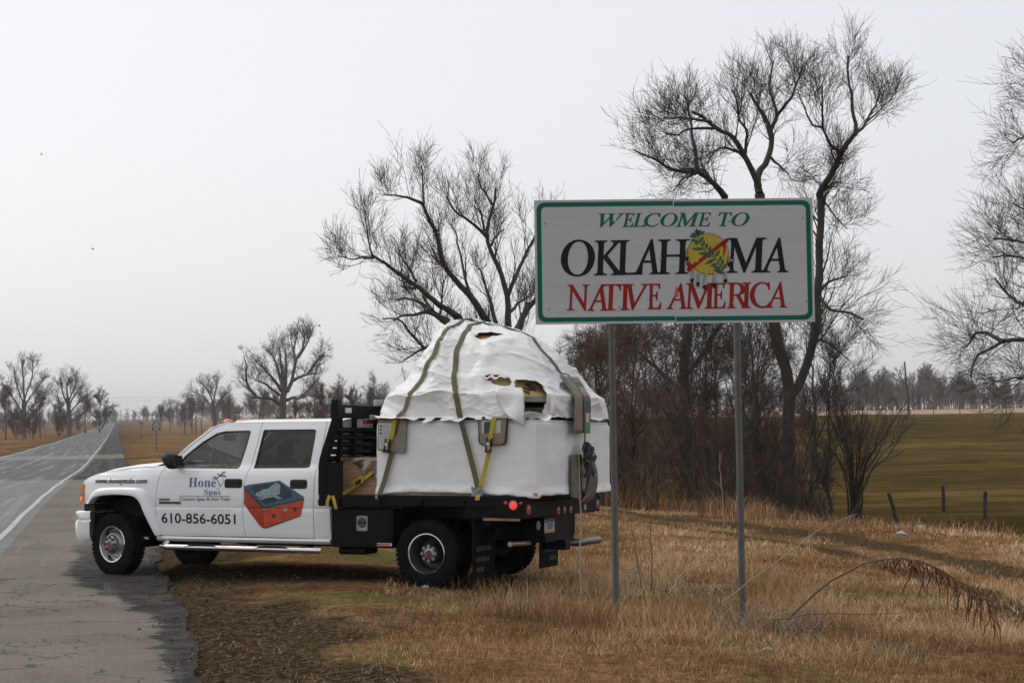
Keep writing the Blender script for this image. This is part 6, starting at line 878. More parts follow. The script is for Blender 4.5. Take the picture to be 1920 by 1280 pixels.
for sd in (1, -1):
    d = skin('front_door', FD, [FW], white, sd); skin('window_seal', FW, [shrink(FW, 0.022)], seal_m, sd, -0.012, 0.02, d)
    skin('window_glass', shrink(FW, 0.012), [], glass_f, sd, -0.02, 0, d)
    skin('door_trim', shrink([p for p in FD if p[1] < 1.4], 0.03), [], trim_m, sd, -0.07, 0.0, d)
    d = skin('rear_door', RD_, [RW], white, sd); skin('window_seal', RW, [shrink(RW, 0.018)], seal_m, sd, -0.012, 0.02, d)
    skin('window_glass', shrink(RW, 0.010), [], glass_d, sd, -0.02, 0, d)
    skin('door_trim', shrink([p for p in RD_ if p[1] < 1.4], 0.03), [], trim_m, sd, -0.07, 0.0, d)
    skin('cab_corner', CC, [], white, sd)
    skin('windscreen_pillar', [(3.80, 1.345), (3.70, 1.42), (3.45, 1.635), (3.18, 1.835), (2.97, 1.905), (2.94, 1.901), (3.137, 1.832), (3.418, 1.627), (3.665, 1.424), (3.75, 1.345)], [], white, sd, 0.0, 0.05)
    WING = [(3.797, 1.26), (3.836, 1.09), (3.848, 0.868), (3.829, 0.665), (3.77, 0.515)] + ARCH_I[::-1] + [(4.90, 0.885), (5.0, 0.885), (5.01, 0.98), (5.0, 1.02), (4.995, 1.11), (5.03, 1.16), (4.96, 1.205), (4.872, 1.235), (4.68, 1.278), (4.48, 1.305), (4.116, 1.338), (3.80, 1.366), (3.755, 1.34)]
    skin('wing', WING, [], white, sd, 0, 0.03, zs=[0.55, 0.62, 0.70, 0.78, 0.846, 0.853, 0.858, 0.863, 0.87, 0.95, 1.05, 1.15, 1.2, 1.25, 1.28, 1.31, 1.33, 1.35])
    # flare over the front wheel: proud of the wing, with a rolled outer edge
    FL = ARCH_O + ARCH_I[::-1]
    mb = MB(); n = 15
    def rs(A, k):
        q, _ = resample([(p[0], p[1], 0) for p in A], 1, 1, k, RNG); return q[:, :2]
    ao, ai = rs(ARCH_O, 40), rs(ARCH_I, 40)
    rows = [(ao, 0.0, -0.004), (ao * 0.82 + ai * 0.18, 0, 0.028), (ao * 0.6 + ai * 0.4, 0, 0.046), (ao * 0.15 + ai * 0.85, 0, 0.055), (ai, 0, 0.048), (ai, 0, -0.05)]
    Vv_ = []
    for A, _, o_f in rows:
        for p in A: Vv_.append((p[0], sd * (t_side(p[0], p[1]) + o_f), p[1]))
    mb.add(Vv_, [(i * 40 + j, i * 40 + j + 1, (i + 1) * 40 + j + 1, (i + 1) * 40 + j) for i in range(5) for j in range(39)])
    mb.build('wheel_arch_flare', white, truck, 50)
    # wheel house
    mb = MB(); arc = rs(ARCH_I, 24)
    Vv_ = [(p[0], sd * q, p[1] + 0.005) for q in (t_side(4.4, 1.0) - 0.03, 0.42) for p in arc]
    mb.add(Vv_, [(j, j + 1, 24 + j + 1, 24 + j) for j in range(23)]); mb.box((4.35, sd * 0.42, 0.75), (1.1, 0.02, 0.6)); mb.build('wheel_house', blackm, truck, 0)
    # sill
    mb = MB(); zz_ = [(0.503, 0.93), (0.500, 0.978), (0.478, 0.99), (0.455, 0.978), (0.435, 0.93)]
    mb.add([(s, sd * t, z) for s in (1.38, 3.83) for z, t in zz_] , [(j, j + 1, 5 + j + 1, 5 + j) for j in range(4)] + [(4, 3, 2, 1, 0), (5, 6, 7, 8, 9)]); mb.build('sill', white, truck, 40)
    # step bar with tread pads
    mb = MB(); mb.tube([(3.66, sd * 0.98, 0.42), (3.70, sd * 1.05, 0.385), (3.60, sd * 1.075, 0.374), (1.55, sd * 1.075, 0.372), (1.45, sd * 1.06, 0.372)], 0.036, 12)
    sb = mb.build('step_bar', chrome, truck, 50)
    for a, b_ in ((3.35, 2.85), (2.35, 1.85)):
        MB().grid(lambda u, v: (a + (b_ - a) * u, sd * (1.02 + 0.10 * v), 0.412 + 0.004 * math.sin(v * 3.14) - 0.035 * (abs(u - 0.5) * 2) ** 4), 10, 3).build('step_pad', blackm, sb)
    for s_ in (3.3, 2.5, 1.7): MB().box((s_, sd * 0.97, 0.40), (0.05, 0.24, 0.03)).build('step_bracket', blackm, sb, 0)
    # mirror
    mb = MB(); c = (3.56, 1.14, 1.43)
    mb.grid(lambda u, v: (3.52 + (0.10 + 0.035 * math.cos(v * math.pi)) * (1.0 if 0 else math.cos(u * 2 * math.pi)) * math.sin(v * math.pi) ** 0.55 + 0.03 * math.cos(v * math.pi),
                          sd * (1.14 + 0.13 * math.sin(u * 2 * math.pi) * math.sin(v * math.pi) ** 0.5), 1.425 + 0.10 * math.cos(v * math.pi)), 20, 10, wrap=True)
    mi = mb.build('wing_mirror', blackm, truck, 60)
    MB().box((3.55, sd * 0.98, 1.385), (0.07, 0.20, 0.05)).build('mirror_arm', blackm, mi, 0, 0.01)
    MB().box((3.425, sd * 1.14, 1.43), (0.012, 0.17, 0.12)).build('mirror_glass', mat('dark_mirror', (0.06, 0.06, 0.06), 0.15, metal=0.6), mi, 0)
    # recessed door handles
    for nm, s0, s1, z0, z1 in (('front', 2.590, 2.842, 1.097, 1.209), ('rear', 1.686, 1.922, 1.092, 1.203)):
        dd = [o for o in truck.children if o.name.startswith(nm + '_door')][-1]
        hp = rounded([(s0, z0), (s1, z0), (s1, z1), (s0, z1)], 0.035, 4)
        h = skin('handle_cup', hp, [], seal_m, sd, 0.003, 0.004, dd, sg=0.4, zs=[])
        mb = MB(); mb.prism(rounded([(s0 + 0.03, z0 + 0.05), (s1 - 0.02, z0 + 0.05), (s1 - 0.02, z1 - 0.022), (s0 + 0.03, z1 - 0.022)], 0.012, 3), sd * 1.004, sd * 1.022); mb.build('handle', blackm, dd, 30)

# roof, back of the cab, windscreen, scuttle, bonnet
def rooff(u, v):
    s = 1.37 + (3.24 - 1.37) * u; t = -0.775 + 1.55 * v; e = abs(2 * v - 1)
    z = 1.893 + 0.052 * (1 - e ** 3.2) - 0.10 * float(sstep(2.75, 3.28, s)) ** 1.6 * 0.95
    return (s, t, z)
MB().grid(rooff, 24, 20).build('roof', white, truck, 60)
hole = rounded([(-0.60, 1.40), (0.60, 1.40), (0.56, 1.78), (-0.56, 1.78)], 0.05, 3)
bk = MB().prism([(-0.98, 0.5), (0.98, 0.5), (0.985, 1.25), (0.93, 1.35), (0.775, 1.89), (0.4, 1.93), (-0.4, 1.93), (-0.775, 1.89), (-0.93, 1.35), (-0.985, 1.25)], 1.362, 1.385, (1, 2, 0), 0, [hole]).build('cab_back', white, truck, 30)
MB().prism(hole, 1.37, 1.375, (1, 2, 0)).build('rear_window', glass_d, truck, 0)
MB().box((1.355, 0, 1.905), (0.03, 0.42, 0.055)).build('high_brake_light', redl, truck, 0, 0.008)
def wsf(u, v):
    z = 1.375 + (1.835 - 1.375) * v; w = 0.90 - 0.155 * v; t = -w + 2 * w * u
    return (3.80 - 0.585 * v + 0.16 * (1 - (2 * u - 1) ** 2), t, z)
MB().grid(wsf, 16, 8).build('windscreen', glass_w, truck, 60)
MB().grid(lambda u, v: (3.235 - 0.0 * v + 0.16 * (1 - (2 * u - 1) ** 2) * (1 - v), -0.75 + 1.5 * u, 1.828 - 0.03 * v + 0.03 * (1 - (2 * u - 1) ** 2)), 12, 2).build('windscreen_header', white, truck, 60)
MB().grid(lambda u, v: (3.78 + 0.17 * v * (1 - 0.3 * (2 * u - 1) ** 2), -0.92 + 1.84 * u, 1.37 - 0.012 * v), 12, 3).build('scuttle', blackm, truck, 60)
HP = [(3.90, 1.372), (4.06, 1.368), (4.36, 1.346), (4.68, 1.302), (4.91, 1.246), (5.02, 1.20), (5.085, 1.13), (5.09, 1.06)]
def hoodf(u, v):
    d = u * (len(HP) - 1); i = min(int(d), len(HP) - 2); f = d - i
    s = HP[i][0] * (1 - f) + HP[i + 1][0] * f; z = HP[i][1] * (1 - f) + HP[i + 1][1] * f
    w = t_side(min(s, 5.0), 1.32) - 0.012 - 0.02 * u; e = 2 * v - 1
    return (s + 0.04 * u * (1 - e * e), e * w, z - 0.018 * abs(e) ** 6 + 0.045 * (1 - e ** 4) * (1 - 0.6 * u ** 3))
MB().grid(hoodf, 28, 20).build('bonnet', white, truck, 50)
# face: grille, lamps, bumper
MB().box((5.06, 0, 1.02), (0.06, 1.0, 0.26)).build('grille', blackm, truck, 0, 0.02)
for z in (0.95, 1.02, 1.09): MB().box((5.096, 0, z), (0.012, 0.96, 0.022)).build('grille_bar', chrome, truck, 0)
MB().box((4.98, 0, 0.84), (0.16, 1.66, 0.09)).build('front_valance', blackm, truck, 0)
for sd in (1, -1):
    PLN = [(5.118, 0.62), (5.116, 0.72), (5.106, 0.80), (5.088, 0.855), (5.06, 0.885), (5.03, 0.900), (4.996, 0.910)]
    def around(f, proud=0.0):
        d = f * (len(PLN) - 1); i = min(int(d), len(PLN) - 2); k = d - i
        a, b_ = PLN[i][0] * (1 - k) + PLN[i + 1][0] * k, PLN[i][1] * (1 - k) + PLN[i + 1][1] * k
        return a + proud * 0.7, sd * (b_ + proud * 0.7)
    hl = MB().grid(lambda u, v: (*around(u), 0.895 + 0.25 * v - (0.02 * u if v > 0.9 else 0)), 18, 5).build('headlight', lens, truck, 60)
    MB().grid(lambda u, v: (*around(0.42 + 0.58 * u, 0.006 * math.sin(math.pi * min(1, u * 1.02)) + 0.002), 1.022 + (0.118 - 0.10 * abs(u - 0.55) ** 2.2 * 2) * v), 12, 6).build('side_marker', amber, hl, 60)
    MB().grid(lambda u, v: (*around(0.30 + 0.70 * u, 0.008), 0.985 + 0.032 * v), 12, 2).build('chrome_surround', chrome, hl, 60)
    MB().grid(lambda u, v: (*around(0.30 + 0.70 * u, 0.002), 0.895 + 0.09 * v), 12, 3).build('lower_lens', amber, hl, 60)
    MB().grid(lambda u, v: (*around(0.44 + 0.26 * u, 0.010), 0.925 + 0.045 * v), 8, 4).build('turn_lamp', amber_on, hl, 60)
BPL = [(4.885, 0.945), (4.98, 0.955), (5.07, 0.945), (5.14, 0.90), (5.19, 0.80), (5.215, 0.62), (5.235, 0.3), (5.24, 0), (5.235, -0.3), (5.215, -0.62), (5.19, -0.80), (5.14, -0.90), (5.07, -0.945), (4.98, -0.955), (4.885, -0.945)]
BZ = [(0.395, -0.05), (0.43, -0.02), (0.52, 0.0), (0.655, 0.0), (0.67, -0.02), (0.685, -0.022), (0.70, -0.004), (0.775, -0.004), (0.79, -0.018), (0.792, -0.08)]
def bmp(u, v):
    i = min(int(round(u * 14)), 14); j = min(int(round(v * 9)), 9); z, o_f = BZ[j]
    a, b = BPL[i]; k = math.hypot(a - 4.7, b); return (a + o_f * (a - 4.7) / k, b + o_f * b / k, z + (0.03 * (1 - min(1, (a - 4.88) / 0.08)) if z < 0.42 else 0))
MB().grid(bmp, 14, 9).build('front_bumper', white, truck, 48)
for sd in (1, -1):
    MB().grid(lambda u, v: (5.052 + 0.145 * u - 0.06 * u * u + 0.02, sd * (0.962 - 0.17 * u ** 1.6), 0.69 + 0.072 * v + (0.012 * (1 - u)) * (v < 0.5)), 8, 4).build('fog_lamp', lens, truck, 60)

# cabin
MB().box((2.6, 0, 0.62), (2.4, 1.80, 0.05)).build('cab_floor', trim_m, truck, 0)
db = MB().box((3.55, 0, 1.17), (0.40, 1.74, 0.36)).box((3.42, 0.42, 1.345), (0.22, 0.44, 0.05)).build('dashboard', trim_m, truck, 0, 0.05)
mb = MB(); R3 = Matrix.Rotation(math.radians(-62), 3, 'Y')
ring = [Vector((3.27, 0.42, 1.36)) + R3 @ Vector((0.195 * math.cos(a), 0.195 * math.sin(a), 0)) for a in np.linspace(0, 2 * np.pi, 25)]
mb.tube(ring, 0.017, 8, cap=False)
for a in (0, 2.3, 4.0): mb.tube([Vector((3.29, 0.42, 1.35)), Vector((3.27, 0.42, 1.36)) + R3 @ Vector((0.19 * math.cos(a), 0.19 * math.sin(a), 0))], 0.014, 6)
mb.tube([(3.26, 0.42, 1.36), (3.42, 0.42, 1.28)], 0.045, 10); mb.build('steering_wheel', blackm, truck, 50)
MB().box((3.42, 0.0, 1.72), (0.03, 0.27, 0.085)).build('rear_view_mirror', blackm, truck, 0, 0.02)
MB().grid(lambda u, v: (3.31 - 0.11 * v, 0.16 + 0.52 * u, 1.77 + 0.045 * v), 4, 2).build('sun_visor', trim_m, truck, 0)
for t0 in (0.42, -0.42):
    st = MB().box((2.70, t0, 0.84), (0.52, 0.54, 0.22)).build('front_seat', seatm, truck, 0, 0.05)
    MB().box((2.42, t0, 1.16), (0.16, 0.52, 0.62), 0, Matrix.Rotation(math.radians(-12), 3, 'Y')).build('seat_back', seatm, st, 0, 0.06)
    MB().box((2.33, t0, 1.57), (0.11, 0.27, 0.20), 0, Matrix.Rotation(math.radians(-8), 3, 'Y')).build('headrest', seatm, st, 0, 0.05, seg=3)
st = MB().box((1.80, 0, 0.84), (0.50, 1.5, 0.22)).build('rear_bench', seatm, truck, 0, 0.05)
MB().box((1.53, 0, 1.15), (0.14, 1.5, 0.56)).build('seat_back', seatm, st, 0, 0.05)
for t0 in (0.45, -0.45): MB().box((1.52, t0, 1.51), (0.10, 0.28, 0.17)).build('headrest', seatm, st, 0, 0.045, seg=3)
for t0 in (0.60, 0.30, 0.0, -0.30, -0.60): 
    MB().grid(lambda u, v: (3.02 + 0.10 * u, t0 - 0.05 + 0.10 * v, 1.905 + 0.012 + 0.03 * math.sin(math.pi * u) * math.sin(math.pi * v) ** 0.5), 6, 6).build('roof_lamp', amber, truck, 60)
MB().tube([(2.93, 0.1, 1.94), (2.90, 0.1, 2.03)], 0.006, 6).build('aerial', blackm, truck, 0)

# lettering and pictures on the doors
def tris_of(loops):
    flat = [p for l in loops for p in l]
    return flat, tessellate_polygon([[Vector((p[0], p[1], 0)) for p in l] for l in loops])
def decal(name, polys, m, parent, off=0.0035, cutz=True):
    """flat print laid over the left body side; polys: list of loop lists in (s, z)"""
    bm = bmesh.new()
    for loops in polys:
        flat, tr = tris_of(loops); vv_ = [bm.verts.new((p[0], 0, p[1])) for p in flat]
        for t in tr:
            try: bm.faces.new([vv_[i] for i in t])
            except ValueError: pass
    zz = [v.co.z for v in bm.verts]
    for z in (0.70, 0.78, 0.846, 0.853, 0.858, 0.863, 0.87, 0.95, 1.05, 1.15, 1.22, 1.27, 1.31):
        if min(zz) < z < max(zz): bmesh.ops.bisect_plane(bm, geom=bm.verts[:] + bm.edges[:] + bm.faces[:], plane_co=(0, 0, z), plane_no=(0, 0, 1), dist=1e-5)
    for v in bm.verts: v.co.y = t_side(v.co.x, v.co.z) + off
    for f in bm.faces:
        f.normal_update()
        if f.normal.y < 0: f.normal_flip()
    me = bpy.data.meshes.new(name); bm.to_mesh(me); bm.free(); me.materials.append(m)
    o = bpy.data.objects.new(name, me); COL.objects.link(o); o.parent = parent; return o
def text_tris(body, bold=0.0, shear=0.0, space=1.0):
    cu = bpy.data.curves.new('lettering', 'FONT'); cu.body = body; cu.resolution_u = 3; cu.offset = bold; cu.shear = shear; cu.space_character = space
    ob = bpy.data.objects.new('lettering', cu); me = bpy.data.meshes.new_from_object(ob)
    V = np.array([v.co[:2] for v in me.vertices]); Fq = [list(p.vertices) for p in me.polygons]
    bpy.data.objects.remove(ob); bpy.data.meshes.remove(me); return V, Fq
def text_decal(name, body, m, parent, s0, s1, zb, zt, cap=None, bold=0.0, shear=0.0, off=0.0035, dz=0.0, space=1.0):
    """fits the text between s0 and s1, base line zb, tallest letter at zt"""
    V, Fq = text_tris(body, bold, shear, space)
    x0, x1 = V[:, 0].min(), V[:, 0].max(); yt = V[:, 1].max()
    me = bpy.data.meshes.new(name)
    P = []
    for x, y in V:
        f = (x - x0) / (x1 - x0); s = s0 + (s1 - s0) * f; z = zb + dz * f + (zt - zb) * y / yt
        P.append((s, t_side(s, z) + off, z))
    me.from_pydata(P, [], Fq); me.materials.append(m)
    o = bpy.data.objects.new(name, me); COL.objects.link(o); o.parent = parent; return o
fdoor = [o for o in truck.children if o.name == 'front_door'][0]; rdoor = [o for o in truck.children if o.name == 'rear_door'][0]; wing_l = [o for o in truck.children if o.name == 'wing'][0]
T = DECAL['text']
text_decal('web_address', 'www.honeytubs.com', ink, wing_l, T['web'][0][0], T['web'][1][0], T['web'][0][1] - 0.004, T['web'][2][1] + 0.008, shear=0.28, bold=0.022, off=0.009, dz=T['web'][1][1] - T['web'][0][1])
text_decal('phone_number', '610-856-6051', ink, fdoor, T['phone'][0][0], T['phone'][1][0], T['phone'][0][1], T['phone'][2][1], bold=0.012, dz=T['phone'][1][1] - T['phone'][0][1])
text_decal('strapline', 'Custom Spas & Hot Tubs', grey_ink, fdoor, T['sub'][0][0], T['sub'][1][0], T['sub'][0][1], T['sub'][2][1], bold=0.012, dz=T['sub'][1][1] - T['sub'][0][1])
def glyph_loops(key, adv_scale, x0, y0, h, shear=0.0):
    """outline of one glyph scaled so that cap height 465 is h"""
    k = h / 465
    return [[(x0 + (p[0] + shear * p[1]) * k * adv_scale, y0 + p[1] * k) for p in l] for l in GLYPHS[key]]
def word(keys, s0, s1, zb, zt, dz=0.0, caps=True):
    """word from the serif outlines along -s"""
    ADV = {'H': 530, 'o': 345, 'n': 385, 'e': 315, 'y': 320, 'S': 400, 'p': 385, 'a': 345, 's': 285}
    k = (zt - zb) / 455; tot = sum(ADV[c] for c in keys); kx = (s0 - s1) / (tot * 1.0); x = 0; polys = []
    for c in keys:
        L = [[(s0 - (x + p[0]) * kx - 0.12 * p[1] * k * 0, zb + p[1] * k + dz * x / tot) for p in l] for l in GLYPHS['b' + c]]
        x += ADV[c]
        # outer loops with their own holes
        L.sort(key=lambda l: -abs(sum(l[i - 1][0] * l[i][1] - l[i][0] * l[i - 1][1] for i in range(len(l)))))
        polys.append(L)
    return polys
hs = T['honey']; decal('company_name', word('Hone', hs[0][0], hs[1][0], hs[0][1], hs[2][1]), blue, fdoor)
ss_ = T['spas']; decal('company_name', word('Spas', ss_[0][0], ss_[1][0], ss_[0][1], ss_[2][1]), blue, fdoor)
decal('palm_tree_logo', [[l] for l in DECAL['palm']], mat('pale_blue_print', (0.25, 0.35, 0.50), 0.5), fdoor)
decal('palm_frond_print', [[l] for l in DECAL['frond']], mat('dark_green_print', (0.02, 0.05, 0.035), 0.5), fdoor, 0.0045)
l0, l1 = T['line']; decal('ruled_line', [[[tuple(l0), tuple(l1), (l1[0], l1[1] - 0.005), (l0[0], l0[1] - 0.005)]]], grey_ink, fdoor)
decal('model_badge', [[DECAL['badges'][0]]], mat('grey_badge', (0.12, 0.11, 0.11), 0.3, metal=0.5, var=0.4, scale=60), fdoor, 0.006)
decal('model_badge', [[DECAL['badges'][1]]], mat('dark_badge', (0.11, 0.07, 0.065), 0.3, metal=0.3, var=0.7, scale=40), fdoor, 0.006)
tb = DECAL['tub']
org = mat('orange_cabinet_print', (0.50, 0.060, 0.018), 0.4, var=0.25, scale=9, stretch=(3, 3, 0.4)); org2 = mat('deep_orange_print', (0.36, 0.036, 0.012), 0.4, var=0.25, scale=9, stretch=(3, 3, 0.4))
teal = mat('teal_rim_print', (0.045, 0.11, 0.15), 0.4, var=0.3, scale=20); dteal = mat('dark_basin_print', (0.015, 0.035, 0.05), 0.4, var=0.5, scale=25); lteal = mat('pale_seat_print', (0.26, 0.34, 0.38), 0.4, var=0.35, scale=25)
tp = decal('hot_tub_picture', [[tb['orange_side']]], org2, rdoor, 0.0035)
for nm, key, m_, o_f in (('cabinet_front_print', 'orange_front', org, 0.004), ('rim_print', 'rim', teal, 0.0045), ('basin_print', 'well', dteal, 0.005), ('seat_print', 'seat', lteal, 0.0055),
                         ('rim_edge_print', 'rim_line', dteal, 0.0052), ('foot_well_print', 'foot', dteal, 0.006), ('cabinet_edge_print', 'base_line', dteal, 0.006), ('basin_rim_print', 'glint', lteal, 0.0064), ('basin_side_print', 'dark_r', dteal, 0.006)):
    decal(nm, [[tb[key]]], m_, rdoor, o_f)
for j in DECAL['jets']: decal('vent_print', [[j]], dteal, rdoor, 0.006)
decal('emblem_print', [[DECAL['badge']]], lteal, rdoor, 0.006)

# wheels
def tyre(r, w, y0, parent, blocks=44):
    h = w / 2; R = r
    prof = [(y0 - h * 0.80, 0.222), (y0 - h * 0.98, 0.25), (y0 - h * 1.0, 0.30), (y0 - h * 0.95, R - 0.035), (y0 - h * 0.78, R - 0.006), (y0 - h * 0.4, R), (y0, R + 0.001), (y0 + h * 0.4, R), (y0 + h * 0.78, R - 0.006), (y0 + h * 0.95, R - 0.035), (y0 + h * 1.0, 0.30), (y0 + h * 0.98, 0.25), (y0 + h * 0.80, 0.222)]
    t = MB().lathe(prof, 48).build('tyre', rubber, parent, 50)
    mb = MB()
    for k in range(blocks):
        for row, (ya, yb) in enumerate(((-0.86, -0.36), (-0.26, 0.26), (0.36, 0.86))):
            a = 2 * math.pi * (k + 0.33 * row) / blocks; q = Matrix.Rotation(-a, 3, 'Y')
            mb.box(q @ Vector((R - 0.002, y0 + (ya + yb) / 2 * h, 0)), (0.018 if row == 1 else 0.022, (yb - ya) * h, 2 * math.pi * R / blocks * 0.72), 0, q)
    tr = mb.build('tread', tread_m, parent, 0); tr['kind'] = 'stuff'
    return t
def front_wheel(sd, steer):
    w = empty('front_wheel'); w.parent = truck; w.location = (4.50, sd * 0.86, 0.384); w.rotation_euler = (0, 0, steer)
    tyre(0.386, 0.215, 0, w)
    y = lambda v: sd * v
    MB().lathe([(y(-0.02), 0.12), (y(0.03), 0.15), (y(0.028), 0.19), (y(0.085), 0.205), (y(0.106), 0.214), (y(0.110), 0.226), (y(0.100), 0.232), (y(0.06), 0.222), (y(-0.09), 0.222)], 40).build('rim', chrome, w, 40)
    mb = MB().lathe([(y(0.015), 0.192), (y(0.075), 0.152), (y(0.098), 0.135), (y(0.10), 0.118), (y(0.08), 0.110)], 40); mb.build('wheel_cover', steel, w, 40)
    for k in range(4):
        a = 2 * math.pi * (k + 0.4) / 4; er = Vector((math.cos(a), 0, math.sin(a))); et = Vector((-math.sin(a), 0, math.cos(a))); ey = Vector((0, sd, 0))
        sl_ = (er * 0.040 - ey * 0.060).normalized(); n_ = (er * 0.060 + ey * 0.040).normalized(); c = er * 0.173 + ey * 0.0445 + n_ * 0.002
        MB().add([c + et * 0.030 * math.cos(b) + sl_ * 0.019 * math.sin(b) for b in np.linspace(0, 2 * np.pi, 15)[:-1]], [tuple(range(14))]).build('hand_hole', seal_m, w, 0)
    mb = MB().lathe([(y(0.08), 0.112), (y(0.125), 0.104), (y(0.135), 0.09), (y(0.138), 0.06), (y(0.15), 0.055), (y(0.155), 0.0)], 24); hc = mb.build('hub_cap', steel, w, 40)
    for k in range(8):
        a = 2 * math.pi * k / 8; MB().tube([(0.086 * math.cos(a), y(0.11), 0.086 * math.sin(a)), (0.086 * math.cos(a), y(0.158), 0.086 * math.sin(a))], 0.017, 6).build('wheel_nut', darksteel, hc, 40)
    MB().lathe([(y(0.1552), 0.038), (y(0.1572), 0.036), (y(0.1572), 0.0)], 16).build('red_emblem', mat('dull_red_emblem', (0.16, 0.03, 0.03), 0.5), hc, 30)
front_wheel(1, math.radians(-12)); front_wheel(-1, math.radians(-12))
def rear_wheel(sd):
    w = empty('rear_wheel'); w.parent = truck; w.location = (0.02, sd * 0.99, 0.374)
    tyre(0.386, 0.215, sd * 0.085, w); tyre(0.386, 0.215, sd * -0.165, w)
    y = lambda v: sd * v
    MB().lathe([(y(0.175), 0.236), (y(0.193), 0.231), (y(0.196), 0.222), (y(0.186), 0.213), (y(0.172), 0.212)], 44).build('bright_rim_edge', chrome, w, 40)
    MB().lathe([(y(0.172), 0.212), (y(0.15), 0.200), (y(0.10), 0.196), (y(0.085), 0.186), (y(0.02), 0.182), (y(-0.03), 0.17), (y(-0.045), 0.14), (y(-0.04), 0.05)], 44).build('rim', darksteel, w, 40)
    hb = MB().lathe([(y(-0.045), 0.115), (y(0.05), 0.112), (y(0.10), 0.10), (y(0.115), 0.085), (y(0.117), 0.06)], 24).build('hub', darksteel, w, 40)
    for k in range(8):
        a = 2 * math.pi * k / 8; MB().tube([(0.083 * math.cos(a), y(0.09), 0.083 * math.sin(a)), (0.083 * math.cos(a), y(0.137), 0.083 * math.sin(a))], 0.021, 6).build('wheel_nut', steel, hb, 40)
    MB().lathe([(y(0.10), 0.068), (y(0.125), 0.062), (y(0.13), 0.05), (y(0.13), 0.0)], 20).build('hub_cap', steel, hb, 30)
    MB().lathe([(y(0.1302), 0.040), (y(0.1322), 0.038), (y(0.1322), 0.0)], 16).build('red_emblem', mat('dull_red_emblem', (0.16, 0.03, 0.03), 0.5), hb, 30)
rear_wheel(1); rear_wheel(-1)

# chassis
for sd in (1, -1): MB().box((1.9, sd * 0.42, 0.62), (6.1, 0.09, 0.20)).build('chassis_rail', blackp, truck, 0)
MB().tube([(0.02, -0.9, 0.374), (0.02, 0.9, 0.374)], 0.06, 10).lathe([(-0.19, 0.05), (-0.12, 0.15), (0, 0.19), (0.12, 0.15), (0.19, 0.05)], 16, (0.02, 0, 0.374)).build('rear_axle', blackp, truck, 40)
MB().tube([(4.5, -0.8, 0.36), (4.5, 0.8, 0.36)], 0.05, 8).build('front_axle', blackp, truck, 40)
MB().tube([(0.1, 0, 0.42), (3.4, 0, 0.55)], 0.05, 8).build('drive_shaft', blackp, truck, 40)
MB().box((3.9, 0, 0.62), (1.1, 0.7, 0.45)).build('engine_sump', blackp, truck, 0, 0.06)
MB().box((2.2, 0.15, 0.50), (1.5, 0.9, 0.22)).build('fuel_tank', blackp, truck, 0, 0.05)
MB().box((4.9, 0, 0.62), (0.12, 1.5, 0.30)).build('radiator_support', blackp, truck, 0)

# flatbed
deck = MB().box((0.10, 0, 1.003), (2.60, 2.44, 0.050)).build('deck', blackp, truck, 0, 0.004)
for sd in (1, -1):
    MB().box((0.10, sd * 1.197, 0.944), (2.62, 0.050, 0.066)).build('side_rail', blackp, deck, 0, 0.004)
    for k in range(4): MB().box((1.15 - k * 0.53, sd * 1.236, 0.955), (0.09, 0.028, 0.070)).build('stake_pocket', blackp, deck, 0, 0.003)
for k in range(6): MB().box((1.2 - k * 0.45, 0, 0.945), (0.07, 2.3, 0.06)).build('cross_member', blackp, deck, 0)
MB().box((-0.80, 0, 0.86), (0.72, 2.36, 0.16)).build('tail_apron', blackp, truck, 0, 0.01)
for sd in (1, -1): MB().prism([(-1.20, 0.79), (-0.86, 0.79), (-0.86, 0.985), (-1.20, 0.985)], sd * 1.18, sd * 1.226).build('apron_side_plate', blackp, truck, 0, 0.004)
MB().box((-1.188, 0, 0.885), (0.03, 2.44, 0.175)).build('tail_board', blackp, truck, 0, 0.006)
MB().box((-1.06, 0, 0.68), (0.18, 1.0, 0.26)).build('rear_cross_beam', blackp, truck, 0, 0.01)
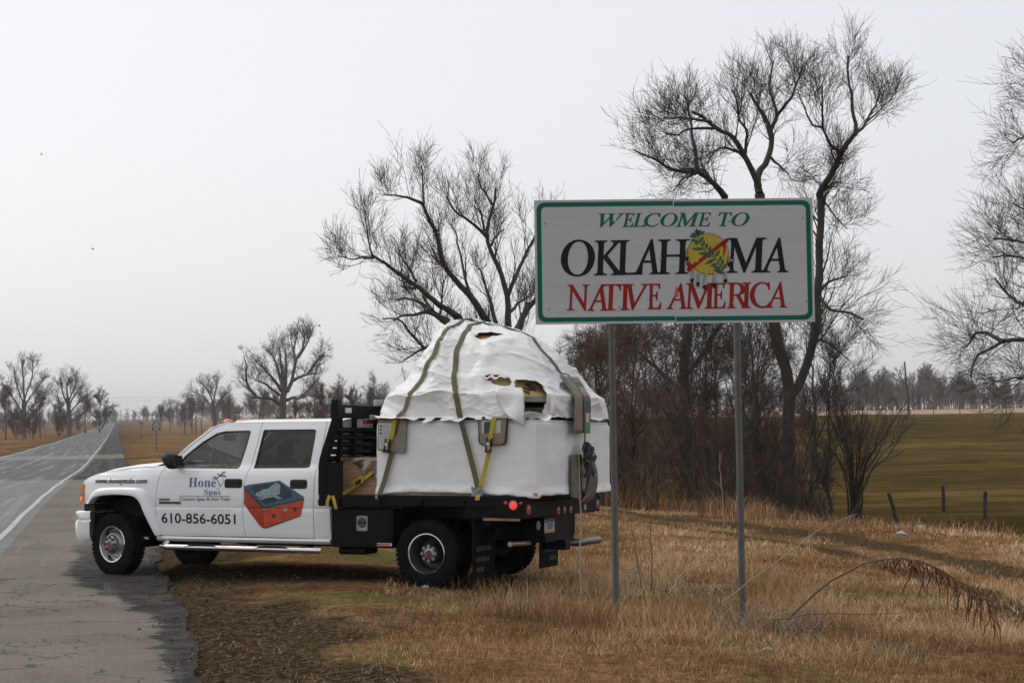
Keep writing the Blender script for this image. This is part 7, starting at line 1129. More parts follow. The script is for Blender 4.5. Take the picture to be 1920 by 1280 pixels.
for sd in (1, -1):
    MB().box((-0.62, sd * 0.80, 0.74), (0.24, 0.6, 0.12)).build('apron_bracket', blackp, truck, 0)
    MB().box((0.0, sd * 0.64, 0.84), (1.2, 0.04, 0.20)).build('inner_wheel_guard', blackp, truck, 0)
    # toolbox
    tbx = MB().box((0.845, sd * 0.97, 0.648), (0.81, 0.44, 0.44)).build('toolbox', blackp, truck, 0, 0.012)
    MB().box((0.845, sd * 1.193, 0.650), (0.74, 0.010, 0.37)).build('toolbox_door', blackp, tbx, 0, 0.004)
    la = MB().prism(rounded([(0.763, 0.621), (0.905, 0.621), (0.905, 0.793), (0.763, 0.793)], 0.02, 3), sd * 1.198, sd * 1.206).build('latch_plate', steel, tbx, 30)
    MB().lathe([(sd * 1.206, 0.058), (sd * 1.213, 0.056), (sd * 1.213, 0.050)], 20, (0.834, 0, 0.715)).build('latch_ring', blackm, tbx, 30)
    MB().lathe([(sd * 1.207, 0.050), (sd * 1.209, 0.0)], 20, (0.834, 0, 0.715)).build('latch_bowl', darksteel, tbx, 30)
    MB().box((0.834, sd * 1.212, 0.715), (0.10, 0.008, 0.022)).build('latch_handle', blackm, tbx, 0)
    stk = MB().box((0.545, sd * 1.1995, 0.470), (0.19, 0.003, 0.032)).build('red_and_white_sticker', mat('white_sticker', (0.6, 0.58, 0.56), 0.5), tbx, 0)
    MB().box((0.555, sd * 1.2015, 0.470), (0.165, 0.002, 0.018)).build('sticker_print', mat('red_sticker_print', (0.38, 0.04, 0.04), 0.5, var=0.9, scale=50), tbx, 0)
    MB().box((1.02, sd * 0.95, 0.385), (0.36, 0.34, 0.09)).build('toolbox_step', blackp, tbx, 0, 0.03)
    # headache rack upright
    up = MB().prism([(1.412, 1.03), (1.412, 1.35), (1.400, 1.45), (1.243, 1.90), (1.243, 2.142), (1.152, 2.142), (1.152, 1.90), (1.31, 1.44), (1.31, 1.03)], sd * 1.13, sd * 1.215).build('rack_upright', blackp, truck, 30, 0.005)
    MB().prism([(1.405, 0.90), (1.405, 1.38), (1.27, 1.42), (1.10, 1.40), (1.10, 0.90)], sd * 1.19, sd * 1.205).build('rack_side_plate', blackp, truck, 30)
    fl = MB().box((-0.608, sd * 0.99, 0.44), (0.014, 0.60, 0.68)).build('mud_flap', rubber, truck, 0)
    for k, (za, n_) in enumerate(((0.44, 8), (0.32, 7), (0.21, 4))):
        mb = MB()
        for q in range(n_): mb.box((-0.6165, sd * (1.22 - 0.035 - q * 0.052), za), (0.003, 0.030, 0.055))
        mb.build('flap_print', mat('worn_grey_print', (0.075, 0.07, 0.06), 0.8, var=0.6, scale=30), fl, 0)
MB().box((1.255, 0, 2.01), (0.10, 2.26, 0.155)).build('rack_cross_bar', blackp, truck, 0, 0.006)
for t0 in (0.88, -0.10, -0.88):
    MB().box((1.199, t0, 2.02), (0.012, 0.15, 0.062)).build('work_lamp', lens, truck, 0, 0.004)
MB().box((1.36, 0, 1.22), (0.03, 2.26, 0.38)).build('rack_plate', blackp, truck, 0)
for k in range(5):
    MB().box((1.345 - k * 0.012, 0, 1.45 + k * 0.085), (0.05, 2.24, 0.052), 0, Matrix.Rotation(math.radians(28), 3, 'Y')).build('louvre_slat', blackp, truck, 0)
for t0 in (0.55, 0.0, -0.55, 0.9, -0.9): MB().box((1.30, t0, 1.66), (0.05, 0.05, 0.60)).build('rack_post', blackp, truck, 0)

# tail lamps, plate, hitch, steps
def lamp(name, c, r, axis, m, ring=True, par=truck):
    mb = MB(); s_ = {'y': 1, 'x': -1}[axis]; i = 1 if axis == 'y' else 0
    o = MB().lathe([(c[i], r * 0.98), (c[i] + s_ * 0.012, r * 0.9), (c[i] + s_ * 0.018, 0.0)], 20, tuple(0 if k == i else c[k] for k in range(3)), axis).build(name, m, par, 50)
    if ring: MB().lathe([(c[i], r * 1.25), (c[i] + s_ * 0.012, r * 1.18), (c[i] + s_ * 0.012, r * 0.98)], 20, tuple(0 if k == i else c[k] for k in range(3)), axis).build('lamp_ring', mat('grey_lamp_ring', (0.25, 0.24, 0.23), 0.5), o, 40)
    return o
for sd in (1,):
    lamp('side_lamp', (-1.075, 1.227, 0.935), 0.044, 'y', red_on); lamp('reflector', (-0.985, 1.227, 0.958), 0.024, 'y', redl, False); lamp('reflector', (-1.168, 1.227, 0.956), 0.020, 'y', redl, False)
for t0 in (1.10, -1.13): lamp('tail_lamp', (-1.20, t0, 0.882), 0.044, 'x', redl)
for t0 in (0.20, 0.0, -0.20): lamp('marker_lamp', (-1.20, t0, 0.842), 0.038, 'x', redl)
MB().box((-0.92, 1.20, 0.775), (0.44, 0.03, 0.028)).build('bare_wood_batten', mat('weathered_batten', (0.30, 0.20, 0.13), 0.8, var=0.4, scale=20), truck, 0)
MB().box((-1.203, -0.70, 0.865), (0.006, 0.07, 0.075)).build('pale_sticker', mat('pale_sticker', (0.5, 0.46, 0.38), 0.6), truck, 0)
pl = MB().box((-1.158, 0.36, 0.672), (0.008, 0.305, 0.152)).build('number_plate', mat('plate_white', (0.42, 0.44, 0.45), 0.5), truck, 0, 0.003)
MB().box((-1.1635, 0.36, 0.731), (0.003, 0.30, 0.03)).build('plate_band', mat('plate_blue', (0.04, 0.06, 0.16), 0.5), pl, 0)
MB().box((-1.1635, 0.36, 0.616), (0.003, 0.30, 0.038)).build('plate_band', mat('plate_yellow', (0.48, 0.30, 0.06), 0.5), pl, 0)
V_, F_ = text_tris('5209', 0.02); V_[:, 0] = (V_[:, 0] - V_[:, 0].min()) / (V_[:, 0].max() - V_[:, 0].min()); V_[:, 1] /= V_[:, 1].max()
MB().add([(-1.1645, 0.455 - 0.19 * x, 0.642 + 0.066 * y) for x, y in V_], F_).build('plate_characters', mat('plate_ink', (0.03, 0.04, 0.09), 0.5), pl, 0, fix=False)
MB().lathe([(-1.155, 0.055), (-1.165, 0.05), (-1.166, 0)], 18, (0, 0.70, 0.69), 'x').build('round_cap', mat('dull_grey_cap', (0.16, 0.16, 0.15), 0.6), truck, 40)
hb = MB().tube([(-1.0, -0.35, 0.44), (-1.22, -0.42, 0.44), (-1.24, -0.55, 0.44), (-1.24, -1.08, 0.44)], 0.046, 10).build('rear_step_tube', mat('dark_worn_chrome', (0.16, 0.16, 0.16), 0.3, metal=0.9, var=0.4, scale=8), truck, 50)
MB().tube([(-1.0, 1.15, 0.50), (-1.0, 0.60, 0.485)], 0.030, 10).build('exhaust_pipe', mat('rusty_chrome', (0.35, 0.27, 0.22), 0.35, metal=0.8, var=0.4, scale=12), truck, 50)
MB().box((-1.10, 0.0, 0.44), (0.30, 0.16, 0.12)).box((-1.08, 0, 0.53), (0.14, 0.9, 0.10)).build('tow_hitch', blackp, truck, 0, 0.01)
# ---------------------------------------------------------------- the load (all in truck space, each a thing of its own)
def wrap_material(name, col, bump=0.5, sc=5.0, rough=0.42):
    m = mat(name, col, rough, var=0.05, scale=2.2, spec=0.4)
    t = m.node_tree; b = t.nodes['Principled BSDF']; N = t.nodes.new; L = t.links.new
    c = N('ShaderNodeTexCoord'); mm = N('ShaderNodeMapping'); mm.inputs['Scale'].default_value = (1.0, 1.0, 2.2); mm.inputs['Rotation'].default_value = (0.2, 0.35, 0.3)
    L(c.outputs['Object'], mm.inputs[0])
    n = N('ShaderNodeTexNoise'); n.noise_type = 'RIDGED_MULTIFRACTAL'; n.inputs['Scale'].default_value = sc; n.inputs['Detail'].default_value = 4; n.inputs['Distortion'].default_value = 0.6
    L(mm.outputs[0], n.inputs['Vector'])
    n2 = N('ShaderNodeTexNoise'); n2.inputs['Scale'].default_value = sc * 3; n2.inputs['Detail'].default_value = 5; n2.inputs['Distortion'].default_value = 1.2; L(mm.outputs[0], n2.inputs['Vector'])
    m3_ = N('ShaderNodeMapping'); m3_.inputs['Scale'].default_value = (1.4, 1.4, 6); m3_.inputs['Rotation'].default_value = (0.75, 0.5, 0.4); L(c.outputs['Object'], m3_.inputs[0]); L(m3_.outputs[0], n2.inputs['Vector'])
    a = N('ShaderNodeMath'); a.operation = 'MULTIPLY_ADD'; a.inputs[1].default_value = 0.45; L(n2.outputs['Fac'], a.inputs[0]); L(n.outputs['Fac'], a.inputs[2])
    bp = N('ShaderNodeBump'); bp.inputs['Strength'].default_value = bump; bp.inputs['Distance'].default_value = 0.03
    L(a.outputs[0], bp.inputs['Height']); L(bp.outputs[0], b.inputs['Normal'])
    return m
wrapm = wrap_material('white_wrap_sheet', (0.82, 0.815, 0.80), 0.28, 5.0, 0.32)
wrapm2 = wrap_material('taut_white_wrap', (0.80, 0.80, 0.79), 0.15, 2.2, 0.42)
foam = mat('tan_foam', (0.52, 0.36, 0.15), 0.9, var=0.15, scale=6, bump=0.4, bscale=25)
acryl = mat('grey_acrylic', (0.27, 0.26, 0.25), 0.5, var=0.12, scale=4)
darkw = mat('dark_stained_board', (0.055, 0.042, 0.032), 0.8, var=0.4, scale=8)
pine = mat('pine_board', (0.34, 0.20, 0.115), 0.75, var=0.25, scale=7, stretch=(0.5, 4, 4), col2=(0.46, 0.29, 0.17))
pallet = mat('pale_pallet_wood', (0.36, 0.24, 0.16), 0.8, var=0.2, scale=10)
olive = mat('olive_strap_webbing', (0.125, 0.105, 0.045), 0.8, var=0.25, scale=60, bump=0.3, bscale=220)
yellow = mat('yellow_strap_webbing', (0.42, 0.33, 0.03), 0.75, var=0.2, scale=40, bump=0.3, bscale=220)
blkweb = mat('black_strap_webbing', (0.022, 0.022, 0.016), 0.8, var=0.3, scale=30)
tanpad = mat('tan_pad', (0.235, 0.205, 0.165), 0.85, var=0.12, scale=9)
tanpad2 = mat('brownish_pad', (0.17, 0.14, 0.105), 0.85, var=0.2, scale=9)
padedge = mat('dark_pad_binding', (0.035, 0.037, 0.035), 0.8)
lab_w = mat('white_label_print', (0.52, 0.51, 0.49), 0.6, var=0.08); lab_d = mat('dark_label_print', (0.035, 0.045, 0.05), 0.5, var=0.4, scale=30)
lab_g = mat('green_label_print', (0.03, 0.28, 0.07), 0.5, var=0.25, scale=40); lab_p = mat('photo_label_print', (0.30, 0.21, 0.16), 0.5, var=0.6, scale=25)
tapem = mat('grey_duct_tape', (0.22, 0.235, 0.26), 0.4, var=0.25, scale=25, bump=0.4)

HH = [0, .12, .2, .3, .42, .55, .68, .8, .9, .96, 1]
RR = [1.0, .985, .95, .895, .83, .765, .67, .55, .40, .24, 0.0]
RRB = [1.0, 1.0, .90, .845, .80, .745, .66, .55, .40, .24, 0.0]          # hollower over the rim at the tail
ZZ = [0, .24, .32, .44, .58, .73, .87, 1.0, 1.09, 1.14, 1.19]
SS = [0, 0, .01, .02, .05, .09, .15, .22, .28, .31, .33]
def dome_pt(phi, h, sc=1.0):
    e = 4.2 * np.clip(1 - h, 0, 1) ** 1.2 + 2.0
    c, s = np.cos(phi), np.sin(phi)
    k = (np.abs(c) ** e + np.abs(s) ** e) ** (-1 / e); wb = sstep(2.1, 2.55, phi) * (1 - sstep(5.5, 6.1, phi)); r = np.interp(h, HH, RR) * (1 - wb) + np.interp(h, HH, RRB) * wb
    fw = np.interp(h, [0, .2, .42, .68, .9, 1], [1.04, .93, .70, .62, .74, 1])
    a = 1.10 * r * np.where(c > 0, fw * np.abs(c) + (1 - np.abs(c)), 1); b = (1.19 + np.where(s < 0, 0.10 * np.clip(1 - h / 0.4, 0, 1) ** 1.5, 0)) * r
    return np.stack([-.32 + np.interp(h, HH, SS) + a * k * c * sc, -.05 + b * k * s * sc, 1.93 + np.interp(h, HH, ZZ) * (0.5 + 0.5 * sc) - (1 - sc) * 0.35 * np.asarray(h)], -1)
def in_poly(x, y, poly):
    r = np.zeros(np.shape(x), bool); n = len(poly)
    for i in range(n):
        (x0, y0), (x1, y1) = poly[i - 1], poly[i]
        c = (y0 > y) != (y1 > y); xx = (x1 - x0) * (y - y0) / (y1 - y0 + 1e-12) + x0; r ^= c & (x < xx)
    return r
def ridged(x, y, o=4):
    s = 0; a = 0.5
    for i in range(o): s = s + a * (1 - np.abs(2 * vnoise(x * 2 ** i + 13 * i, y * 2 ** i + 7 * i) - 1)) ** 2; a *= 0.5
    return s

# upper tub: moulded shell upside down, grey rim, torn white wrap over it
tub = truck_space(empty('wrapped_hot_tub', label='upturned hot tub under torn white wrapping, domed, on top of the white box', cat='hot tub'))
NP, NH = 420, 170
phi = np.linspace(0, 2 * np.pi, NP, endpoint=False); hv = np.linspace(-0.07, 1, NH)
PH, HV = np.meshgrid(phi, hv, indexing='ij'); hc = np.clip(HV, 0, 1)
P = dome_pt(PH, hc)
Cn = np.array([-0.2, -0.05, 1.9]); nrm = P - Cn; nrm[..., 2] *= 0.8; nrm /= np.linalg.norm(nrm, axis=2, keepdims=True)
arc = PH * 2.2
wx = fbm(arc * 0.8 + 2, HV * 2.5 + 6, 3) * 1.6
w1 = 0.6 * (1 - np.abs(2 * vnoise(arc * 0.38 + wx * 0.7 + HV * 2.4, HV * 2.3 - arc * 0.40 + 5) - 1)) ** 3 + 0.4 * (1 - np.abs(2 * vnoise(arc * 0.6 - wx - HV * 5, HV * 5.0 + arc * 0.75 + 1) - 1)) ** 4   # sharp slack folds
w2 = (1 - np.abs(2 * vnoise(arc * 1.6 + 9 - HV * 6 + wx, HV * 17 + arc * 2.2) - 1)) ** 3 + 0.6 * (1 - np.abs(2 * vnoise(arc * 3.1 + HV * 14, HV * 26 - arc * 3.0 + wx * 2) - 1)) ** 3
lump = fbm(arc * 1.4 + 3, HV * 4 + 1, 3) - 0.5
amp = 0.4 + 0.6 * np.clip(1 - np.abs(HV - 0.35) * 1.5, 0, 1)
calm = 0.25 + 0.75 * sstep(0.42, 0.62, fbm(arc * 0.7 + 30, HV * 3 + 2, 3))
disp = 0.080 * (w1 - 0.3) * amp + 0.012 * (w2 - 0.3) * calm + 0.11 * lump * (1 - hc ** 4)
fold = np.exp(-((HV - 0.30 - 0.05 * np.sin(PH * 3)) / 0.045) ** 2) * 0.045 * sstep(0.9, 1.2, PH) * (1 - sstep(2.0, 2.3, PH))
left_front = np.exp(-((PH - 0.75) / 0.55) ** 2)
disp = np.maximum(disp - 0.015, -0.03)
P = P + nrm * disp[..., None]
# hem: below the rim the sheet hangs loose, flared at the front left corner
hem = np.clip(-HV / 0.07, 0, 1)
fl_amt = 0.025 + 0.17 * np.exp(-((PH - 0.95) / 0.35) ** 2) + 0.04 * np.exp(-((PH - 1.75) / 0.35) ** 2)
hn = fbm(PH * 7 + 2, PH * 0 + 3.3, 4)
drop = (0.010 + 0.075 * hn) * (0.35 + 0.65 * np.exp(-((PH - 1.3) / 1.0) ** 2))
P[..., 0] += np.cos(PH) * hem * fl_amt; P[..., 1] += np.sin(PH) * hem * fl_amt * 0.8
P[..., 2] += -hem * drop + 0.05 * hem * np.exp(-((PH - 0.8) / 0.3) ** 2) + 0.05 * (fbm(PH * 11 + 4, PH * 0 + 8.1, 3) - 0.5) * hem
# raised crest at the peak where the strap bunches the sheet
pk = np.exp(-((P[..., 0] - 0.10) / 0.22) ** 2 - ((P[..., 1] - 0.25) / 0.35) ** 2); P[..., 2] += 0.05 * pk * (0.6 + 0.8 * w1)
TEARS = [[(1.868, .310), (1.946, .325), (2.03, .322), (2.09, .322), (2.121, .302), (2.164, .272), (2.155, .223), (2.094, .208), (1.981, .247)],
         [(2.19, .268), (2.278, .272), (2.36, .268), (2.426, .258), (2.458, .217), (2.425, .09), (2.40, .0), (2.37, -.10), (2.225, -.10), (2.243, .0), (2.243, .087), (2.225, .133), (2.185, .205)],
         [(1.885, .76), (2.025, .800), (2.199, .812), (2.435, .783), (2.217, .753), (2.042, .718), (1.955, .725)]]
q = (np.arange(NP)[:, None] * NH + np.arange(NH - 1)[None]); qn = ((np.arange(NP) + 1) % NP)[:, None] * NH + np.arange(NH - 1)[None]
Fw = np.stack([q, qn, qn + 1, q + 1], 2).reshape(-1, 4)
fc_p = (PH[:, :-1] + np.pi / NP).ravel(); fc_h = (HV[:, :-1] + HV[:, 1:]).ravel() / 2
jit = 0.012 * (fbm(fc_p * 30, fc_h * 60, 3) - 0.5)
kill = np.zeros(len(Fw), bool)
for k, Tn in enumerate(TEARS): kill |= in_poly(fc_p + jit * 2, fc_h + jit, Tn)
ragged = (fc_h < -0.02) & (fbm(fc_p * 14, fc_p * 0 + 1.0, 3) > 0.62)
ow = np_mesh('white_wrap', P.reshape(-1, 3), Fw[~(kill | ragged)], wrapm, tub, True)
so = ow.modifiers.new('sheet', 'SOLIDIFY'); so.thickness = 0.003
# torn flaps: a long tongue hanging over the rim and curled lips along the tears
def flap(name, a, b, n, fn, w):
    V = []
    for i in range(n + 1):
        for j in range(w + 1): V.append(fn(i / n, j / w))
    Fq = [(i * (w + 1) + j, (i + 1) * (w + 1) + j, (i + 1) * (w + 1) + j + 1, i * (w + 1) + j + 1) for i in range(n) for j in range(w)]
    o = np_mesh(name, V, Fq, wrapm, tub, True); s_ = o.modifiers.new('sheet', 'SOLIDIFY'); s_.thickness = 0.003; return o
def tongue(u, v):
    ph = 2.02 + 0.235 * v; h = 0.21 - 0.02 * v - 0.27 * u * (0.55 + 0.45 * v)
    p = dome_pt(np.array(ph), np.array(max(h, 0.0))); p = p + np.array([0, 0.035 + 0.03 * math.sin(v * 6 + u * 4) * u + 0.03 * u * v + 0.02 * float(fbm(np.array([u * 5]), np.array([v * 5]), 3)[0]), min(0, h) * 1.6])
    return tuple(p)
flap('torn_flap', 0, 0, 16, tongue, 14)
flap('torn_flap', 0, 0, 10, lambda u, v: tuple(dome_pt(np.array(1.86 + 0.30 * v), np.array(0.318 + 0.012 * u - 0.03 * abs(v - 0.5) * u)) + np.array([0, 0.02 + 0.05 * u * (1 - u) + 0.02 * u, -0.01 - 0.045 * u * math.sin(v * 3.1) + 0.015 * math.sin(v * 19)])), 18)
flap('torn_flap', 0, 0, 10, lambda u, v: tuple(dome_pt(np.array(2.46 + 0.03 * u), np.array(0.0 + 0.24 * v)) + np.array([-0.01 - 0.03 * u, 0.015 + 0.03 * u * math.sin(v * 9), 0])), 14)
def rag(u, v):
    return (-1.08 - 0.40 * u, 1.10 + 0.05 * math.sin(u * 5 + v * 3) - 0.02 * v, 1.925 - 0.045 * v - 0.02 * math.sin(u * 9) * v + 0.05 * (1 - abs(u - 0.4) * 1.6) * (1 - v))
flap('torn_flap', 0, 0, 12, rag, 6)
MB().grid(lambda u, v: tuple(dome_pt(np.array(u * 2 * math.pi), np.array(0.1 + 0.88 * v), 0.92)), 96, 24, wrap=True).build('foam_shell', foam, tub, 60)
# moulded lip and shadowy frame seen through the tear
def ring(name, h0, h1, sc0, sc1, m):
    mb = MB(); A = [dome_pt(np.array(p_), np.array(0.02), sc0) for p_ in np.linspace(0, 2 * np.pi, 97)[:-1]]; B = [dome_pt(np.array(p_), np.array(0.02), sc1) for p_ in np.linspace(0, 2 * np.pi, 97)[:-1]]
    n = len(A); rows = [(A, h0), (A, h1), (B, h1), (B, h0)]
    mb.add([(p_[0], p_[1], z) for R_, z in rows for p_ in R_], [(i * n + j, ((i + 1) % 4) * n + j, ((i + 1) % 4) * n + (j + 1) % n, i * n + (j + 1) % n) for i in range(4) for j in range(n)])
    return mb.build(name, m, tub, 40)
ring('acrylic_lip', 2.085, 2.145, 0.955, 0.80, acryl)
ring('shell_bulge', 2.15, 2.25, 0.80, 0.74, foam)
MB().prism([(-1.28, -1.05), (0.66, -1.05), (0.66, 1.0), (-1.28, 1.0)], 1.905, 1.93, (0, 1, 2)).build('base_board', darkw, tub, 0)
MB().prism(rounded([(0.55, -0.85), (1.36, -0.85), (1.36, 0.02), (0.55, 0.02)], 0.12, 4), 2.10, 2.175, (0, 1, 2)).build('projecting_lip', acryl, tub, 30, 0.02)
for k in range(5):
    p = dome_pt(np.array(2.30 + 0.025 * k), np.array(0.24 - 0.03 * abs(k - 2)), 0.93)
    MB().tube([tuple(p + np.array([0.05, 0.01, 0.0])), tuple(p + np.array([-0.04, 0.015, 0.02 * (k - 2)]))], 0.018, 8).build('brown_pipe', mat('brown_pipe_plastic', (0.07, 0.035, 0.025), 0.5), tub, 40)

# lower tub: boxed and wrapped, on a pallet
box = truck_space(empty('wrapped_crate', label='big white shrink-wrapped tub box standing on the black truck bed', cat='wrapped crate'))
plan = [(0.72, 0.0), (0.715, 1.0), (0.70, 1.085), (0.62, 1.105), (-0.3, 1.105), (-1.20, 1.10), (-1.285, 1.08), (-1.365, 0.955), (-1.385, 0.86), (-1.39, 0.0), (-1.385, -1.07), (-1.34, -1.135), (-0.3, -1.145), (0.66, -1.14), (0.72, -1.06)]
pp = dense(plan + [], 0.025); npn = len(pp); nz_ = 44
V = np.zeros((npn, nz_, 3)); cum = np.r_[0, np.cumsum([math.hypot(pp[(i + 1) % npn][0] - pp[i][0], pp[(i + 1) % npn][1] - pp[i][1]) for i in range(npn)])][:-1]
zl = np.linspace(0, 1, nz_)
for i, (s_, t_) in enumerate(pp):
    a, b = Vector(pp[i - 1]), Vector(pp[(i + 1) % npn]); n_ = Vector((b.y - a.y, a.x - b.x)).normalized()
    if n_.x * (s_ + 0.33) + n_.y * (t_ + 0.05) < 0: n_ = -n_
    zb = 1.030 + 0.018 * fbm(np.array([cum[i] * 5]), np.array([1.2]), 3)[0]
    if t_ > 1.05: zb += 0.022 * float(sstep(-0.85, -0.6, s_) * (1 - sstep(0.40, 0.55, s_))) - 0.03 * float(1 - sstep(-1.25, -0.95, s_))
    zt_ = 1.895 - 0.02 * float(sstep(0.5, 1.2, -s_))
    z = zb + (zt_ - zb) * zl
    taper = 0.012 * (1 - zl)
    r1 = ridged(np.full(nz_, cum[i] * 0.9) + z * 0.5, z * 1.6 - cum[i] * 0.5, 3); r2 = ridged(np.full(nz_, cum[i] * 6.0), z * 14 + 4, 3)
    d_ = 0.022 * (r1 - 0.4) + taper + 0.020 * np.exp(-((zl - 0.02) / 0.06) ** 2) * (0.6 + r2) + 0.010 * (r2 - 0.4) * (np.exp(-(zl / 0.12) ** 2) + 0.5 * np.exp(-((1 - zl) / 0.08) ** 2))
    d_ = d_ - 0.03 * np.exp(-((zl - 0.985) / 0.02) ** 2)
    V[i, :, 0] = s_ + n_.x * d_; V[i, :, 1] = t_ + n_.y * d_; V[i, :, 2] = z
i, j = np.meshgrid(np.arange(npn), np.arange(nz_ - 1), indexing='ij'); q = (i * nz_ + j).ravel(); qn = (((i + 1) % npn) * nz_ + j).ravel()
Fb = np.stack([q, qn, qn + 1, q + 1], 1)
ob_ = np_mesh('white_wrap', V.reshape(-1, 3), Fb, wrapm2, box, True); ob_.data.set_sharp_from_angle(angle=math.radians(24)); s_m = ob_.modifiers.new('sheet', 'SOLIDIFY'); s_m.thickness = 0.003
MB().prism([tuple(np.array(p) * 0.985) for p in plan], 1.872, 1.884, (0, 1, 2)).build('wrapped_top', wrapm2, box, 0)
for k in range(6): MB().box((-0.33, -1.0 + 0.408 * k, 1.050), (1.96, 0.14, 0.036)).build('pallet_board', pallet, box, 0, 0.002)
# brown edge strip between the two tubs
MB().prism([(0.60, 1.04), (-1.2, 1.04), (-1.2, 1.09), (0.60, 1.09)], 1.888, 1.906, (0, 1, 2)).build('edge_strip', darkw, box, 0)

# pine crate behind the headache rack
cr_ = truck_space(empty('pine_crate', label='pine board crate under clear film, between rack and white box', cat='crate'))
for k in range(4): MB().box((1.00, 0.905, 1.078 + 0.099 * k), (0.50, 0.022, 0.0975)).build('board', pine, cr_, 0, 0.002)
for k in range(4): MB().box((1.00, -0.50, 1.078 + 0.099 * k), (0.50, 0.022, 0.0975)).build('board', pine, cr_, 0, 0.002)
for s_ in (1.238, 0.762): MB().box((s_, 0.2, 1.225), (0.022, 1.386, 0.39)).build('end_board', pine, cr_, 0, 0.002)
MB().box((1.00, 0.205, 1.442), (0.54, 1.46, 0.042)).build('lid', pine, cr_, 0, 0.003)
MB().box((0.86, 0.925, 1.29), (0.26, 0.03, 0.034)).build('ledge', pine, cr_, 0, 0.002)
film = glass('clear_film', (0.86, 0.86, 0.86))
ft = film.node_tree; [setattr(n.inputs['Roughness'], 'default_value', 0.22) for n in ft.nodes if n.type == 'BSDF_GLOSSY']
for n in ft.nodes:
    if n.type == 'MATH': n.inputs[1].default_value = 0.35
def filmf(u, v):
    s_ = 1.24 - 0.47 * u; f = v
    top = 0.22
    if f < top: return (s_, 0.5 + 0.43 * f / top, 1.468 + 0.006 * math.sin(u * 14))
    g_ = (f - top) / (1 - top); drop_ = 0.06 + 0.17 * float(sstep(0.15, 0.95, u)) * 1.0
    return (s_, 0.945 + 0.018 * math.sin(u * 17 + g_ * 4) * g_, 1.466 - g_ * drop_ + 0.01 * math.sin(u * 23) * g_)
o = MB().grid(filmf, 24, 14).build('clear_film', film, cr_, 60)

# straps
def ribbon_mb(mb, pts, w, up=None, th=0.004, mi=0):
    """flat webbing through pts; 'up' = outward normals"""
    n = len(pts); P_ = [Vector(p) for p in pts]; V = []
    for i in range(n):
        d = (P_[min(i + 1, n - 1)] - P_[max(i - 1, 0)]).normalized()
        nn = Vector(up[i] if up is not None else (0, 1, 0)); nn = (nn - d * nn.dot(d)).normalized(); b = d.cross(nn)
        V += [P_[i] - b * w / 2, P_[i] + b * w / 2, P_[i] + b * w / 2 + nn * th, P_[i] - b * w / 2 + nn * th]
    F = [(i * 4 + k, i * 4 + (k + 1) % 4, (i + 1) * 4 + (k + 1) % 4, (i + 1) * 4 + k) for i in range(n - 1) for k in range(4)] + [(3, 2, 1, 0), (n * 4 - 4, n * 4 - 3, n * 4 - 2, n * 4 - 1)]
    return mb.add(V, F, mi)
def dome_n(p):
    v = np.array(p) - np.array([-0.2, -0.05, 1.75]); return tuple(v / np.linalg.norm(v))
def smooth_pts(pts, k):
    Q, _ = resample(pts, 1, 1, k, RNG); return [tuple(q) for q in Q]
from mathutils.bvhtree import BVHTree
_wv = [Vector(p) for p in P.reshape(-1, 3)]; _bv = BVHTree.FromPolygons(_wv, [tuple(f) for f in Fw])
def on_wrap(p, lift=0.012):
    c = Vector((-0.2, -0.05, 1.75)); d = (Vector(p) - c).normalized(); h = _bv.ray_cast(c + d * 4, -d)
    return tuple(h[0] + d * lift) if h[0] else tuple(p)
def strap(name, label, m, pts, w=0.05, k=90, up=None, drape=0):
    r_ = truck_space(empty(name, label=label, cat='strap', group='tie-down straps over the load'))
    Q = smooth_pts(pts, k)
    if drape: Q = [on_wrap(q) if q[2] > drape else q for q in Q]
    U_ = [dome_n(q) if q[2] > 1.95 else ((0, 1, 0.1) if q[1] > 0 else (0, -1, 0.1)) for q in Q] if up is None else [up] * k
    ribbon_mb(MB(), Q, w, U_)
    mb = MB(); ribbon_mb(mb, Q, w, U_); mb.build('webbing', m, r_, 50); return r_
D_ = lambda a, h: tuple(float(x) for x in dome_pt(np.array(a), np.array(h)))
sl = strap('ratchet_strap', 'olive strap nearest the cab, slanting down the front end of the white load', olive,
           [(0.5, -1.19, 1.05), (0.42, -1.19, 1.85), (0.30, -1.16, 2.2), (0.15, -0.75, 2.62), (0.02, -0.25, 3.05), (0.0, 0.25, 3.06), (0.05, 0.6, 2.86), (0.08, 0.84, 2.7), (0.16, 0.97, 2.45), (0.26, 1.11, 2.23), (0.33, 1.15, 2.05), (0.39, 1.16, 1.92), (0.47, 1.15, 1.56), (0.56, 1.16, 1.22), (0.61, 1.20, 1.04)], 0.062, drape=1.98)
sc_ = strap('ratchet_strap', 'olive strap over the middle of the white load, bowed then slanting back', olive,
           [(-0.5, -1.19, 1.05), (-0.4, -1.19, 1.85), (-0.32, -1.16, 2.2), (-0.25, -0.75, 2.7), (-0.15, -0.25, 3.05), (-0.18, 0.25, 3.05), (-0.2, 0.70, 2.86), (-0.18, 0.81, 2.74), (-0.21, 0.90, 2.61), (-0.25, 1.02, 2.39), (-0.33, 1.15, 2.18), (-0.37, 1.16, 2.03), (-0.40, 1.165, 1.91), (-0.50, 1.15, 1.53), (-0.61, 1.17, 1.16), (-0.63, 1.19, 1.06)], 0.062, drape=1.98)
rx = [(0.9, 0.0, 1.9), (0.75, 0.0, 2.3), (0.35, 0.05, 2.9), (0.0, 0.05, 3.12), (-0.45, 0.05, 3.03), (-0.77, 0.06, 2.90), (-0.94, 0.09, 2.78), (-1.09, 0.10, 2.66), (-1.20, 0.09, 2.53), (-1.30, 0.05, 2.40), (-1.41, 0.08, 2.26), (-1.49, 0.10, 2.16)]
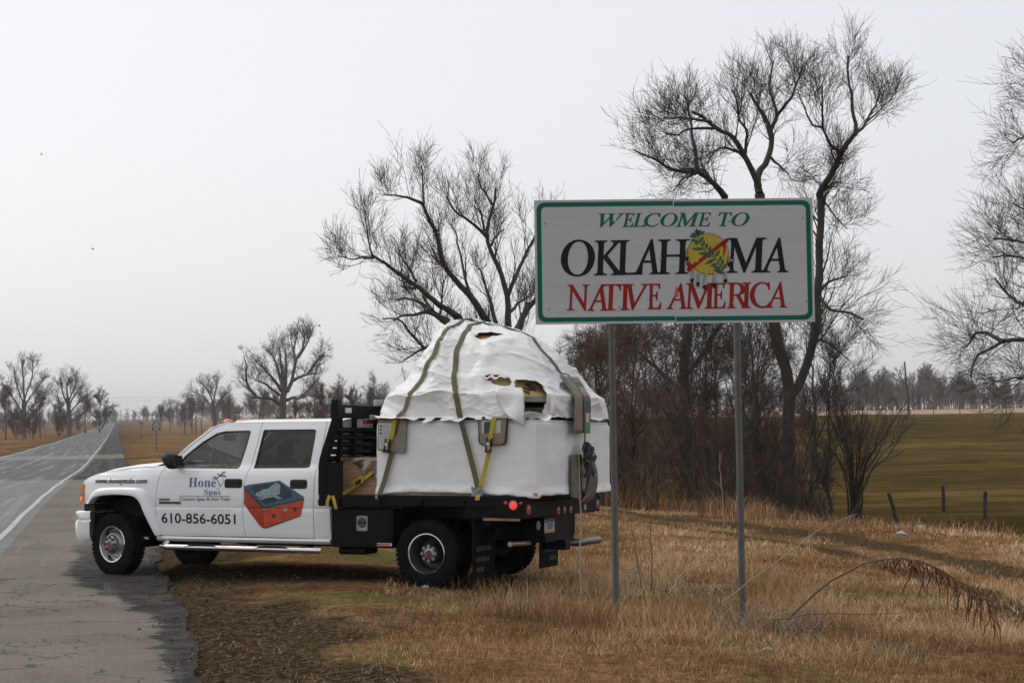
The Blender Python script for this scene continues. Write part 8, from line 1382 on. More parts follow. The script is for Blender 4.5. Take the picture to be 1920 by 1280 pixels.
sr = truck_space(empty('ratchet_strap', label='thin olive strap running lengthwise over the dome to the tail pads', cat='strap', group='tie-down straps over the load'))
Q = [on_wrap(q_) if q_[0] > -1.25 and q_[2] > 2.0 else q_ for q_ in smooth_pts(rx, 60)]; mb = MB(); ribbon_mb(mb, Q, 0.05, [dome_n(q_) for q_ in Q])
Q2 = smooth_pts([(-1.495, 0.10, 2.16), (-1.512, 0.12, 2.05), (-1.512, 0.12, 1.75), (-1.50, 0.12, 1.55)], 16); ribbon_mb(mb, Q2, 0.05, [(-1, 0, 0)] * 16); mb.build('webbing', olive, sr, 50)
def ratchet(par, c, ang, sd=1):
    R_ = Matrix.Rotation(ang, 3, 'Y'); mb = MB()
    for k in (-1, 1): mb.box(Vector(c) + R_ @ Vector((0.030 * k, 0.022, 0)), (0.007, 0.035, 0.16), 0, R_)
    mb.box(Vector(c) + R_ @ Vector((0, 0.035, -0.075)), (0.075, 0.020, 0.016), 0, R_).box(Vector(c) + R_ @ Vector((0, 0.028, 0.02)), (0.055, 0.035, 0.04), 0, R_)
    o = mb.build('ratchet', blackm, par, 0, 0.003)
    MB().box(Vector(c) + R_ @ Vector((0, 0.048, 0.015)), (0.04, 0.006, 0.035), 0, R_).build('ratchet_label', lab_w, o, 0)
ys = truck_space(empty('yellow_ratchet_strap', label='yellow ratchet strap on the tan board nearest the cab', cat='strap', group='yellow ratchet straps'))
mb = MB(); A_ = [(0.43, 1.175, 1.90), (0.445, 1.18, 1.80), (0.47, 1.18, 1.70), (0.50, 1.18, 1.64)]; ribbon_mb(mb, A_, 0.055, [(0, 1, 0)] * 4); mb.build('webbing', yellow, ys, 40); ratchet(ys, (0.515, 1.175, 1.60), -0.15)
ys = truck_space(empty('yellow_ratchet_strap', label='yellow ratchet strap over the tan pad in the middle of the load', cat='strap', group='yellow ratchet straps'))
mb = MB(); A_ = [(-0.82, 1.165, 1.91), (-0.80, 1.18, 1.80), (-0.775, 1.18, 1.66)]; ribbon_mb(mb, A_, 0.055, [(0, 1, 0)] * 3)
B_ = [(-0.755, 1.17, 1.56), (-0.74, 1.165, 1.46), (-0.69, 1.165, 1.28), (-0.645, 1.18, 1.10), (-0.64, 1.225, 1.02), (-0.64, 1.23, 0.985)]; ribbon_mb(mb, B_, 0.052, [(0, 1, 0)] * 6); mb.build('webbing', yellow, ys, 40); ratchet(ys, (-0.765, 1.175, 1.60), -0.1)
tp_ = truck_space(MB().grid(lambda u, v: (-0.555 - 0.135 * u + 0.01 * math.sin(v * 9), 1.195 + 0.022 * math.sin(u * math.pi) + 0.006 * math.sin(v * 12 + u * 5), 1.145 - 0.145 * v - 0.012 * math.sin(u * 5)), 10, 8).build('tape_wrap', tapem, None, 60)); tag(tp_, 'crumpled grey tape wrapped round the strap ends at the deck edge', 'tape')
MB().box((0.63, 1.235, 0.985), (0.03, 0.012, 0.10)).build('hook', steel, sl, 0, 0.003)
ysm = truck_space(empty('yellow_ratchet_strap', label='short knotted yellow strap with dangling tails across the pine crate', cat='strap', group='yellow ratchet straps'))
mb = MB(); L_ = smooth_pts([(0.84, 0.955, 1.28), (0.98, 0.965, 1.19), (1.12, 0.97, 1.09), (1.20, 1.05, 1.03), (1.25, 1.24, 1.015)], 14); ribbon_mb(mb, L_, 0.045, [(0, 1, 0.4)] * 14)
ribbon_mb(mb, [(1.245, 1.24, 1.02), (1.262, 1.255, 0.96), (1.268, 1.25, 0.90)], 0.04, [(0, 1, 0)] * 3); ribbon_mb(mb, [(1.20, 1.24, 1.02), (1.165, 1.26, 0.95), (1.15, 1.25, 0.87)], 0.04, [(0, 1, 0)] * 3)
for k, f in enumerate((0.35, 0.5, 0.62)):
    c = Vector((0.84 + 0.36 * f, 0.985, 1.28 - 0.22 * f)); ribbon_mb(mb, [tuple(c + Vector((0.03 * math.cos(a), 0.012, 0.03 * math.sin(a)))) for a in np.linspace(0, 5.4, 8)], 0.03, [(0, 1, 0)] * 8)
mb.build('webbing', yellow, ysm, 40); MB().box((1.0, 0.99, 1.175), (0.07, 0.03, 0.045), 0, Matrix.Rotation(0.55, 3, 'Y')).build('cam_buckle', blackm, ysm, 0, 0.004)

# edge pads under the straps
def pad(name, label, outline, y0, y1, axes, m, edge=0.0):
    r_ = truck_space(empty(name, label=label, cat='pad', group='edge pads under the straps'))
    if edge: MB().prism(outline, y0, y1 - 0.003, axes).build('binding', padedge, r_, 30); MB().prism(shrink(outline, edge), y0 + 0.001, y1, axes).build('face', m, r_, 30)
    else: MB().prism(outline, y0, y1, axes).build('face', m, r_, 30, 0.004)
    return r_
p1 = pad('board_pad', 'tan board with printed sheet, under the strap nearest the cab', rounded([(0.655, 1.90), (0.285, 1.895), (0.305, 1.515), (0.665, 1.545)], 0.03, 3), 1.13, 1.158, (0, 2, 1), tanpad)
MB().prism([(0.645, 1.86), (0.47, 1.862), (0.50, 1.56), (0.645, 1.565)], 1.1581, 1.1605, (0, 2, 1)).build('printed_sheet', lab_w, p1, 0)
for k, z in enumerate((1.835, 1.795, 1.755)): MB().prism([(0.632, z), (0.60, z - 0.004), (0.60, z - 0.026), (0.632, z - 0.02)], 1.1605, 1.162, (0, 2, 1)).build('print_block', lab_d, p1, 0)
for k in range(9): MB().prism([(0.59 if k < 4 else 0.63, 1.832 - 0.029 * k), (0.505, 1.832 - 0.029 * k), (0.505, 1.824 - 0.029 * k), (0.59 if k < 4 else 0.63, 1.824 - 0.029 * k)], 1.1605, 1.162, (0, 2, 1)).build('print_line', mat('faint_print', (0.24, 0.22, 0.22), 0.6, var=0.3, scale=60), p1, 0)
p2 = pad('fabric_pad', 'tan pad with dark binding and labels, hanging in the middle of the load', rounded([(-0.615, 1.905), (-0.975, 1.905), (-0.955, 1.60), (-0.62, 1.60)], 0.06, 4, (2, 3)), 1.13, 1.160, (0, 2, 1), tanpad, 0.018)
MB().prism([(-0.665, 1.872), (-0.895, 1.872), (-0.892, 1.735), (-0.668, 1.735)], 1.1601, 1.1615, (0, 2, 1)).build('label', lab_w, p2, 0)
MB().prism([(-0.690, 1.862), (-0.775, 1.862), (-0.775, 1.735), (-0.690, 1.735)], 1.1615, 1.163, (0, 2, 1)).build('label_picture', lab_d, p2, 0)
p3 = truck_space(empty('bent_pad', label='long tan pad bent over the rim at the tail, with coloured labels', cat='pad', group='edge pads under the straps'))
PADL = [(-1.285, 0.30, -0.24, 2.40), (-1.38, 0.30, -0.20, 2.28), (-1.462, 0.32, -0.15, 2.175), (-1.482, 0.335, -0.13, 2.12), (-1.486, 0.365, -0.11, 1.95), (-1.484, 0.395, -0.10, 1.74)]
def padsurf(u, v, o_f=0.0):
    d = v * (len(PADL) - 1); i = min(int(d), len(PADL) - 2); f = d - i; A, B = PADL[i], PADL[i + 1]
    s_, ta, tb_, z = [A[k] * (1 - f) + B[k] * f for k in range(4)]
    up_ = max(0, (z - 2.15) / 0.25); return (s_ - o_f * (1 - 0.4 * up_), ta + (tb_ - ta) * u, z + o_f * 0.8 * up_)
def padpatch(name, m, u0, u1, v0, v1, o_f, par):
    o = MB().grid(lambda u, v: padsurf(u0 + (u1 - u0) * u, v0 + (v1 - v0) * v, o_f), 6, 20).build(name, m, par, 60); return o
f_ = padpatch('face', tanpad, 0, 1, 0, 1, 0.0, p3); sm = f_.modifiers.new('thick', 'SOLIDIFY'); sm.thickness = 0.03; sm.offset = 0
padpatch('label_band', lab_d, 0.56, 0.98, 0.12, 0.20, 0.018, p3); padpatch('label_picture', lab_p, 0.60, 0.98, 0.20, 0.38, 0.018, p3)
padpatch('label_band', lab_d, 0.52, 0.99, 0.40, 0.76, 0.018, p3); padpatch('label', lab_w, 0.58, 0.86, 0.77, 0.88, 0.018, p3); padpatch('green_label', lab_g, 0.62, 0.97, 0.89, 0.985, 0.018, p3)
p4 = truck_space(empty('hanging_pad', label='brownish pad looped under the tail strap above the tail lamps', cat='pad', group='edge pads under the straps'))
MB().prism(rounded([(0.37, 1.50), (0.05, 1.49), (0.07, 0.98), (0.38, 1.0)], 0.02), -1.43, -1.45, (1, 2, 0)).build('face', tanpad2, p4, 30)
o = MB().grid(lambda u, v: (-1.445 - 0.07 * math.sin(v * math.pi) ** 0.8, 0.06 - 0.37 * u, 1.46 - 0.52 * v + 0.06 * (u - 0.5) ** 2 * v - 0.05 * (1 - u) * v), 8, 12).build('curled_face', mat('grey_pad_back', (0.115, 0.10, 0.085), 0.85), p4, 60); sm = o.modifiers.new('thick', 'SOLIDIFY'); sm.thickness = 0.012
bn = truck_space(empty('strap_bundle', label='bundle of black webbing with buckle hooked on the tail strap', cat='strap bundle'))
rg = np.random.default_rng(91); mb = MB()
for k in range(9):
    a = rg.uniform(0, 6.28); c0 = np.array([-1.50 - 0.03 * rg.random(), 0.0 + rg.uniform(-0.12, 0.14), 1.50 + rg.uniform(-0.06, 0.06)])
    pts = [c0 + np.array([-0.02, 0.11 * math.cos(a + b), 0.075 * math.sin(a + b)]) * (0.7 + 0.3 * rg.random()) for b in np.linspace(0, 5, 9)]
    ribbon_mb(mb, [tuple(p_) for p_ in pts], 0.05, [(-1, 0.3 * rg.normal(), 0.3)] * 9)
mb.build('coiled_webbing', blkweb, bn, 40)
mb = MB(); ribbon_mb(mb, smooth_pts([(-1.50, 0.07, 1.50), (-1.53, -0.05, 1.36), (-1.52, -0.14, 1.26)], 10), 0.05, [(-1, 0, 0)] * 10); ribbon_mb(mb, smooth_pts([(-1.49, 0.09, 1.50), (-1.53, 0.08, 1.36), (-1.50, 0.12, 1.22)], 10), 0.06, [(-1, 0, 0)] * 10); ribbon_mb(mb, smooth_pts([(-1.51, 0.05, 1.45), (-1.54, 0.03, 1.30), (-1.50, 0.10, 1.06)], 10), 0.05, [(-1, 0, 0)] * 10); mb.build('loose_tail', blkweb, bn, 40)
MB().tube([(-1.52, -0.14, 1.27), (-1.525, -0.17, 1.235), (-1.52, -0.205, 1.255), (-1.515, -0.195, 1.29)], 0.010, 6).build('hook', steel, bn, 40)
MB().box((-1.53, 0.10, 1.555), (0.05, 0.09, 0.15), 0, Matrix.Rotation(0.3, 3, 'X')).build('ratchet', blackm, bn, 0, 0.006)
# ---------------------------------------------------------------- the welcome sign
sign_w = mat('grey_white_sheeting', (0.46, 0.46, 0.465), 0.5, spec=0.2, var=0.06, scale=1.6, stretch=(0.4, 1, 12), detail=6)
sgreen = mat('green_sign_print', (0.004, 0.115, 0.078), 0.45, spec=0.15, var=0.08); sblack = mat('black_sign_print', (0.012, 0.011, 0.012), 0.45, spec=0.15, var=0.1)
sred = mat('red_sign_print', (0.27, 0.016, 0.012), 0.45, spec=0.15, var=0.1); syel = mat('yellow_shield_print', (0.42, 0.30, 0.008), 0.45, var=0.06); sgold = mat('orange_sign_print', (0.42, 0.13, 0.01), 0.45)
sleaf = mat('leaf_green_print', (0.006, 0.085, 0.035), 0.45, var=0.15, scale=30); swht = mat('white_sign_print', (0.50, 0.48, 0.42), 0.45); salu = mat('bare_aluminium', (0.36, 0.36, 0.37), 0.35, metal=0.85, var=0.1)
galv = mat('galvanised_steel', (0.125, 0.128, 0.118), 0.7, metal=0.0, spec=0.15, var=0.16, scale=5, detail=8); holem = mat('post_hole_black', (0.006, 0.006, 0.006), 0.9)
SY = 15.55; SW, SH = 2.722, 1.213
sgn = empty('welcome_sign', (1.594, SY, 3.413), 'large white welcome sign with green border standing on two perforated steel posts', 'sign')
sgn.rotation_euler = (0, 0, math.radians(0.7))
# panel space: x right, z up, front at y < 0
for k, (x0, x1) in enumerate(((-SW / 2, -0.0035), (0.0035, SW / 2))):
    MB().box(((x0 + x1) / 2, 0, 0.003 * (1 - 2 * k)), (x1 - x0, 0.004, SH)).build('sign_panel', [sign_w], sgn, 0)
def rr(w, h, r, n=6):
    out = []
    for cx, cy, a0 in ((w / 2 - r, h / 2 - r, 0), (-w / 2 + r, h / 2 - r, 90), (-w / 2 + r, -h / 2 + r, 180), (w / 2 - r, -h / 2 + r, 270)):
        out += [(cx + r * math.cos(math.radians(a0 + 90 * k / n)), cy + r * math.sin(math.radians(a0 + 90 * k / n))) for k in range(n + 1)]
    return out
bo, bi = rr(SW - 0.045, SH - 0.045, 0.075), rr(SW - 0.135, SH - 0.135, 0.045)
nb = len(bo)
for sx in (-1, 1):
    o_ = [p for p in bo if p[0] * sx > 0]; i_ = [p for p in bi if p[0] * sx > 0]
    if sx > 0: o_ = sorted(o_, key=lambda p: math.atan2(p[1], p[0])); i_ = sorted(i_, key=lambda p: math.atan2(p[1], p[0]))
    else: o_ = sorted(o_, key=lambda p: math.atan2(p[1], p[0]) % (2 * math.pi)); i_ = sorted(i_, key=lambda p: math.atan2(p[1], p[0]) % (2 * math.pi))
    g = 0.0045 * sx
    o_ = [(g, -sx * o_[0][1] * 0 + (-(SH - 0.045) / 2 if sx > 0 else (SH - 0.045) / 2))] + o_ + [(g, (SH - 0.045) / 2 if sx > 0 else -(SH - 0.045) / 2)]
    i_ = [(g, (-(SH - 0.135) / 2 if sx > 0 else (SH - 0.135) / 2))] + i_ + [(g, (SH - 0.135) / 2 if sx > 0 else -(SH - 0.135) / 2)]
    dz = 0.003 * (-1 if sx > 0 else 1)
    mb = MB(); n = len(o_); mb.add([(p[0], -0.0032, p[1] + dz) for p in o_] + [(p[0], -0.0032, p[1] + dz) for p in i_], [(k, k + 1, n + k + 1, n + k) for k in range(n - 1)])
    mb.build('green_border', sgreen, sgn, 0)
# photo-measured letter boxes on the panel: left, bottom, right, top as fractions of the panel
def zx(x): return ((x / 3.31 + 980) - 1266.5) / 525.0 * SW
def zy(y, x): 
    px = x / 3.31 + 980; py = y / 3.31 + 350; top = 376 - 6.5 * (px - 1002) / 525; hgt = 234 - 2 * (px - 1002) / 525
    return (0.5 - (py - top) / hgt) * SH
def letter(ch, x0, x1, yt, yb, m, slant, name='letter', layer=0, key='i'):
    loops = GLYPHS['i' + ch]
    pts = [[(p[0] - (0 if slant else 0.205) * p[1], p[1]) for p in l] for l in loops]
    allp = [p for l in pts for p in l]; mnx, mxx = min(p[0] for p in allp), max(p[0] for p in allp); mny, mxy = min(p[1] for p in allp), max(p[1] for p in allp)
    X0, X1 = zx(x0), zx(x1); Z0, Z1 = zy(yb, (x0 + x1) / 2), zy(yt, (x0 + x1) / 2)
    L = [[(X0 + (p[0] - mnx) / (mxx - mnx) * (X1 - X0), Z0 + (p[1] - mny) / (mxy - mny) * (Z1 - Z0)) for p in l] for l in pts]
    L.sort(key=lambda l: -abs(sum(l[i - 1][0] * l[i][1] - l[i][0] * l[i - 1][1] for i in range(len(l)))))
    flat, tr = tris_of(L); yy = -0.0032 - 0.0012 * layer
    wd = 0.004 if m is sgreen else (0.0065 if m is sblack else 0.0045); mb = MB()
    for j, (dx, dz_) in enumerate(((-1, 0), (1, 0), (0, 0.35), (0, -0.35), (-0.5, 0), (0.5, 0))): mb.add([(p[0] + dx * wd, yy - 0.00018 * j, p[1] + dz_ * wd) for p in flat], tr)   # heavier strokes
    o = mb.build(name, m, sgn, 0, fix=False)
    bmq = bmesh.new(); bmq.from_mesh(o.data)
    for f in bmq.faces:
        if f.normal.y > 0: f.normal_flip()
    bmq.to_mesh(o.data); bmq.free(); return o
for i, (c, a, b) in enumerate((('W', 480, 640), ('E', 630, 702), ('L', 693, 775), ('C', 765, 866), ('O', 866, 972), ('M', 960, 1112), ('E', 1098, 1180), ('T', 1230, 1312), ('O', 1310, 1420))):
    letter(c, a, b, 166 - (a - 480) * 0.009, 250 - (a - 480) * 0.009, sgreen, True, layer=i % 2)
for i, (c, a, b, t_, b_) in enumerate((('O', 245, 450, 330, 558), ('K', 448, 632, 335, 549), ('L', 585, 748, 332, 546), ('A', 692, 858, 325, 543), ('H', 840, 1040, 327, 541), ('M', 1270, 1522, 317, 531), ('A', 1486, 1655, 315, 529))):
    letter(c, a, b, t_, b_, sblack, False, layer=i % 2)
for i, (c, a, b, t_, b_) in enumerate((('N', 275, 416, 610, 772), ('A', 402, 532, 607, 770), ('T', 490, 610, 606, 768), ('I', 606, 668, 605, 766), ('V', 636, 783, 604, 766), ('E', 778, 860, 602, 760),
                                       ('A', 893, 1026, 600, 758), ('M', 1008, 1198, 598, 756), ('E', 1182, 1260, 597, 754), ('R', 1270, 1402, 594, 752), ('I', 1362, 1424, 593, 750), ('C', 1416, 1544, 590, 750), ('A', 1516, 1645, 588, 747))):
    letter(c, a, b, t_, b_, sred, False, layer=i % 2)
# shield emblem; coordinates read off its own enlargement
EX = lambda x, y: (((x / 9.843 + 1260) - 1266.5) / 525 * SW, (0.5 - ((y / 9.846 + 420) - (376 - 6.5 * ((x / 9.843 + 1260) - 1002) / 525)) / 233.0) * SH)
emb = empty('shield_emblem', (0, 0, 0)); emb.parent = sgn
def flat_part(name, polys, m, layer, parent=emb):
    mb = MB(); yy = -0.0068 - 0.0011 * layer
    for pl in polys:
        q_ = [EX(*p) for p in pl]; flat, tr = tris_of([q_]); mb.add([(p[0], yy, p[1]) for p in flat], tr)
    o = mb.build(name, m, parent, 0, fix=False); bq = bmesh.new(); bq.from_mesh(o.data)
    for f in bq.faces:
        f.normal_update()
        if f.normal.y > 0: f.normal_flip()
    bq.to_mesh(o.data); bq.free(); return o
circ = lambda cx, cy, r, n=40: [(cx + r * math.cos(2 * math.pi * k / n), cy + r * math.sin(2 * math.pi * k / n)) for k in range(n)]
flat_part('shield_edge', [circ(690, 545, 382)], sblack, 0); flat_part('shield', [circ(690, 545, 374)], syel, 1)
def bar(p, q, w):
    d = Vector((q[0] - p[0], q[1] - p[1])).normalized(); n = Vector((-d.y, d.x)) * w / 2
    return [(p[0] + n.x, p[1] + n.y), (q[0] + n.x, q[1] + n.y), (q[0] - n.x, q[1] - n.y), (p[0] - n.x, p[1] - n.y)]
flat_part('peace_pipe', [bar((300, 860), (1050, 285), 72), bar((265, 700), (345, 830), 0) + [], [(268, 725), (320, 685), (400, 760), (330, 830)], [(1020, 290), (1075, 250), (1060, 310)], [(960, 350), (1025, 340), (1015, 480), (980, 610), (965, 590), (975, 470)]][0:1] + [[(268, 725), (320, 685), (400, 760), (330, 830)], [(1010, 290), (1075, 250), (1060, 310)], [(960, 350), (1025, 340), (1015, 480), (980, 610), (965, 590), (975, 470)]], sred, 2)
flat_part('cross', [bar((c[0] - 22, c[1]), (c[0] + 22, c[1]), 14) for c in ((735, 295), (885, 290), (480, 680), (660, 790), (835, 755))] + [bar((c[0], c[1] - 22), (c[0], c[1] + 22), 14) for c in ((735, 295), (885, 290), (480, 680), (660, 790), (835, 755))], swht, 3)
def leafp(x, y, tx, ty, w):
    d = Vector((tx - x, ty - y)); n = Vector((-d.y, d.x)).normalized() * w
    pt = [(x, y)] + [(x + d.x * f + n.x * s, y + d.y * f + n.y * s) for f, s in ((0.25, 0.75), (0.55, 1.0), (0.8, 0.55))] + [(tx, ty)] + [(x + d.x * f - n.x * s, y + d.y * f - n.y * s) for f, s in ((0.8, 0.55), (0.55, 1.0), (0.25, 0.75))]
    return pt
stem = [(480, 90), (510, 200), (530, 330), (600, 460), (700, 560), (800, 620), (870, 700), (940, 830), (970, 900), (1000, 1000), (985, 1060)]
leaves = [(490, 220, 345, 225), (500, 200, 370, 180), (510, 180, 450, 110), (510, 190, 560, 100), (520, 200, 640, 130), (510, 230, 480, 70), (520, 320, 360, 290), (520, 330, 440, 380), (540, 340, 610, 225), (580, 420, 630, 300), (620, 460, 385, 455), (640, 480, 680, 340), (690, 540, 500, 545), (700, 530, 735, 400), (760, 590, 620, 590), (780, 600, 780, 450),
          (810, 620, 910, 470), (830, 640, 620, 740), (880, 700, 940, 580), (880, 720, 720, 780), (920, 780, 975, 640), (920, 800, 780, 800), (950, 840, 1030, 720), (950, 850, 770, 855), (970, 890, 850, 890)]
flat_part('olive_branch', [bar(stem[k], stem[k + 1], 16) for k in range(len(stem) - 1)] + [leafp(*l, 30) for l in leaves], sleaf, 4)
for x0, y0, x1, y1 in ((415, 840, 380, 1000), (510, 880, 490, 1070), (640, 905, 610, 1120), (805, 900, 785, 1090), (1000, 870, 1000, 1010), (1060, 600, 1075, 700), (310, 450, 290, 600)):
    ft_ = flat_part('feather', [[(x0 - 22, y0), (x0 + 22, y0), (x1 + 24, y1), (x1 - 24, y1)]], swht if y0 > 700 else syel, 5)
    flat_part('feather_tip', [[(x1 - 42, y1 + 20), (x1 + 40, y1), (x1 + 20, y1 + 75), (x1, y1 + 100), (x1 - 25, y1 + 70)]], sblack, 6)
    flat_part('feather_quill', [bar((x0 - 20, y0), (x1 - 24, y1 + 10), 7), bar((x0 + 4, y0), (x1 + 4, y1 + 10), 8)], sblack, 7)
letter_fill = flat_part('letter_fill', [[(85, 1130), (45, 1330), (130, 1330)]], sgold, 0)
for fx, fz in ((-0.462, 0.32), (0.465, 0.34), (-0.452, -0.37), (0.472, -0.33), (-0.075, 0.49), (0.07, 0.485), (-0.07, -0.485), (0.085, -0.485), (-0.21, 0.33), (0.20, 0.32), (0.21, -0.35), (-0.2, -0.36), (0.205, 0.0), (-0.05, 0.02)):
    MB().lathe([(-0.002, 0.013), (-0.006, 0.012), (-0.0065, 0.006), (-0.012, 0.005), (-0.0125, 0)], 10, (fx * SW, 0, fz * SH)).build('bolt', salu, sgn, 40)
MB().box((0, -0.0018, 0), (0.0055, 0.004, SH)).build('joint_strip', salu, sgn, 0)
# posts: square perforated tube, real holes as dark recessed discs down two faces
hm = bpy.data.meshes.new('post_hole'); 
def post(x, zb):
    p = MB(); w = 0.060; z0, z1 = zb - 3.413, 0.52; th = w / 2
    p.prism(rounded([(x - th, 0.008), (x + th, 0.008), (x + th, 0.008 + w), (x - th, 0.008 + w)], 0.006, 2), z0, z1, (0, 1, 2))
    po = p.build('post', galv, sgn, 40)
    mb = MB(); z = z0 + 0.03
    while z < -SH / 2 - 0.01:
        mb.lathe([(0.0072, 0.0062), (0.0072, 0.0)], 8, (x, 0, z), 'y')
        mb.lathe([(x - th - 0.0008, 0.0062), (x - th - 0.0008, 0.0)], 8, (0, 0.008 + w / 2, z), 'x'); z += 0.0254
    h_ = mb.build('post_hole', holem, po, 0); h_['kind'] = 'stuff'
    MB().box((x, 0.045, zb - 3.413 + 0.02), (0.075, 0.075, 0.14)).build('post_sleeve', galv, po, 0, 0.004)
xl, xr = (1151.5 - 960) / 3000 * SY - 1.610 + 0.0, (1385.5 - 960) / 3000 * SY - 1.610
post(xl - 0.002, ground_z(1.0, SY) - 0.05); post(xr + 0.008, ground_z(2.2, SY) - 0.02)
for z in (0.35, -0.35): MB().box((0, 0.004 + 0.002, z), (SW * 0.9, 0.004, 0.05)).build('stiffener', salu, sgn, 0)

# ---------------------------------------------------------------- small road signs, poles, fence
def sign_at(px, y): x = (px - 960) / 3000 * y; return x, y, ground_z(x, y)
x, y, z = sign_at(292, 161)
rs_ = empty('route_sign', (x, y, z), 'white route sign 259 on a thin post, right of the road beyond the truck bonnet', 'road sign')
MB().box((0, 0, 1.3), (0.075, 0.075, 2.75)).build('post', mat('brown_post', (0.12, 0.095, 0.07), 0.8), rs_, 0)
MB().prism(rr(0.80, 0.66, 0.03, 2), -0.06, -0.045, (0, 2, 1)).build('backing', mat('black_sign_backing', (0.02, 0.02, 0.02), 0.6), rs_, 0).location = (0, 0, 2.37)
MB().prism([(-0.32, 0.20), (-0.18, 0.29), (0, 0.25), (0.18, 0.29), (0.32, 0.20), (0.35, 0), (0.30, -0.18), (0.12, -0.27), (0, -0.30), (-0.12, -0.27), (-0.30, -0.18), (-0.35, 0)], -0.068, -0.061, (0, 2, 1)).build('shield', mat('white_sign_face', (0.50, 0.50, 0.48), 0.5), rs_, 0).location = (0, 0, 2.37)
V_, F_ = text_tris('259', 0.03); V_[:, 0] = (V_[:, 0] - V_[:, 0].min()) / np.ptp(V_[:, 0]); V_[:, 1] = V_[:, 1] / V_[:, 1].max()
MB().add([(-0.29 + 0.58 * a, -0.072, 2.22 + 0.30 * b) for a, b in V_], F_).build('number', mat('black_sign_number', (0.02, 0.02, 0.02), 0.6), rs_, 0, fix=False)
MB().box((0, -0.05, 2.86), (0.62, 0.012, 0.22)).build('upper_plate', mat('faded_sign_plate', (0.24, 0.24, 0.22), 0.6, var=0.5, scale=8), rs_, 0)
x, y, z = sign_at(264, 300); o = empty('marker_sign', (x, y, z), 'small thin sign post just left of the route sign, farther off', 'road sign')
MB().box((0, 0, 1.4), (0.09, 0.09, 2.9)).build('post', mat('brown_post', (0.12, 0.095, 0.07), 0.8), o, 0); MB().box((0, -0.06, 2.8), (0.6, 0.015, 0.5)).build('plate', mat('dull_sign_back', (0.16, 0.15, 0.14), 0.6), o, 0)
x, y, z = sign_at(84, 330); o = empty('diamond_sign', (x, y, z), 'pale diamond road sign seen from its back, left of the road under the trees', 'road sign')
MB().box((0, 0.03, 0.8), (0.09, 0.06, 1.7)).build('post', mat('brown_post', (0.12, 0.095, 0.07), 0.8), o, 0); MB().prism([(0, 0.72), (0.72, 0), (0, -0.72), (-0.72, 0)], -0.02, 0, (0, 2, 1)).build('plate', mat('aluminium_sign_back', (0.30, 0.29, 0.26), 0.5), o, 0).location = (0, 0, 2.1)
wood_p = mat('weathered_pole', (0.085, 0.058, 0.045), 0.9, var=0.3, scale=3, stretch=(1, 1, 0.1)); wood_g = mat('grey_post_wood', (0.05, 0.043, 0.036), 0.95, var=0.4, scale=10)
for px, y, h, r_, ln, lab, cross in ((1703, 250, 8.3, 0.17, (-0.075, 0.0), 'leaning bare wooden pole standing alone at the far edge of the field', 0),
                                     (430, 330, 8.4, 0.16, (0, 0), 'tall utility pole with short crossarm above the cab front', 1), (345, 520, 9.5, 0.18, (0.0, 0), 'slim utility pole left of the tall one, farther off', 1),
                                     (640, 235, 8.2, 0.15, (-0.01, 0), 'plain wooden pole above the headache rack', 0), (366, 400, 5.0, 0.16, (0, 0), 'short dark pole by the slim utility pole', 0), (438, 420, 5.2, 0.14, (0, 0), 'short pole just right of the tall utility pole', 0)):
    x, y, z = sign_at(px, y); o = empty('utility_pole', (x, y, z), lab, 'utility pole', 'wooden poles along the road and field')
    MB().tube([(0, 0, -0.3), (ln[0] * h, 0, h)], [r_, r_ * 0.7], 8).build('pole', wood_p, o, 40)
    if cross: MB().box((-0.35, 0, h - 0.5), (1.1, 0.1, 0.1)).build('crossarm', wood_p, o, 0); MB().lathe([(0, 0.05), (0.12, 0.05), (0.14, 0)], 8, (-0.8, 0, h - 0.45), 'z').build('insulator', mat('grey_insulator', (0.2, 0.2, 0.2), 0.4), o, 40)
# wires sagging across the road far off
for k, (zo_, pa, pb) in enumerate(((9.2, (-95, 420), (-75, 330)), (8.6, (-95, 421), (-75, 331)))):
    A, B = Vector((-150, 420, 9.0 + k * -0.9)), Vector((-62, 415, 8.2 - k * 0.9))
    o = MB().tube([A.lerp(B, f) - Vector((0, 0, 4 * 1.2 * f * (1 - f))) for f in np.linspace(0, 1, 16)], 0.02, 4).build('overhead_wire', mat('dark_wire', (0.06, 0.06, 0.06), 0.6), None, 0)
    tag(o, ('upper' if k == 0 else 'lower') + ' of the two faint wires spanning the far road', 'wire')
fp_g = 'fence posts at the foot of the bank'
fx = [(1762, 52, 0.85, 0.00, 'upright fence post in the field, middle of the three at right'), (1838, 48, 0.85, 0.05, 'rightmost fence post in the field, slightly tilted'), (1677, 47, 0.90, -0.30, 'tilted fence post beside the fan shaped bush')]
for px, y, h, ln, lab in fx:
    x, y, z = sign_at(px, y); zt_ = z
    o = MB().tube([(0, 0, -0.3), (ln * h * 0.5, 0, h * 0.5), (ln * h, 0, h)], [0.065, 0.06, 0.055], 8).build('fence_post', wood_g, None, 40); o.location = (x, y, z); tag(o, lab, 'fence post', fp_g)
pa_ = [Vector((*sign_at(px, y)[:2], sign_at(px, y)[2])) + Vector((ln * h, 0, h)) for px, y, h, ln, _ in (fx[2], fx[0], fx[1])] 
for dz_, nm in ((-0.15, 'top'), (-0.55, 'middle')):
    pts = [p + Vector((0, -0.06, dz_)) for p in pa_] + [pa_[-1] + Vector((5, -2, dz_))]
    o = MB().tube(pts, 0.004, 4).build('fence_wire', mat('rusty_wire', (0.06, 0.045, 0.035), 0.8), None, 0); tag(o, nm + ' strand of thin wire between the field fence posts', 'wire')
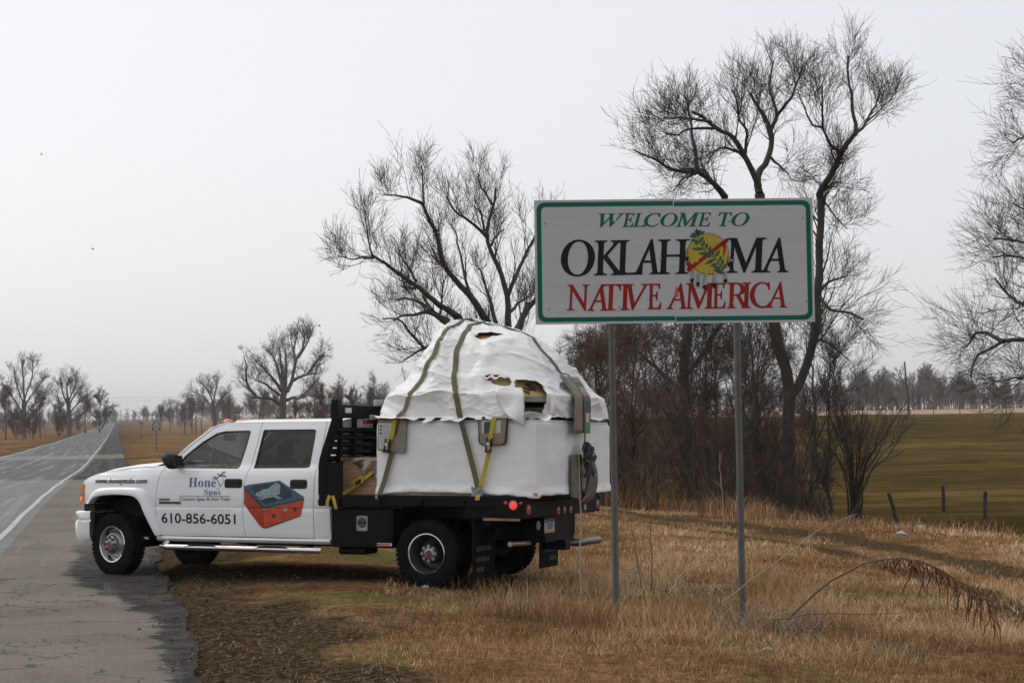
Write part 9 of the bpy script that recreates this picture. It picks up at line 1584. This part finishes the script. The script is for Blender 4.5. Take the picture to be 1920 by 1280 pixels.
for px in range(1650, 1930, 46):
    x, y, z = sign_at(px + (px * 7) % 11, 256); o = MB().tube([(0, 0, -0.2), (0, 0, 1.25)], 0.06, 5).build('fence_post', wood_g, None, 40); o.location = (x, y, z)
    tag(o, 'tiny fence post in the row along the far edge of the field', 'fence post', 'far row of field fence posts')

# ---------------------------------------------------------------- weeds, litter, birds
stalk = mat('dry_weed_stalk', (0.16, 0.10, 0.065), 0.85, var=0.35, scale=6); stalk_p = mat('bleached_stalk', (0.35, 0.28, 0.21), 0.85, var=0.25, scale=6); seed_m = mat('rusty_seed_head', (0.17, 0.075, 0.035), 0.9, var=0.3, scale=20)
def W3(px, py, y): # a point of the weed: column and height as they stand y metres off
    return ((px - 960) / 3000 * y, y, 1.95 + (775 - (px - 960) * 0.0131 - py) / 3000 * y)
def weed(name, label, paths, mats_, sub=0, seed=0, grp='tall dry weeds round the sign'):
    rg = np.random.default_rng(seed); base = Vector(paths[0][0][0]); r_ = empty(name, tuple(base), label, 'weed', grp)
    tb_ = Tubes(); 
    Ps, Rs = [], []
    for pts, ra, rb in paths:
        Q, R = resample([tuple(Vector(p) - base) for p in pts], ra, rb, 14, rg, 0.004); Ps.append(Q); Rs.append(R)
    tb_.add(np.array(Ps), np.array(Rs), 5); tb_.build('stem', mats_[0], r_)
    if sub:
        P2, R2 = spawn(np.array(Ps), np.array(Rs), sub, 0.22, 45, 0.15, 0.6, 4, rg, 0.35, 0.15, 0.0016); t2 = Tubes(); t2.add(P2, R2, 3); t2.build('side_stem', mats_[0], r_)
    return r_, base, Ps, Rs
# the arching weed with drooping rusty seed heads
arch = [W3(1465, 1158, 14.6), W3(1530, 1100, 14.6), W3(1580, 1068, 14.55), W3(1625, 1050, 14.5), W3(1680, 1043, 14.45), W3(1735, 1055, 14.4), W3(1790, 1088, 14.3), W3(1830, 1112, 14.2), W3(1843, 1135, 14.2), W3(1843, 1160, 14.2)]
r_, base, Ps, Rs = weed('arching_weed', 'long arching dry weed with drooping rusty seed heads right of the right post', [(arch, 0.014, 0.004)], (stalk,), 0, 5)
rg = np.random.default_rng(17); tb_ = Tubes(); PP, RR_ = [], []
Q = Ps[0]
for k in range(95):
    f = rg.uniform(0.5, 1.0) if k > 14 else rg.uniform(0.42, 0.6); i = f * 13; a = int(min(i, 12)); p0 = Q[a] + (Q[a + 1] - Q[a]) * (i - a)
    L = rg.uniform(0.10, 0.30) * (1.2 if f > 0.62 else 0.7); dx = rg.normal(0.45, 0.5); dy = rg.normal(0, 0.5)
    PP.append([p0 + np.array([dx * L * t * (1 - 0.45 * t), dy * L * t, -L * t ** 1.5]) + rg.normal(0, 0.014, 3) * t for t in np.linspace(0, 1, 6)]); RR_.append(np.array([0.003, 0.0045, 0.006, 0.007, 0.006, 0.002]) * rg.uniform(0.7, 1.3))
tb_.add(np.array(PP), np.array(RR_), 4); tb_.build('seed_head', seed_m, r_)
weed('fallen_stalk', 'pale broken stalk leaning from the right post up to the right', [([W3(1345, 1125, 15.3), W3(1400, 1085, 15.3), W3(1470, 1035, 15.6), W3(1535, 988, 16.0), W3(1600, 962, 16.3)], 0.008, 0.003)], (stalk_p,), 3, 6)
weed('fallen_stalk', 'bent pale stalk hooping over between the two posts', [([W3(1247, 1110, 15.6), W3(1270, 1075, 15.6), W3(1300, 1060, 15.6), W3(1330, 1053, 15.6), W3(1350, 1068, 15.5), W3(1362, 1092, 15.5)], 0.007, 0.004)], (stalk_p,), 2, 7)
weed('fallen_stalk', 'thin grey twig lying out to the right below the arching weed', [([W3(1440, 1158, 14.3), W3(1520, 1147, 14.2), W3(1600, 1148, 14.1), W3(1700, 1146, 14.0)], 0.007, 0.0025)], (stalk,), 5, 8)
weed('fallen_stalk', 'lower grey twig on the grass below the arching weed', [([W3(1500, 1172, 13.9), W3(1580, 1175, 13.8), W3(1650, 1183, 13.7)], 0.005, 0.002)], (stalk,), 4, 9)
weed('fallen_stalk', 'short pale stick propped at the foot of the right post', [([W3(1430, 1156, 14.8), W3(1470, 1142, 14.8), W3(1510, 1130, 14.8)], 0.008, 0.004)], (stalk_p,), 3, 10)
weed('tall_weed', 'pale upright sapling standing before the truck tail lamps', [([W3(1083, 1108, 16.2), W3(1082, 1060, 16.2), W3(1084, 1000, 16.2), W3(1085, 940, 16.2), W3(1083, 880, 16.2), W3(1080, 835, 16.2)], 0.011, 0.003)], (stalk_p,), 12, 11)
weed('tall_weed', 'dark thin stalk just right of the left post', [([W3(1196, 1100, 16), W3(1187, 1040, 16), W3(1177, 970, 16), W3(1172, 915, 16)], 0.007, 0.002)], (stalk,), 5, 12)
weed('tall_weed', 'reddish upright stalk a little right of the left post', [([W3(1213, 1105, 16), W3(1215, 1040, 16), W3(1212, 960, 16), W3(1210, 880, 16)], 0.008, 0.002)], (seed_m,), 9, 13)
weed('tall_weed', 'slim pale weed in front of the thicket between the posts', [([W3(1352, 985, 22), W3(1350, 930, 22), W3(1346, 880, 22), W3(1346, 845, 22)], 0.010, 0.003)], (stalk_p,), 6, 14)
weed('tall_weed', 'thin stalk hugging the left side of the left post', [([W3(1148, 1000, 17.2), W3(1143, 950, 17.2), W3(1140, 915, 17.2)], 0.006, 0.002)], (stalk,), 5, 15)
# loose dry tuft at the foot of the right post
rg = np.random.default_rng(23); PP, RR_ = [], []
for k in range(150):
    x0, y0 = rg.normal(2.42, 0.28), rg.normal(15.0, 0.3); z0 = ground_z(x0, y0); a = rg.uniform(0, 6.28); L = rg.uniform(0.2, 0.55); le = rg.uniform(0.3, 1.3)
    PP.append([(x0 + math.cos(a) * L * t * le * 0.7, y0 + math.sin(a) * L * t * le * 0.7, z0 + L * (t - 0.42 * le * t * t)) for t in np.linspace(0, 1, 6)]); RR_.append(np.linspace(0.003, 0.0012, 6))
tb_ = Tubes(); tb_.add(np.array(PP), np.array(RR_), 3); o = tb_.build('dry_tuft', stalk_p, None); tag(o, 'tangled tuft of bleached stalks round the foot of the right post', 'weed', 'tall dry weeds round the sign'); o['kind'] = 'stuff'
litm = mat('white_plastic_litter', (0.40, 0.39, 0.37), 0.5, var=0.1)
for px, py, sz, lab in ((1727, 992, 0.20, 'crumpled white bag lying on the brow right of the bush'), (1690, 1003, 0.16, 'smaller white scrap on the brow left of the white bag'), (797, 1104, 0.07, 'clear crumpled scrap in front of the rear tyre'), (1440, 1222, 0.07, 'grey white scrap in the grass near the right post')):
    d = _f + _r * ((px - 960) / 3000) + _u * ((640 - py) / 3000); k = 1.0
    y = 14.0
    for _ in range(30):
        p = Vector((0, 0, EYE)) + d * (y / d.y); y += (p.z - ground_z(p.x, p.y)) * 6
    p = Vector((0, 0, EYE)) + d * (y / d.y); rg = np.random.default_rng(px)
    bm = bmesh.new(); bmesh.ops.create_icosphere(bm, subdivisions=3, radius=1)
    for v in bm.verts:
        n_ = 0.6 + 0.8 * float(ridged(np.array([v.co.x * 1.6 + px]), np.array([v.co.y * 1.6 + v.co.z * 2]), 3)[0]); v.co = Vector((v.co.x * n_ * 1.5, v.co.y * n_, max(-0.1, v.co.z * n_ * 0.9))) * sz * 0.42
    me = bpy.data.meshes.new('litter'); bm.to_mesh(me); bm.free(); me.materials.append(litm); o = bpy.data.objects.new('litter', me); COL.objects.link(o); o.location = (p.x, p.y, ground_z(p.x, p.y) + 0.02); tag(o, lab, 'litter', 'scraps of litter on the verge')
birdm = mat('dark_bird', (0.03, 0.03, 0.03), 0.8)
for px, py, y, lab in ((174, 467, 120, 'tiny bird in the sky, lower of the two at left'), (78, 290, 140, 'tiny bird in the sky, upper of the two at left'), (599, 611, 110, 'tiny bird low in the sky right of the broad old tree')):
    d = _f + _r * ((px - 960) / 3000) + _u * ((640 - py) / 3000); p = Vector((0, 0, EYE)) + d * (y / d.y)
    o = MB().lathe([(-0.10, 0), (-0.06, 0.024), (0, 0.030), (0.07, 0.018), (0.11, 0)], 8, axis='x').add([(-0.05, 0, 0.02), (0.06, 0, 0.02), (0.02, 0.21, 0.08), (-0.04, 0.20, 0.08), (0.02, -0.21, 0.08), (-0.04, -0.20, 0.08)], [(0, 1, 2, 3), (1, 0, 5, 4)]).build('bird', birdm, None, 40); o.location = p; tag(o, lab, 'bird', 'birds in the sky')
